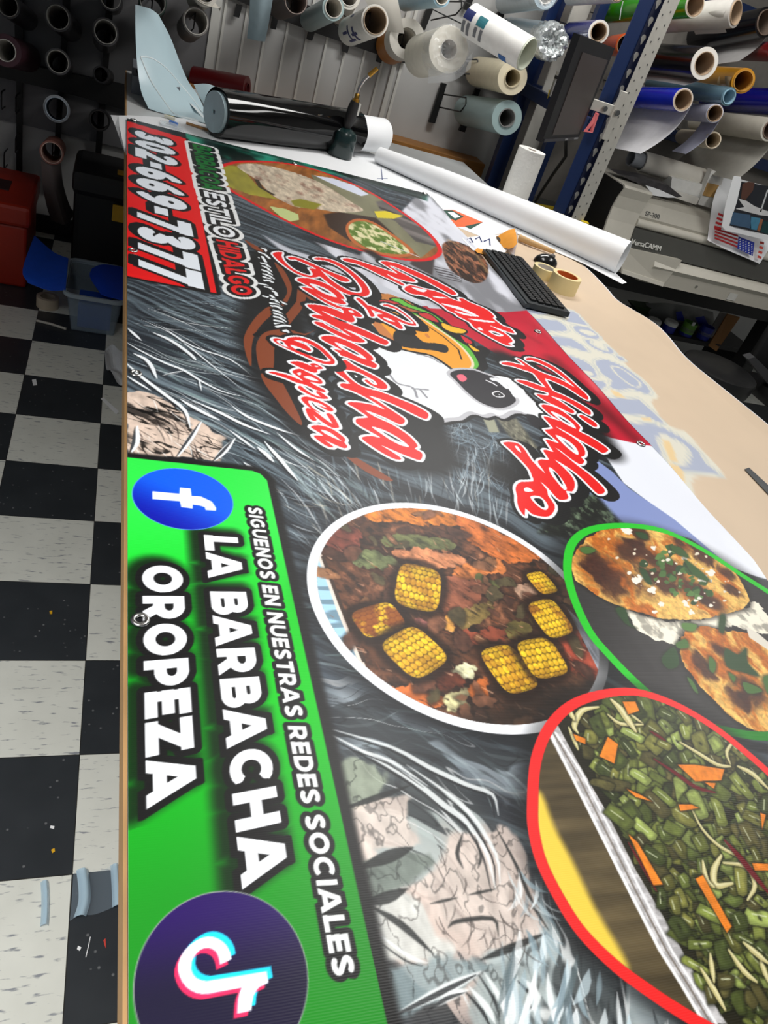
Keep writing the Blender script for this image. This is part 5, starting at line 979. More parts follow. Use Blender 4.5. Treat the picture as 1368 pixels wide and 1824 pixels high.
# blow torch
tp = onz(603, 276, 1.036); tx, ty = tp[0], tp[1]-.022; g0 = np.array((tx, ty, 1.036))
to = thing('blow_torch', 'blow torch with dark green gas cylinder and brass nozzle standing at the table end', 'torch', g0)
obj('gas_cylinder', B().lathe(g0, g0+[0, 0, 1], [(0, .046), (.004, .052), (.008, .054), (.088, .054), (.104, .047), (.114, .028), (.118, .013)], 36), mat('dark_green_enamel', (10, 34, 34), .25, var=.15, coat=.3), to, True)
hb = g0+[0, 0, .115]
obj('handle', B().tube([hb, hb+[.002, 0, .02], hb+[.008, 0, .08], hb+[.011, 0, .108]], [.015, .021, .023, .019], 16), mat('black_grip', (20, 20, 21), .5), to, True)
obj('label_plate', B().box(hb+[.026, -.014, .060], hb+[.034, .010, .105]), mat('label_white', (206, 206, 200), .5), to)
brass = mat('brass', (176, 136, 62), .3, 1.); n0 = hb+[.012, 0, .106]
obj('valve', B().lathe(n0, n0+[0, 0, 1], [(0, .015), (.012, .015), (.013, .010), (.030, .010), (.034, .007)], 20), brass, to, True)
n1 = n0+[0, 0, .030]
obj('flame_tube', B().tube([n1, n1+[.002, 0, .030], n1+[.012, 0, .058], n1+[.030, 0, .082]], .0065, 14), mat('chrome', (196, 196, 196), .2, 1.), to, True)
obj('nozzle', B().tube([n1+[.027, 0, .077], n1+[.054, 0, .112]], [.0095, .009], 16), brass, to, True)
# paper towel roll
tp = onz(905, 352, ZT); pw = np.array((1.79, 3.46, 1.036))
pt = thing('paper_towel_roll', 'upright white paper towel roll standing behind the long white roll', 'paper roll', pw)
obj('paper', B().pipe(pw, pw+[0, 0, .232], .064, .020, 40), mat('towel', (240, 238, 232), .85, var=.03, bump=.2, scale=90), pt, True)
obj('core', B().pipe(pw+[0, 0, .002], pw+[0, 0, .229], .0195, .0175, 24), kraft_core, pt, True)
# pale blue window film standing at the table end
film_m = mat('pale_blue_film', (188, 212, 220), .30, var=.03, scale=3, coat=.2)
rows = [([(241, 8), (256, 12), (270, 17), (282, 26)], (3.62, 3.64, 3.67, 3.70)), ([(241, 40), (262, 42), (285, 48), (303, 66)], (3.60, 3.64, 3.68, 3.74)), ([(242, 80), (268, 80), (296, 88), (320, 110)], (3.56, 3.62, 3.68, 3.76)), ([(244, 112), (274, 112), (306, 122), (334, 143)], (3.53, 3.59, 3.66, 3.76)), ([(248, 145), (282, 148), (316, 158), (352, 170)], (3.49, 3.54, 3.62, 3.72)), ([(253, 168), (292, 178), (330, 192), (366, 200)], (3.45, 3.49, 3.55, 3.62)), ([(262, 188), (300, 203), (340, 218), (372, 222)], (3.41, 3.42, 3.45, 3.50)), ([(264, 193), (304, 208), (346, 226), (380, 236)], (3.40, 3.40, 3.41, 3.42))]
G = np.array([[ony(*p, y) for p, y in zip(P_, Y_)] for P_, Y_ in rows])
fs = thing('window_film_sheet', 'large pale blue film sheet standing curled at the far left table corner', 'film sheet', onz(320, 212, 1.04))
Gd = dense(G, 5); Gd[..., 2] = np.maximum(Gd[..., 2], 1.0365)
obj('sheet', B().sheet(Gd, .0012), film_m, fs, True)
tl = [ony(345, 150, 3.85), ony(372, 150, 3.86), ony(398, 162, 3.84), ony(430, 176, 3.80)]; bl_ = [ony(365, 190, 3.70), ony(380, 185, 3.68), ony(398, 180, 3.70), ony(425, 182, 3.74)]
obj('folded_edge', B().sheet(dense(np.array([tl, [(x+y)/2+[0, -.02, 0] for x, y in zip(tl, bl_)], bl_]), 5), .0012), film_m, fs, True)
def on_film(fr):
    o_ = []
    for s_, t_ in fr:
        i_, j_ = t_*(Gd.shape[0]-1), s_*(Gd.shape[1]-1); i0, j0 = min(int(i_), Gd.shape[0]-2), min(int(j_), Gd.shape[1]-2); fi_, fj = i_-i0, j_-j0
        p = Gd[i0, j0]*(1-fi_)*(1-fj)+Gd[i0+1, j0]*fi_*(1-fj)+Gd[i0, j0+1]*(1-fi_)*fj+Gd[i0+1, j0+1]*fi_*fj
        dd = CAM-p; o_.append(p+dd/np.linalg.norm(dd)*.0012)
    return o_
wl_ = mat('white_cut_line', (226, 234, 236), .4)
for fr in ([(.08, .38), (.35, .40), (.65, .48), (.85, .60), (.97, .80)], [(.08, .38), (.2, .55), (.36, .76), (.52, .93)], [(.52, .93), (.62, .90), (.80, .96)], [(.52, .93), (.60, .985), (.72, .995)]):
    obj('cut_line', B().tube(on_film([tuple(q) for q in spl(np.array(fr), 6, False)]), .0028, 6), wl_, fs, True)
obj('clear_tab', B().prism(on_film([(.78, .66), (.86, .68), (.94, .84), (.88, .82)]), (0, -.001, 0)), wl_, fs)
# little things on the far left corner of the table
bp = onz(302, 204, 1.043)
gs = thing('glue_stick', 'small white tube with yellow label and blue cap at the far table corner', 'tube', bp)
obj('body', B().cyl(onz(293, 206, 1.044), onz(312, 212, 1.044), .006), mat('label_cream', (222, 222, 206), .4), gs, True)
obj('yellow_band', B().cyl(onz(300, 208, 1.044), onz(308, 210.5, 1.044), .0065), mat('yellow_band', (200, 182, 50), .5), gs, True)
obj('cap', B().cyl(onz(302, 217, 1.045), onz(316, 222, 1.045), .007), mat('blue_cap', (86, 130, 206), .4), gs, True)
st = thing('clear_tape_scrap', 'crumpled clear tape scrap on the far end of the banner', 'tape scrap', onz(310, 222, 1.042))
clr = mat('clear_plastic', (225, 235, 240), .12, spec=.9, var=.01, alpha=.35, coat=.5)
G = dense(np.array([[onz(285, 214, 1.043), onz(305, 218, 1.05), onz(325, 226, 1.044)], [onz(288, 222, 1.045), onz(308, 226, 1.043), onz(328, 236, 1.046)]]), 4)
obj('film', B().sheet(G, .0006), clr, st, True)
wk = thing('wooden_stick', 'thin wooden strip lying below the pale blue film sheet', 'stick', onz(360, 228, 1.04))
obj('stick', B().tube([onz(332, 219, 1.042), onz(378, 234, 1.042)], .005, 8), mat('stick_wood', (166, 124, 76), .6, var=.2), wk, True)
db = ony(232, 150, 3.75)
bx = thing('grey_box', 'grey box behind the pale blue film sheet at the table corner', 'box', (.15, 3.9, 1.0335))
obj('carton', B().box((.052, 3.62, 1.0335), (.24, 3.98, 1.10), .002), mat('grey_card', (120, 124, 130), .6), bx)
obj('dark_handle', B().tube([(.075, 3.64, 1.108), (.10, 3.66, 1.135), (.15, 3.70, 1.135), (.19, 3.74, 1.108)], .016, 12), mat('black_rubber', (14, 14, 15), .5), bx, True)

# ================================================================ floor, left
rd = mat('red_plastic', (160, 36, 12), .45, var=.05); rd2 = mat('red_plastic_lid', (150, 34, 12), .45)
tbx = thing('red_toolbox', 'orange red plastic toolbox on the floor by the far wall', 'toolbox', (-.72, 4.05, 0))
obj('body', B().box((-1.15, 3.86, 0), (-.345, 4.34, .30), .012), rd, tbx); obj('lid', B().box((-1.17, 3.84, .301), (-.33, 4.36, .40), .018), rd2, tbx)
obj('handle_recess', B().box((-.66, 4.02, .398), (-.44, 4.16, .405), .003), mat('dark_recess', (40, 12, 10), .5), tbx)
obj('latch', B().box((-.78, 3.825, .26), (-.70, 3.842, .34), .003), mat('dark_latch', (60, 18, 14), .5), tbx)
tubm = mat('clear_tub', (170, 190, 205), .35, trans=.2, var=.02, spec=.4, alpha=.30); blu = mat('blue_plastic', (20, 70, 200), .4, var=.06); blu2 = mat('blue_plastic_light', (30, 90, 220), .4)
t0 = np.array((-.02, 3.62, 0))
tub = thing('storage_tub', 'translucent plastic tub with blue lid flaps open on the checkered floor', 'storage tub', t0)
def tubring(z, k, x0, x1, y0, y1):
    o_ = []; rr = .04
    for cx_, cy_, a0 in ((x1-rr, y1-rr, 0), (x0+rr, y1-rr, 90), (x0+rr, y0+rr, 180), (x1-rr, y0+rr, 270)):
        for j in range(5):
            a_ = math.radians(a0+j*22.5); o_.append((cx_+(rr+k)*math.cos(a_), cy_+(rr+k)*math.sin(a_), z))
    return o_
X0, X1, Y0, Y1 = -.150, .100, 3.46, 3.86
obj('tub', B().rings([tubring(.004, -.03, X0, X1, Y0, Y1), tubring(.19, -.003, X0, X1, Y0, Y1), tubring(.19, -.007, X0, X1, Y0, Y1), tubring(.008, -.034, X0, X1, Y0, Y1)], cap0=True, cap1=True), tubm, tub, True)
obj('rim', B().rings([tubring(.178, .0, X0, X1, Y0, Y1), tubring(.178, .012, X0, X1, Y0, Y1), tubring(.196, .012, X0, X1, Y0, Y1), tubring(.196, .0, X0, X1, Y0, Y1)], close_v=True), mat('tub_rim', (176, 190, 200), .35, trans=.3), tub, True)
G = dense(np.array([[(X1+.005, Y0+.01, .200), (X1+.005, Y0+.19, .204), (X1+.005, Y1-.01, .200)], [(X1-.06, Y0+.012, .202), (X1-.09, Y0+.19, .215), (X1-.10, Y1-.03, .204)], [(X1-.10, Y0+.04, .195), (X1-.155, Y0+.2, .20), (X1-.15, Y1-.08, .195)]]), 5)
obj('lid_flap', B().sheet(G, .003), blu, tub, True)
G = dense(np.array([[(X0, Y0+.02, .198), (X0-.005, Y0+.2, .200), (X0-.01, Y1-.02, .198)], [(X0-.07, Y0+.05, .17), (X0-.09, Y0+.2, .19), (X0-.08, Y1+.02, .20)], [(X0-.16, Y0+.11, .16), (X0-.19, Y0+.18, .19), (X0-.17, Y1+.08, .24)]]), 5)
obj('lid_flap', B().sheet(G, .003), blu2, tub, True)
pg = thing('paper_label', 'white card lying inside the translucent tub', 'card', (-.02, 3.70, .01))
obj('card', B().box((-.06, 3.66, .012), (.04, 3.76, .014)), paper, pg)
bt = thing('blue_tool_case', 'dark blue box lying in the bottom of the translucent tub', 'box', (-.02, 3.57, .012))
obj('case', B().box((-.095, 3.51, .012), (.050, 3.66, .135), .006), mat('dark_blue_plastic', (20, 70, 170), .4), bt)
tc_ = thing('tape_roll', 'cream tape roll on the floor half under the blue lid flap', 'tape roll', onz(47, 535, 0)*[1, 1, 0])
q = np.array((-.235, 3.70, .001)); obj('roll', B().pipe(q, q+[0, 0, .05], .05, .032, 32), mat('cream_tape', (196, 180, 156), .6), tc_, True)
ww = B().tube([onz(65, 571, .006), onz(90, 577, .006), onz(118, 586, .006)], .006, 8)
tag(obj('white_rod', ww, mat('off_white_rod', (190, 186, 176), .5)), 'thin off-white rod on a black tile beside the tub', 'rod')
ck = thing('power_tool_case', 'black tool case with yellow latches standing behind the tub', 'tool case', (.03, 4.25, 0))
blkp = mat('black_plastic', (18, 18, 19), .55, var=.1); yel = mat('yellow_plastic', (214, 164, 30), .45)
obj('body', B().box((-.16, 4.05, 0), (.26, 4.40, .50), .03), blkp, ck); obj('lid', B().box((-.17, 4.03, .44), (.27, 4.42, .56), .03), mat('black_plastic_lid', (26, 26, 27), .5), ck)
obj('latch', B().box((.02, 4.012, .36), (.09, 4.03, .44), .004), yel, ck); obj('latch', B().box((.03, 4.10, .559), (.10, 4.17, .566), .003), yel, ck)
# crumpled white paper and scraps by the table foot
rg = random.Random(4)
cpt = onz(206, 655, 0)
cp = thing('crumpled_paper', 'crumpled white paper on the floor against the table', 'paper', (cpt[0], cpt[1], 0))
P0 = [[(188, 622), (200, 618), (214, 628), (232, 636)], [(186, 636), (202, 640), (216, 645), (236, 650)], [(190, 652), (204, 655), (220, 660), (238, 664)], [(196, 668), (208, 672), (222, 676), (240, 676)], [(208, 680), (216, 682), (226, 682), (240, 682)]]
G = np.array([[onz(*p, .012+rg.uniform(0, .035)) for p in r_] for r_ in P0]); G[..., 2] = np.array([[.004+rg.uniform(0, .04) for p in r_] for r_ in P0]); obj('sheet', B().sheet(dense(G, 3), .0008), mat('crumple_white', (214, 218, 222), .7), cp)
flat('paper_strip', [(179, 710), (184, 708), (212, 733), (207, 738)], paper, .001, 'narrow white paper strip lying across a tile joint near the table', 'paper strip')
flat('paper_chip', [(57, 677), (64, 676), (66, 686), (59, 687)], paper, .001, 'small white paper square on a black tile', 'paper scrap', th=.002)
sc = [([(90, 1471), (97, 1472), (96, 1477), (89, 1475)], paper, 'tiny white paper scrap on the black tile beside the clear tape', 'white'), ([(91, 1514), (97, 1511), (98, 1517), (93, 1520)], yel, 'tiny yellow vinyl scrap on a near black tile', 'y'), ([(88, 1089), (93, 1088), (93, 1094), (89, 1094)], yel, 'tiny yellow vinyl scrap on a middle black tile', 'y'), ([(139, 1685), (145, 1688), (142, 1694), (137, 1691)], paper, 'tiny white scrap on the nearest black tile', 'w'), ([(184, 1675), (188, 1672), (189, 1690), (186, 1684)], mat('red_scrap', (190, 60, 50), .5), 'tiny red scrap near the table on the nearest black tile', 'r')]
for P, m_, lb, _ in sc:
    flat('vinyl_scrap', P, m_, .001, lb, 'scrap', 'vinyl scraps on the floor', th=.0015)
w_ = B().tube([onz(161, 1669, .002), onz(157, 1688, .002), onz(153, 1705, .002)], .001, 6)
tag(obj('white_thread', w_, paper), 'short white thread on the nearest black tile', 'thread')
# clear tape strips on the floor: raised pale strips stand in for their reflection streaks
tapep = onz(170, 1600, 0)
for nm, rows_, lb in [('clear_tape_strip', [[(74, 1571), (85, 1571)], [(75, 1600), (87, 1600)], [(75, 1630), (86, 1630)], [(74, 1650), (84, 1649)]], 'narrow strip of clear film on a white tile'), ('clear_film_piece', [[(131, 1555), (146, 1551), (165, 1553), (188, 1548), (204, 1543)], [(129, 1585), (150, 1580), (168, 1582), (190, 1576), (206, 1572)], [(127, 1612), (150, 1608), (168, 1606), (190, 1600), (207, 1596)], [(124, 1640), (142, 1635), (165, 1630), (190, 1622), (208, 1617)]], 'clear film piece with shine painted along its creases on the black tile beside the table')]:
    nr = len(rows_[0]); G = np.array([[onz(*p, .003) for p in r_] for r_ in rows_])
    zz = {2: (.003, .010), 5: (.002, .016, .004, .005, .016)}[nr]
    for j in range(nr): G[:, j, 2] = zz[j]
    o_ = thing(nm, lb, 'film scrap', G.mean((0, 1))*[1, 1, 0]); cfm = mat('clear_film', (200, 222, 240), .10, spec=.8, var=.01, alpha=.07)
    obj('film', B().sheet(dense(G, 4), .0006), cfm, o_, True)
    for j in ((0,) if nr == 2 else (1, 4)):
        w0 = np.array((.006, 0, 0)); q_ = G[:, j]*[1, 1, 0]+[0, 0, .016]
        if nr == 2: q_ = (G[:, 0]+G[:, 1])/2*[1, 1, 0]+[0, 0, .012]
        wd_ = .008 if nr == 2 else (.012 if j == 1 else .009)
        obj('glint_strip', B().sheet(dense(np.array([[p-[wd_, 0, .010], p-[wd_*.4, 0, .002], p+[wd_*.4, 0, 0], p+[wd_, 0, -.010]] for p in q_]), 3), .0006), mat('glint_film', (196, 224, 240), .12, spec=1., coat=1., alpha=.62, var=.03), o_, True)
# ================================================================ roll racks and the rolls hung on them
rackm = mat('black_rack_steel', (16, 16, 17), .5, var=.1); wire = mat('black_wire', (22, 22, 24), .4)
def pbox(b_, pts, y, th=.012):
    """flat bar on the wall: outline given by photo points seen on the plane y"""
    b_.prism([ony(*p, y) for p in pts], (0, th, 0)); return b_
rk = thing('roll_rack', 'black steel roll rack on the left of the far wall, mostly empty loops', 'roll rack', (-.3, YW-.03, .1))
y_ = YW-.045
for P in [[(24, -10), (42, -10), (40, 140), (39, 345), (29, 345), (29, 140)], [(112, -10), (126, -10), (117, 120), (110, 210), (103, 330), (93, 330), (100, 210), (107, 120)], [(190, -10), (204, -10), (193, 120), (185, 220), (172, 378), (163, 376), (173, 220), (182, 120)], [(262, 60), (270, 60), (250, 220), (243, 220)]]:
    b_ = B(); f_ = P[:len(P)//2]; g_ = P[len(P)//2:][::-1]
    for i in range(len(f_)-1): b_.prism([ony(*f_[i], y_), ony(*f_[i+1], y_), ony(*g_[i+1], y_), ony(*g_[i], y_)], (0, .02, 0))
    obj('upright', b_, rackm, rk)
obj('cross_rail', pbox(B(), [(-60, 92), (60, 118), (140, 134), (250, 158), (250, 205), (140, 172), (60, 152), (-60, 124)], y_-.03, .03), rackm, rk)
for px, py in [(22, 177), (22, 248), (22, 314), (-3, 170), (2, 275)]:
    p = ony(px, py, y_); q = np.array((0, -.14, .02))
    obj('loop_hook', B().tube([p+[.03, 0, .035], p+[.03, -.12, .05], p+[.03, -.14, .04], p+[.03, -.14, -.02], p+[.03, -.12, -.03], p+[.03, 0, -.045]], .0035, 8), wire, rk, True)
rm = thing('roll_holder', 'black steel roll rack in the middle of the far wall, holding white and clear rolls', 'roll rack', (1.2, YW-.03, 1.3))
obj('cross_rail', pbox(B(), [(400, -10), (480, 27), (560, 58), (640, 86), (724, 114), (724, 74), (640, 44), (560, 14), (480, -16), (400, -45)], y_, .02), rackm, rm)
for P in [[(422, 8), (432, 10), (426, 32), (416, 29)], [(486, 30), (496, 32), (491, 53), (482, 51)], [(550, 55), (561, 58), (556, 73), (547, 70)], [(612, 72), (624, 76), (619, 95), (610, 92)], [(674, 96), (683, 99), (679, 113), (671, 110)], [(762, 12), (772, 16), (757, 54), (748, 52)], [(835, -6), (845, -4), (834, 20), (825, 16)], [(787, 148), (796, 150), (775, 220), (764, 218)], [(848, 158), (856, 160), (828, 236), (818, 233)], [(893, 14), (900, 20), (896, 34), (885, 28)]]:
    obj('upright', pbox(B(), P, y_, .02), rackm, rm)
obj('cross_rail', pbox(B(), [(815, 130), (870, 150), (930, 168), (960, 176), (960, 160), (900, 140), (840, 112), (820, 110)], y_, .02), rackm, rm)
for A_, Bx in [(((768, 36), (812, 26)), ((775, 2), (822, 3))), (((790, 168), (830, 174)), ((783, 191), (820, 199))), (((822, 106), (850, 106)), ((810, 131), (848, 132)))]:
    (a0, a1), (b0, b1) = A_, Bx
    P = [ony(*a0, y_), ony(*a1, y_-.25), ony((a1[0]+b1[0])/2+5, (a1[1]+b1[1])/2, y_-.27), ony(*b1, y_-.25), ony(*b0, y_)]
    obj('loop_hook', B().tube(P, .004, 8), wire, rm, True)

PRINT_YAW = []
REG = []
def roll(name, label, near, rpx, far, yn, yf, film, core=None, rin=.62, group=None, cat='vinyl roll', liner=None, lm=None, cap=None, wrapm=None, peg=True, flare=1., body='film', endm=None):
    N = ony(*near, yn); F_ = ony(*far, yf); d = F_-N; L = float(np.linalg.norm(d)); d = d/L
    r = rpx*depth(N)/FP; ri = r*rin
    t = thing(name, label, cat, N+d*L/2, group); REG.append((t.name, label, N, F_, r))
    obj(body, B().lathe(N, F_, [(0, ri+.004 if core else ri), (0, r), (L, r*flare), (L, ri+.004 if core else ri)], 40, loop=True), film, t, True)
    if core: obj('core', B().pipe(N-d*.006, F_, ri+.0035, ri, 32), core, t, True)
    if endm: obj('end_ring', B().pipe(N-d*.005, N+d*.004, r*.975, ri+.003, 40), endm, t, True)
    if liner:
        drop, curl, a0, a1 = liner      # sheet leaves the roll tangentially and hangs
        sidev = np.cross(d, (0, 0, 1.)); sidev /= np.linalg.norm(sidev); sidev *= (1 if curl >= 0 else -1)
        G = []
        for u_ in np.linspace(0, 1, 12):
            off = sidev*(r+.001)*math.cos(min(u_*1.2, 1.57))*1.0+sidev*abs(curl)*u_*u_*-1+np.array((0, 0, -drop*u_))
            G.append([N+d*(L*(a0+(a1-a0)*q))+off+sidev*.006*math.sin(q*6+u_*3) for q in np.linspace(0, 1, 8)])
        obj('hanging_sheet', B().sheet(G, .001), lm or paper, t, True)
    if cap: obj('gathered_end', cap(N, d, r), wrapm, t, True)
    if peg:
        pr = ri-.007; up = np.array((0, 0, 1.)); up = up-d*(up@d); up /= np.linalg.norm(up); e_ = F_+d*.0
        k_ = min(.8, .8)
        w0 = F_.copy(); w0[1] = YW-.03 if peg is True else 4.355
        obj('hanger', B().tube([w0+up*pr, F_+up*pr, N+d*L*.25+up*pr, N+d*L*.22, N+d*L*.25-up*pr*.5, F_-up*pr*.5, w0-up*pr*.5], .003, 6), wire, peg if peg is not True else (rk if near[0] < 260 else rm), True)
    return t
gcore2 = mat('grey_core_end', (150, 148, 142), .7); dark = mat('dark_film', (60, 58, 60), .35, coat=.2); pk = mat('maroon_film', (84, 50, 60), .4); ltg = mat('light_grey_film', (140, 144, 150), .35)
GL = 'tubes on the left roll rack'
LT = [('empty paper tube cut by the left edge at the top of the left rack', (14, 10), 20, (48, 34), dark, gcore2), ('dark film tube, second column of the left rack, upper row', (103, 31), 22, (125, 52), dark, gcore2), ('thick white-ended maroon roll at the left edge above the black rail', (10, 90), 26, (48, 102), pk, white_core), ('dark film tube just above the black rail, second column', (103, 110), 21, (110, 118), dark, gcore2),
      ('dark film tube with pale end ring, third column upper row', (188, 57), 22, (186, 72), dark, gcore2), ('pale blue-ringed tube just below the black rail', (101, 194), 22, (104, 194), ltg, mat('blue_grey_core', (160, 172, 184), .6)), ('dim dark tube at the right end below the black rail', (177, 214), 18, (180, 212), mat('near_black_film', (34, 33, 34), .4), mat('dark_core', (84, 80, 76), .7)), ('pale ringed tube cut by the top edge, third column', (197, -4), 20, (200, 6), dark, gcore2), ('small dark tube behind the black rail in the third column', (180, 133), 14, (190, 136), MATS['near_black_film'], MATS['near_black_film'])]
for lb, n_, rp, f_, fm, cm in LT:
    roll('film_tube', lb, n_, rp, f_, 4.12, 4.56, fm, cm, .80 if 'white-ended' not in lb else .62, GL)
pkr = roll('film_tube', 'pink-ended tube with a long film tail hanging to the floor', (92, 272), 20, (98, 262), 4.12, 4.56, mat('pinkish_film', (150, 96, 84), .5), mat('pink_core', (214, 178, 164), .6), .82, GL)
G = dense(np.array([[ony(73, 285, 4.12), ony(92, 294, 4.12), ony(108, 290, 4.14)], [ony(76, 330, 4.16), ony(98, 335, 4.14), ony(113, 330, 4.2)], [ony(84, 370, 4.26), ony(108, 376, 4.22), ony(124, 366, 4.3)], [ony(92, 392, 4.36), ony(116, 400, 4.30), ony(134, 380, 4.38)]]), 4)
obj('hanging_film', B().sheet(G, .001), mat('smoke_film', (122, 112, 108), .4), pkr, True)
GM = 'rolls on the wall rack'
paperw = mat('roll_paper', (214, 210, 200), .6, var=.03); brownc = mat('brown_core', (74, 56, 42), .8); cream = mat('cream_tape_film', (218, 208, 180), .6); mint = mat('mint_film', (150, 172, 172), .4, var=.04); pale = mat('pale_aqua_film', (176, 194, 204), .3, coat=.4); bluep = mat('light_blue_film', (150, 186, 204), .4)
roll('paper_tube', 'grey-white ringed tube left of the white ribbed wall', (349, 38), 23, (336, 52), 4.05, 4.5, mat('grey_tube', (122, 118, 114), .5), mat('tube_ring', (190, 186, 178), .6), .84, GM)
roll('paper_tube', 'dark green tube at the top behind the pale blue film', (272, 2), 24, (268, 20), 4.1, 4.5, mat('dark_green_film', (20, 54, 44), .4), gcore2, .86, GM)
r_ = roll('paper_tube', 'white roll end with curling tail cut by the top edge', (366, -14), 22, (352, -2), 4.0, 4.5, paperw, white_core, .7, GM)
G = dense(np.array([[ony(346, -4, 3.98), ony(364, 8, 3.98), ony(386, 14, 4.0), ony(394, 12, 4.02)], [ony(352, -8, 4.1), ony(366, 2, 4.1), ony(382, 4, 4.1), ony(392, 20, 4.1)]]), 4)
obj('curling_tail', B().sheet(G, .001), paperw, r_, True)
bs = thing('film_offcut', 'pale grey-blue film offcut hanging from the top, left of the dark tube', 'film sheet', ony(464, 30, 4.2))
obj('sheet', B().sheet(dense(np.array([[ony(446, -20, 4.1), ony(466, -18, 4.08), ony(488, -16, 4.1)], [ony(444, 30, 4.15), ony(463, 32, 4.12), ony(480, 34, 4.15)], [ony(440, 68, 4.2), ony(456, 72, 4.18), ony(472, 74, 4.2)]]), 4), .001), mat('pale_offcut', (152, 172, 180), .35), bs, True)
roll('paper_tube', 'dark hollow tube with brown rim at the top beside the film offcut', (527, 2), 21, (500, 14), 4.05, 4.5, mat('dark_brown_tube', (74, 64, 62), .6), mat('rim_brown', (150, 136, 128), .7), .88, GM)
roll('paper_tube', 'light blue and white layered tube below the top edge', (594, 14), 20, (552, 36), 4.0, 4.5, mint, paperw, .72, GM)
roll('paper_tube', 'plain white short tube cut by the top edge, beside the layered blue tube', (622, -6), 20, (604, 22), 4.2, 4.5, paperw, white_core, .7, GM)
t_ = roll('paper_tube', 'white tube printed with dark blue lettering', (668, 37), 25, (624, 56), 3.70, 4.10, mat('tube_cream', (206, 204, 196), .6), mat('tan_core', (150, 132, 110), .7), .80, GM)
N = ony(668, 37, 3.70); F_ = ony(624, 56, 4.10); d_ = (F_-N)/np.linalg.norm(F_-N); rt = 25*depth(N)/FP
navy = mat('navy_ink', (34, 44, 96), .5)
sv = np.cross(d_, (0, 0, 1.)); sv /= np.linalg.norm(sv); upv = np.cross(sv, d_)
def on_tube(N, d_, r, t, ang): s_ = np.cross(d_, (0, 0, 1.)); s_ /= np.linalg.norm(s_); u_ = np.cross(s_, d_); return N+d_*t+(r+.0012)*(math.cos(ang)*s_+math.sin(ang)*u_)
def tube_mark(par, N, d_, r, t0, t1, a0, a1, m_, nm='lettering'):
    b_ = B(); b_.sheet([[on_tube(N, d_, r, t0+(t1-t0)*i/2, a0+(a1-a0)*j/5) for j in range(6)] for i in range(3)], .0006); obj(nm, b_, m_, par)
for t0, t1, a0, a1 in [(.15, .175, 3.5, 4.6), (.12, .20, 3.9, 4.1), (.23, .25, 3.3, 4.4), (.20, .30, 4.3, 4.5), (.17, .22, 2.6, 2.8), (.26, .33, 3.6, 3.8)]:
    tube_mark(t_, N, d_, rt, t0, t1, a0, a1, navy)
t_ = roll('vinyl_roll', 'orange-sided white roll with thick inner core and paper tail', (723, 70), 31, (698, 82), 4.20, 4.56, mat('orange_side', (190, 120, 40), .5), mat('roll_white', (222, 218, 208), .6), .50, GM, 'vinyl roll')
N = ony(723, 70, 4.20); F_ = ony(698, 82, 4.56); d_ = (F_-N)/np.linalg.norm(F_-N); rt = 31*depth(N)/FP
obj('white_layers', B().pipe(N-d_*.03, N+d_*.12, rt*.985+.003, rt*.55, 40), MATS['roll_white'], t_, True)
obj('paper_tail', B().sheet(dense(np.array([[ony(640, -20, 4.2), ony(675, -18, 4.18), ony(706, -14, 4.16)], [ony(662, 20, 4.2), ony(690, 18, 4.16), ony(712, 16, 4.14)], [ony(694, 56, 4.19), ony(706, 58, 4.16), ony(720, 60, 4.14)]]), 4), .001), paperw, t_, True)
clrw = mat('plastic_wrap', (235, 238, 240), .10, spec=.9, var=.02, bump=.6, scale=22, alpha=.22, coat=.6)
def crumple(N, d, r, k=1.25, sd=1):
    rr = random.Random(sd); R = []; s_ = np.cross(d, (0, 0, 1.)); s_ /= np.linalg.norm(s_); u_ = np.cross(s_, d); n = 36
    for t, q in ((.10, 1.03), (.05, 1.05), (.02, 1.06), (-.01, 1.04), (-.022, .96), (-.030, .86), (-.028, .74), (-.024, .62), (-.018, .48), (-.012, .34), (-.008, .18)):
        R.append([N+d*(t+rr.uniform(-.010, .010))+r*q*(1+rr.uniform(-.07, .07))*(math.cos(j*2*math.pi/n)*s_+math.sin(j*2*math.pi/n)*u_) for j in range(n)])
    return B().rings(R, cap1=True)
t_ = roll('vinyl_roll', 'white roll in clear plastic wrap, fattest on the middle wall rack', (799, 88), 37, (752, 100), 3.74, 4.08, mat('wrapped_white', (224, 220, 206), .5), white_core, .40, GM, 'vinyl roll', wrapm=clrw, cap=lambda N, d, r: crumple(N, d, r, 1.2, 3))
N = ony(799, 88, 3.74)
obj('loose_wrap', B().sheet(dense(np.array([[ony(765, 115, 3.78), ony(790, 126, 3.72), ony(815, 124, 3.71), ony(842, 92, 3.72)], [ony(762, 148, 3.78), ony(785, 147, 3.73), ony(812, 142, 3.72), ony(838, 122, 3.72)]]), 4), .0008), clrw, t_, True)
roll('vinyl_roll', 'light blue tube with white end cut by the top edge', (787, -6), 16, (722, 4), 3.9, 4.5, bluep, paperw, .7, GM, 'vinyl roll')
t_ = roll('vinyl_roll', 'white label-printed tube pointing down to the right, hollow end', (938, 96), 28, (838, 36), 3.48, 3.72, mat('label_tube', (224, 224, 220), .5), mat('pale_green_inner', (196, 202, 184), .6), .90, GM, 'vinyl roll')
N = ony(938, 96, 3.48); F_ = ony(838, 36, 3.72); d_ = (F_-N)/np.linalg.norm(F_-N); rt = 28*depth(N)/FP
teal = mat('teal_ink', (46, 110, 120), .5); ltx = mat('grey_ink', (110, 112, 116), .5)
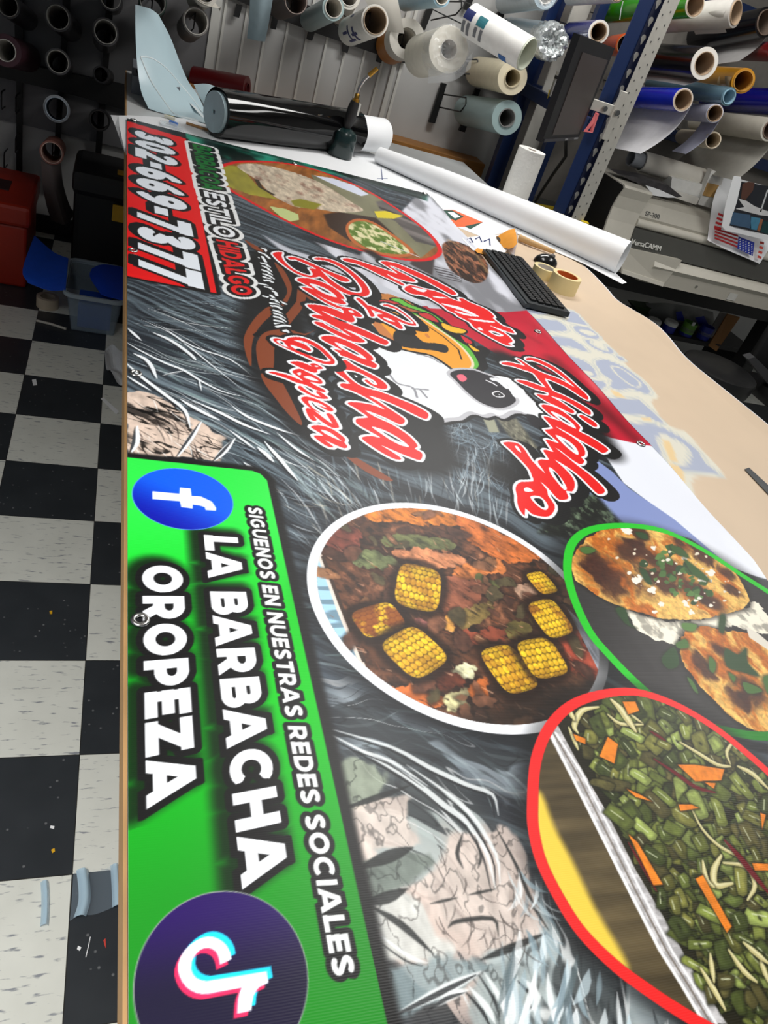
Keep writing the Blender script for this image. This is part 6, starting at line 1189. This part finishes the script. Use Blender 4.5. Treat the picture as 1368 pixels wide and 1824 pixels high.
for t0, t1, a0, a1, m_ in [(.27, .315, 2.5, 3.1, navy), (.20, .245, 2.5, 3.1, teal), (.295, .31, 3.2, 3.9, ltx), (.27, .285, 3.2, 4.0, ltx), (.23, .245, 3.2, 3.8, ltx), (.20, .215, 3.2, 3.9, ltx), (.06, .10, 3.9, 4.5, mat('blue_corner', (40, 90, 150), .5))]:
    tube_mark(t_, N, d_, rt, t0, t1, a0, a1, m_, 'printed_label')
roll('vinyl_roll', 'cream masking roll with dark core, above the mint roll', (913, 139), 27, (852, 128), 3.85, 4.5, cream, mat('cream_ring', (206, 194, 164), .7), .50, GM, 'vinyl roll')
roll('vinyl_roll', 'mint grey film roll, lowest on the middle wall rack', (903, 210), 28, (832, 197), 3.85, 4.5, mint, mat('mint_ring', (130, 130, 128), .6), .50, GM, 'vinyl roll')
t_ = roll('vinyl_roll', 'pale aqua roll with crumpled shiny plastic over its end', (981, 74), 29, (908, 60), 3.80, 4.5, pale, white_core, .45, GM, 'vinyl roll', wrapm=mat('shiny_wrap', (214, 220, 220), .10, metal=.55, spec=.9, var=.15, bump=.8, scale=60), cap=lambda N, d, r: crumple(N, d, r, 1.0, 5))
roll('vinyl_roll', 'pale blue wrapped roll cut by the top edge, above the crumpled one', (972, -8), 21, (900, 4), 3.80, 4.5, pale, white_core, .55, GM, 'vinyl roll', wrapm=clrw, cap=lambda N, d, r: crumple(N, d, r, 1.0, 6))
roll('vinyl_roll', 'dark red roll lying on the wooden ledge behind the black roll', (440, 158), 20, (345, 140), 4.42, 4.55, mat('dark_red_film', (96, 14, 18), .35, coat=.2), mat('dark_red_end', (80, 12, 16), .5), .4, None, 'vinyl roll', peg=False)

# ---- right: blue shelving with rolls
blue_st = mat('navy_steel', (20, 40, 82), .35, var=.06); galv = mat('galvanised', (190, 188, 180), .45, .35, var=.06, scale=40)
sf = thing('shelving_unit', 'navy blue slotted steel shelving unit holding colourful vinyl rolls', 'shelving', (2.8, 3.9, 0))
def post(pa, pb, y, w0, th, m_, nm, zlo=0.):
    """upright through two photo points on plane y, made vertical"""
    a, c = ony(*pa, y), ony(*pb, y); x = (a[0]+c[0])/2
    return obj(nm, B().box((x, y, zlo), (x+w0, y+th, 2.6)), m_, sf), x
_, xp = post((983, 378), (1142, 0), 3.40, .066, .006, blue_st, 'post')
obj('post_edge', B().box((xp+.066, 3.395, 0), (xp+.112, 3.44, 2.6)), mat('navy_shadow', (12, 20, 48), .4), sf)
hl = B(); z = .95
while z < 2.1:
    hl.prism([(xp+.083+.011*math.cos(q*.5236)*(1 if q < 7 else .55), 3.3945, z+.013*math.sin(q*.5236)*(1 if q < 7 else 2.0)) for q in range(12)], (0, .001, 0))
    z += .066
obj('keyhole', hl, mat('pale_hole', (150, 150, 146), .6), sf, kind='stuff')
_, xs_ = post((1023, 392), (1178, 0), 3.37, .066, .004, galv, 'slotted_strip')
hl = B(); z = .95
while z < 2.1:
    hl.box((xs_+.014, 3.3685, z), (xs_+.018, 3.3699, z+.008)).box((xs_+.044, 3.3685, z+.02), (xs_+.048, 3.3699, z+.028)); z += .05
obj('slot', hl, mat('slot_dark', (70, 70, 70), .6), sf, kind='stuff')
obj('post', B().box((xp+.02, 4.25, 0), (xp+.075, 4.30, 2.6), .002), blue_st, sf)
_, xq = post((950, 340), (985, 200), 4.05, .05, .04, blue_st, 'post'); post((901, 300), (915, 175), 4.35, .05, .04, blue_st, 'post')
obj('grey_panel', B().box((xq-.10, 4.12, .6), (xq-.005, 4.13, 2.0)), mat('pale_panel', (176, 174, 166), .6), sf)
for z in (.62, 1.40, 2.06):
    obj('beam', B().box((xp, 4.28, z), (4.3, 4.33, z+.06), .002), blue_st, sf); obj('beam', B().box((xp+.02, 3.45, z), (xp+.06, 4.26, z+.06), .002), blue_st, sf)
obj('back_panel', B().box((xp+.08, 4.36, .9), (4.4, 4.37, 2.4)), mat('grey_back_panel', (120, 116, 110), .7), sf)
yp = mat('yellow_clip', (226, 196, 30), .45)
obj('shelf_clip', B().box((xp+.005, 3.36, .985), (xp+.05, 3.384, 1.05), .003), yp, sf); obj('shelf_clip', B().box((xs_+.05, 3.34, .985), (xs_+.085, 3.366, 1.05), .003), yp, sf)
obj('yellow_shelf_edge', B().prism([onx(955, 362, xq+.05), onx(988, 368, xq+.05), onx(988, 384, xq+.05), onx(952, 378, xq+.05)], (.02, 0, 0)), yp, sf)
GR = 'rolls in the blue shelving'
kc = mat('kraft_ring', (170, 146, 120), .75); mxd = dict(group=GR, cat='vinyl roll', peg=sf)
gg = mat('green_film', (58, 150, 16), .25, coat=.4); rb_ = mat('royal_blue_film', (14, 40, 190), .25, coat=.4); nv_ = mat('navy_film', (10, 14, 110), .25, coat=.4); ylw = mat('amber_film', (196, 136, 22), .3, coat=.3); og = mat('orange_film', (222, 84, 18), .3, coat=.3); gw = mat('greyish_white_film', (196, 192, 186), .5); lil = mat('lilac_white_film', (206, 208, 224), .5); blkf = mat('black_film', (12, 12, 16), .25, coat=.3)
wht_sheet = mat('liner_white', (222, 222, 224), .5); gry_sheet = mat('liner_grey', (176, 174, 172), .55)
yn, yf = 3.48, 4.2
roll('vinyl_roll', 'bright green vinyl roll at the top behind the blue post', (1237, 9), 20, (1075, 22), yn, yf, gg, kc, .82, endm=mat('pale_rim2', (216, 210, 196), .6), **mxd)
roll('vinyl_roll', 'grey-white roll with unrolled flap, right of the green roll', (1310, 23), 23, (1190, 34), yn+.03, 3.80, gw, kc, .78, liner=(.07, -.05, .05, .5), lm=gw, **mxd)
roll('vinyl_roll', 'black roll with dark hollow end at the upper right edge, grey sheet hanging', (1363, 40), 24, (1240, 66), 3.84, 4.27, blkf, mat('rim_dark', (120, 104, 92), .7), .78, liner=(.18, .06, .03, .8), lm=gry_sheet, **mxd)
roll('vinyl_roll', 'glossy black roll with thick white ring end above the blue roll', (1254, 113), 26, (1130, 100), yn-.02, yf, blkf, kc, .66, endm=white_core, liner=(.10, .05, .05, .9), lm=wht_sheet, **mxd)
roll('vinyl_roll', 'amber yellow roll between the clear tube and the navy roll', (1324, 144), 20, (1250, 136), yn+.06, yf, ylw, mat('rim_amber', (190, 140, 60), .6), .78, liner=(.08, -.03, .02, .3), lm=mat('amber_liner', (190, 160, 120), .5), **mxd)
roll('vinyl_roll', 'clear crumpled film tube with pale blue ring, below the black roll', (1298, 172), 15, (1160, 150), yn+.03, yf, mat('smoky_blue_film', (110, 144, 160), .2, trans=.3, coat=.5), bluep, .74, **mxd)
roll('vinyl_roll', 'royal blue roll with white liner sheet hanging below it', (1216, 178), 19, (1110, 172), yn-.04, yf-.1, rb_, kc, .80, endm=mat('pale_rim', (206, 196, 182), .6), liner=(.26, .10, .0, .95), lm=wht_sheet, **mxd)
roll('vinyl_roll', 'lilac-white roll and hanging sheet right of the royal blue roll', (1273, 202), 15, (1200, 198), yn+.03, yf, lil, kc, .80, liner=(.20, .05, .03, .38), lm=mat('liner_lilac', (190, 192, 212), .5), **mxd)
roll('paper_tube', 'small cream paper tube with ragged end, lowest in the shelving', (1270, 250), 14, (1215, 243), yn+.04, yf, mat('cream_tube', (206, 196, 176), .6), mat('cream_inner', (216, 202, 178), .6), .84, **mxd)
roll('vinyl_roll', 'beige-white roll cut by the right edge with a long grey sheet hanging', (1372, 231), 19, (1240, 214), yn+.08, yf, mat('beige_film', (190, 186, 174), .5), mat('rim_beige', (120, 100, 88), .7), .72, liner=(.26, .06, .0, .95), lm=mat('liner_beige', (168, 166, 158), .55), **mxd)
roll('vinyl_roll', 'dark navy fat roll at the right edge below the amber roll', (1396, 182), 22, (1262, 176), yn+.16, yf, nv_, kc, .6, **mxd)
roll('vinyl_roll', 'red roll just visible at the right edge behind the grey sheet', (1385, 92), 16, (1330, 92), yn+.2, yf, mat('red_film', (130, 16, 20), .3), kc, .7, **mxd)
roll('vinyl_roll', 'deep blue roll with white ring end, above the dark monitor', (1066, 57), 19, (1018, 58), 3.50, 4.02, nv_, kc, .70, endm=white_core, **mxd)
roll('vinyl_roll', 'orange roll squeezed between the monitor and the blue post', (1115, 80), 18, (1085, 82), 3.60, 4.2, og, mat('rim_orange', (180, 120, 80), .7), .82, **mxd)
roll('vinyl_roll', 'long pale roll cut by the top edge above the deep blue roll', (1100, -10), 13, (1016, -3), 3.50, 4.02, gw, kc, .7, **mxd)
# ================================================================ monitor on the post
mq = [ony(1034, 62, 3.08), ony(1095, 86, 3.32), ony(1029, 249, 3.32), ony(965, 254, 3.08)]      # corners: top front, top back, bottom back, bottom front
def mp_(u, v): return mq[0]*(1-u)*(1-v)+mq[1]*u*(1-v)+mq[2]*u*v+mq[3]*(1-u)*v
mnn = np.cross(mq[1]-mq[0], mq[3]-mq[0]); mnn /= np.linalg.norm(mnn); mnn = mnn if mnn@(mq[0]-CAM) > 0 else -mnn
def quad(u0, u1, v0, v1, front, back): return B().prism([mp_(u0, v0)+mnn*front, mp_(u1, v0)+mnn*front, mp_(u1, v1)+mnn*front, mp_(u0, v1)+mnn*front], mnn*(back-front))
mn = thing('monitor', 'dark switched-off monitor turned upright, clamped to the blue post', 'monitor', sum(mq)/4)
obj('housing', quad(0, 1, 0, 1, 0, .03), mat('monitor_black', (20, 21, 24), .4), mn)
obj('screen', quad(.20, .93, .13, .93, -.002, .002), mat('screen_off', (64, 58, 56), .3, var=.03), mn)
obj('button_strip', quad(.03, .97, .965, .995, -.004, .004), mat('grey_bezel', (50, 50, 54), .35), mn)
obj('button', quad(.58, .66, .970, .990, -.006, -.003), mat('grey_button', (130, 130, 132), .35), mn); obj('button', quad(.84, .95, .968, .986, -.006, -.003), MATS['grey_button'], mn)
bb = mp_(.8, .98)+mnn*.03
obj('cable', B().tube([bb, ony(1008, 278, 3.55), ony(985, 310, 3.7), ony(962, 345, 3.85), ony(945, 375, 3.95)], .008, 8), mat('black_cable', (14, 14, 15), .5), mn, True)
clp = thing('clamp_bracket', 'silver clamp bracket joining the monitor to the slotted strip', 'bracket', ony(1075, 195, 3.36))
a = ony(1075, 190, 3.362)
obj('plate', B().box(a+[-.075, -.012, -.025], a+[.07, .004, .018], .002), galv, clp); obj('arm', B().box(a+[.045, -.022, -.12], a+[.075, -.004, .08], .002), galv, clp)
obj('bolt', B().cyl(a+[.0, -.024, -.004], a+[.0, -.010, -.004], .011, n=12), mat('bolt_steel', (150, 150, 148), .3, 1.), clp); obj('bolt', B().cyl(a+[.06, -.034, -.004], a+[.06, -.02, -.004], .012, n=12), MATS['bolt_steel'], clp)
ptb = thing('pink_tie', 'pink tie loop hanging below the silver clamp', 'tie', a+[-.03, -.02, -.06])
obj('loop', B().tube([a+[-.03, -.02, -.028], a+[-.035, -.022, -.07], a+[-.05, -.02, -.11], a+[-.02, -.02, -.105], a+[-.03, -.024, -.03]], .008, 8), mat('pink_strap', (232, 120, 124), .5), ptb, True)
fc = thing('spray_nozzle', 'small silver nozzle fitting hanging left of the monitor', 'nozzle', ony(988, 150, 3.9))
obj('body', B().tube([ony(996, 128, 3.9), ony(982, 172, 3.9)], [.013, .016], 14), mat('silver_metal', (196, 196, 192), .3, .9), fc, True); obj('collar', B().tube([ony(995, 135, 3.9), ony(993, 141, 3.9)], .018, 14), blkp, fc, True)
obj('yellow_tag', B().prism([ony(978, 160, 3.91), ony(986, 165, 3.91), ony(982, 190, 3.91), ony(974, 186, 3.91)], (0, .004, 0)), yp, fc)
wr_ = B().tube([ony(1110, 2, 3.5), ony(1106, 18, 3.5), ony(1104, 35, 3.5)], .002, 6)
tag(obj('white_wire', wr_, paper), 'thin white wire dangling over the green roll', 'wire')

# ================================================================ wide printer
yF = 3.55
pg_ = mat('printer_beige', (186, 182, 170), .5, var=.03); pl_ = mat('printer_light', (206, 202, 190), .45, var=.03); pd_ = mat('printer_dark', (74, 74, 70), .35, var=.04); pk_ = mat('printer_black', (14, 14, 15), .5)
def py_(px, pyy, y): return ony(px, pyy, y)
x0 = ony(1096, 420, yF)[0]; zt = ony(1096, 325, yF)[2]; zb = ony(1110, 440, yF)[2]; zl = ony(1300, 497, yF)[2]
print('PRN', x0, zt, zb, zl)
pr = thing('wide_format_printer', 'beige wide-format printer with curved left end, standing behind the table', 'printer', (3.2, 3.85, 0))
# left end cap: curved front silhouette swept across its width
prof = [(yF+.015, .92), (yF+.03, .97), (yF+.045, 1.04), (yF+.05, 1.10), (yF+.04, 1.16), (yF+.02, 1.205), (yF+.035, 1.215), (yF+.42, 1.215), (yF+.42, .90), (yF+.10, .90)]
xl0, xl1 = ony(1097, 380, yF)[0], ony(1152, 380, yF)[0]
obj('left_end', B().prism([(xl0, y, z) for y, z in prof], (xl1-xl0, 0, 0)), pl_, pr)
obj('left_side', B().prism([(xl0-.004, y+.012, z-.006) for y, z in prof], (.004, 0, 0)), pk_, pr)
XR = 4.6
top = [(yF+.06, 1.06), (yF+.05, 1.09), (yF+.09, 1.155), (yF+.14, 1.175), (yF+.42, 1.175), (yF+.42, 1.06)]
obj('top_cover', B().prism([(xl1, y, z) for y, z in top], (.62, 0, 0)), pg_, pr); obj('right_cover', B().prism([(xl1+.62, y+.004, z) for y, z in top], (XR-xl1-.62, 0, 0)), pl_, pr)
obj('front_bar', B().cyl((xl1, yF+.055, 1.055), (XR, yF+.055, 1.055), .022, n=24), pl_, pr, True)
obj('window', B().prism([(xl1, y, z) for y, z in [(yF+.06, 1.035), (yF+.035, 1.03), (yF+.0, .93), (yF+.03, .925), (yF+.10, 1.03)]], (XR-xl1, 0, 0)), pd_, pr)
obj('media_bed', B().prism([(xl1+.16, y, z) for y, z in [(yF+.02, .925), (yF-.03, .915), (yF-.05, .885), (yF-.03, .86), (yF+.10, .86), (yF+.10, .925)]], (XR-xl1-.16, 0, 0)), pl_, pr)
obj('front_apron', B().prism([(xl1+.12, y, z) for y, z in [(yF-.03, .86), (yF-.035, .79), (yF+.0, .785), (yF+.10, .86)]], (XR-xl1-.12, 0, 0)), pg_, pr)
ca = [ony(1110, 440, yF-.02), ony(1215, 464, yF-.04), ony(1180, 510, yF-.05), ony(1106, 486, yF-.05)]
obj('control_panel', B().prism(ca, (0, .10, -.01)), pg_, pr)
obj('panel_edge', B().prism([ca[3]+[0, -.002, .02], ca[2]+[0, -.002, .02], ca[2]+[0, -.006, 0], ca[3]+[0, -.006, 0]], (0, .012, 0)), pl_, pr)
obj('body', B().box((xl1, yF+.10, .82), (XR, yF+.42, 1.06)), pk_, pr)
obj('screw', B().cyl((x0+.62, yF-.040, .83), (x0+.62, yF-.03, .83), .006, n=12), steel, pr); obj('warning_label', B().box((x0+.86, yF-.0385, .80), (x0+.92, yF-.0345, .84)), MATS['label_white'], pr)
for lx in (xl0+.06, 3.95):
    obj('leg', B().box((lx, yF+.16, .04), (lx+.09, yF+.28, .86), .006), pk_, pr); obj('foot', B().box((lx-.01, yF-.05, 0), (lx+.10, yF+.42, .05), .01), pk_, pr)
obj('cross_beam', B().box((xl0+.06, yF+.18, .66), (4.2, yF+.26, .78)), pk_, pr)
gi = mat('grey_lettering', (96, 96, 94), .5); wi = mat('white_lettering', (224, 224, 218), .5)
up_ = np.array((0, .5, .85))
text('lettering', 'SP-300', .034, frame((xl1+.035, yF+.0535, 1.099), (1, 0, 0), (0, .04, .065)), gi, pr, .0015)
text('lettering', 'VersaCAMM', .038, frame((xl1-.005, yF+.004, .955), (1, 0, 0), (0, .3, .95)), wi, pr, .003)
# things on the printer
def lay(px0, px1, y, r, z): 
    a, c = ony(*px0, y), ony(*px1, y); a[2] = c[2] = z+r; return a, c
zt_ = 1.176
t_ = thing('paper_roll', 'fat white paper roll lying on top of the printer', 'paper roll', (2.85, 3.86, zt_))
a, c = np.array((2.62, 3.84, zt_+.135)), np.array((2.98, 3.90, zt_+.135)); a, c = ony(1142, 287, 3.86), ony(1262, 322, 3.86)
obj('paper', B().pipe(a, c, .052, .044, 36), paperw, t_, True); obj('inner_layers', B().pipe(a-[.07, .0, .0], a+[.1, 0, 0], .040, .034, 30), ltg, t_, True)
def lbox(nm, lb, cat, pts, y, dy, m_, par=None):
    o_ = obj(nm, B().prism([ony(*p, y) for p in pts], (0, dy, 0)), m_)
    return tag(o_, lb, cat)
lbox('white_carton', 'white carton lying below the fat paper roll on the printer', 'box', [(1197, 316), (1252, 329), (1246, 352), (1194, 340)], 3.78, .10, mat('carton_white', (222, 222, 218), .6))
lbox('small_tube', 'thin white paper tube in front of the white carton on the printer', 'paper tube', [(1205, 342), (1246, 353), (1240, 365), (1200, 352)], 3.74, .03, mat('tube_white', (214, 212, 204), .6))
lbox('card_stack', 'white and tan card stack standing beside the flag sheet', 'card', [(1268, 303), (1291, 311), (1270, 372), (1243, 364)], 3.76, .04, MATS['carton_white'])
lbox('tan_wrap', 'tan paper band around the card stack', 'band', [(1261, 326), (1281, 330), (1275, 353), (1252, 348)], 3.755, .05, mat('tan_band', (196, 156, 96), .6))
lbox('dark_print', 'dark crumpled print lying on the printer left of the carton', 'sheet', [(1100, 310), (1150, 318), (1190, 330), (1215, 350), (1205, 352), (1170, 338), (1125, 322)], 3.70, .10, mat('dark_print', (62, 60, 62), .4, var=.6, scale=30))
lbox('folded_sheet', 'small folded white sheet hanging over the printer cover', 'sheet', [(1150, 330), (1175, 338), (1206, 352), (1190, 352), (1163, 348)], 3.66, .004, paper)
# flag sheet draped over the printer front
fg = thing('flag_print', 'white sheet printed with a striped flag, draped over the printer front', 'printed sheet', ony(1300, 380, 3.6))
G = dense(np.array([[ony(1291, 309, 3.80), ony(1310, 312, 3.80), ony(1322, 320, 3.80), ony(1380, 335, 3.8)], [ony(1272, 350, 3.72), ony(1295, 355, 3.72), ony(1320, 362, 3.72), ony(1380, 378, 3.72)], [ony(1264, 395, 3.62), ony(1290, 400, 3.62), ony(1320, 408, 3.62), ony(1380, 422, 3.62)], [ony(1260, 428, 3.555), ony(1292, 444, 3.55), ony(1330, 460, 3.55), ony(1353, 470, 3.55)]]), 4)
obj('sheet', B().sheet(G, .001), paper, fg, True)
fred = mat('flag_red', (176, 40, 44), .5); fblue = mat('flag_blue', (44, 62, 170), .5)
pf = lambda x, y: ony(1160+x/6.514, 240+y/6.514, 3.535+max(0, (1120-y))*.00028)
for k in range(4):
    obj('red_stripe', B().prism([pf(735+k*8 if k < 2 else 740, 1080+k*36), pf(1010-k*3, 1165+k*42), pf(1008-k*3, 1186+k*42), pf(733+k*4 if k < 2 else 735, 1100+k*36)], (0, .002, 0)), fred, fg)
for k in range(4):
    obj('red_stripe', B().prism([pf(782-k*15, 905+k*50), pf(845-k*10, 930+k*50), pf(836-k*10, 955+k*50), pf(775-k*15, 930+k*50)], (0, .002, 0)), fred, fg)
obj('blue_field', B().prism([pf(1015, 1180), pf(1198, 1250), pf(1178, 1408), pf(1000, 1322)], (0, .002, 0)), fblue, fg)
sb = B()
for i in range(5):
    for j in range(5):
        u_, v2 = (i+.5)/5, (j+.5)/5; c_ = pf(1012+u_*172, 1190+u_*74+v2*140); sb.cyl(c_+[0, -.0012, 0], c_, .0035, n=8)
obj('star', sb, paper, fg, kind='stuff')
for k in range(4): obj('red_stripe', B().prism([pf(1270-k*10, 1235+k*55), pf(1312-k*10, 1250+k*55), pf(1305-k*10, 1275+k*55), pf(1262-k*10, 1262+k*55)], (0, .002, 0)), mat('flag_coral', (226, 84, 70), .5), fg)
# framed dark picture print on top
pp = thing('dark_photo_print', 'white-bordered glossy dark photo print standing at the right edge on the printer', 'printed sheet', ony(1340, 380, 3.5))
P = lambda x, y, d=0.: ony(1160+x/6.514, 240+y/6.514, 3.50-d)
obj('white_border', B().prism([P(960, 480), P(1040, 490), P(1045, 560), P(930, 1050), P(960, 1080), P(1500, 1210), P(1500, 1260), P(860, 1110), P(820, 1060), P(860, 820), P(930, 560)], (0, .003, 0)), paper, pp)
obj('picture', B().prism([P(1045, 545), P(1500, 620), P(1500, 1200), P(905, 1055), P(1000, 760)], (0, .0028, 0)), mat('dark_glossy_print', (20, 24, 34), .12, var=.5, scale=7, coat=.5), pp)
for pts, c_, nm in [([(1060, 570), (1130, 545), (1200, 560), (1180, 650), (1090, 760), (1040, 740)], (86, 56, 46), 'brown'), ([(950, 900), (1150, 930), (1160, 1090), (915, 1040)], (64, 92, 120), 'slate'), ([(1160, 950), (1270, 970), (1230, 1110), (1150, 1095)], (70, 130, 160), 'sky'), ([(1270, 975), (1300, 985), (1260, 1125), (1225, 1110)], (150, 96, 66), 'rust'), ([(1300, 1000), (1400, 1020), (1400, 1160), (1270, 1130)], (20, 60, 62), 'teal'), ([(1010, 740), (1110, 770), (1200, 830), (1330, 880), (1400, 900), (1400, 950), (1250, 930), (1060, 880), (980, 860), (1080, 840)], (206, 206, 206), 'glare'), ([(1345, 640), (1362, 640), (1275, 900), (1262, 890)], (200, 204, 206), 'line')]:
    obj('picture_or_glare_patch', B().prism([P(*p, .0012) for p in pts], (0, .001, 0)), mat('print_'+nm, c_, .25), pp)  # the glare patch is a painted reflection, the others are picture
# beneath the printer: wipes, board, stool
cb = thing('low_shelf', 'dark shelf under the printer carrying cleaning wipes', 'shelf', (3.3, 4.2, 0))
zs = .36
obj('board', B().box((2.45, 4.0, zs-.03), (4.3, 4.42, zs)), mat('dark_board', (38, 38, 40), .6), cb)
for lx in (2.48, 4.2): obj('leg', B().box((lx, 4.04, 0), (lx+.05, 4.38, zs-.03)), MATS['dark_board'], cb)
wb_ = mat('wipes_blue', (22, 40, 150), .4); wg_ = mat('wipes_green', (96, 150, 50), .45); ww_ = mat('wipes_lid', (214, 216, 214), .45)
for k, (px, py, lb) in enumerate([(1168, 568, 'leftmost blue wipes canister with white lid under the printer'), (1198, 571, 'second blue wipes canister with white lid, from the table side'), (1228, 581, 'blue and green wipes canister with white lid in the row under the printer'), (1258, 588, 'blue wipes canister with white lid at the right end of the row')]):
    p = ony(px, py, 4.06); p[2] = zs
    t_ = thing('wipes_canister', lb, 'canister', p, 'wipes canisters under the printer')
    zh = ony(px, py, 4.06)[2]-zs
    obj('body', B().cyl(p, p+[0, 0, zh-.03], .046, n=28), wb_, t_, True); obj('lid', B().lathe(p+[0, 0, zh-.03], p+[0, 0, zh], [(0, .047), (.022, .047), (.03, .040)], 28), ww_, t_, True)
    if k in (2, 3): obj('label', B().lathe(p+[0, 0, .02], p+[0, 0, 1], [(0, .0465), (0, .0470), (.07, .0470), (.07, .0465)], 28, loop=True), wg_ if k == 2 else wb_, t_, True)
    if k == 2: obj('white_patch', B().box(p+[-.032, -.0492, .085], p+[-.008, -.0445, .11]), ww_, t_)
bgm = mat('plastic_bag', (150, 152, 150), .3, trans=.3, var=.1)
bg = thing('plastic_bag', 'grey translucent bag with blue print behind the canisters', 'bag', ony(1225, 550, 4.2))
G = dense(np.array([[ony(1150, 540, 4.25), ony(1190, 540, 4.15), ony(1240, 548, 4.2), ony(1270, 556, 4.25)], [ony(1155, 556, 4.2), ony(1195, 560, 4.14), ony(1245, 566, 4.16), ony(1272, 572, 4.2)], [ony(1160, 585, 4.2), ony(1200, 590, 4.15), ony(1250, 596, 4.16), ony(1276, 600, 4.2)]]), 4)
obj('film', B().sheet(G, .001), bgm, bg, True); obj('blue_print', B().prism([ony(1238, 566, 4.12), ony(1254, 563, 4.12), ony(1262, 578, 4.12), ony(1246, 580, 4.12)], (0, .001, 0)), wb_, bg); obj('blue_print', B().prism([ony(1204, 556, 4.11), ony(1214, 554, 4.11), ony(1220, 572, 4.11), ony(1206, 570, 4.11)], (0, .001, 0)), wb_, bg)
gb = thing('green_bag', 'dark green pack on the shelf left of the bag', 'pack', ony(1150, 560, 4.2)); obj('pack', B().prism([ony(1130, 545, 4.2), ony(1168, 550, 4.2), ony(1172, 562, 4.2), ony(1140, 560, 4.2)], (0, .1, 0)), mat('dark_green_pack', (44, 70, 26), .5), gb)
bd = thing('cardboard_sheet', 'brown cardboard sheet leaning under the printer, right of the canisters', 'board', ony(1290, 590, 4.1))
obj('board', B().prism([ony(1296, 560, 4.12), ony(1318, 566, 4.12), ony(1276, 626, 3.98), ony(1262, 616, 3.98)], (.01, .02, 0)), mat('brown_board', (150, 104, 54), .7), bd)
bw = thing('white_board', 'pale board leaning beside the brown cardboard', 'board', ony(1280, 575, 4.15)); obj('board', B().prism([ony(1284, 556, 4.16), ony(1296, 560, 4.16), ony(1266, 610, 4.10), ony(1256, 604, 4.10)], (.01, .02, 0)), gry_sheet, bw)
sx = onz(1284, 656, .60); st_ = thing('round_stool', 'round black cushioned stool beside the table under the printer', 'stool', (sx[0], sx[1], 0))
s0 = np.array((sx[0], sx[1], 0))
obj('seat', B().lathe(s0+[0, 0, .50], s0+[0, 0, 1], [(0, .17), (.012, .19), (.08, .20), (.10, .195), (.112, .17), (.116, .08)], 40), mat('black_vinyl_seat', (20, 20, 21), .38, bump=.1), st_, True)
obj('stem', B().cyl(s0+[0, 0, .06], s0+[0, 0, .50], .025), steel, st_, True)
for k in range(5):
    a_ = k*1.2566; e_ = s0+[.26*math.cos(a_), .26*math.sin(a_), .05]; obj('leg', B().tube([s0+[0, 0, .09], e_], [.022, .016], 10), blkp, st_, True); obj('caster', B().cyl(e_+[-.012, 0, -.022], e_+[.012, 0, -.022], .027, n=18), blkp, st_, True)
oc = thing('office_chair', 'black office chair partly visible at the right edge', 'chair', (3.45, 2.95, 0))
obj('seat', B().box((3.42, 2.7, .44), (3.9, 3.2, .54), .04), MATS['black_vinyl_seat'], oc, True); obj('backrest', B().box((3.40, 3.16, .56), (3.86, 3.22, .86), .025), blkp, oc, True); obj('armrest', B().prism([ony(1332, 640, 3.0), ony(1345, 636, 3.0), ony(1400, 690, 3.0), ony(1390, 710, 3.0)], (0, .05, 0)), mat('grey_arm', (58, 58, 60), .5), oc)
obj('stem', B().cyl((3.66, 2.95, .06), (3.66, 2.95, .44), .03), blkp, oc, True)
for k in range(5):
    a_ = k*1.2566+.3; obj('leg', B().tube([(3.66, 2.95, .09), (3.66+.28*math.cos(a_), 2.95+.28*math.sin(a_), .03)], [.025, .018], 10), blkp, oc, True)
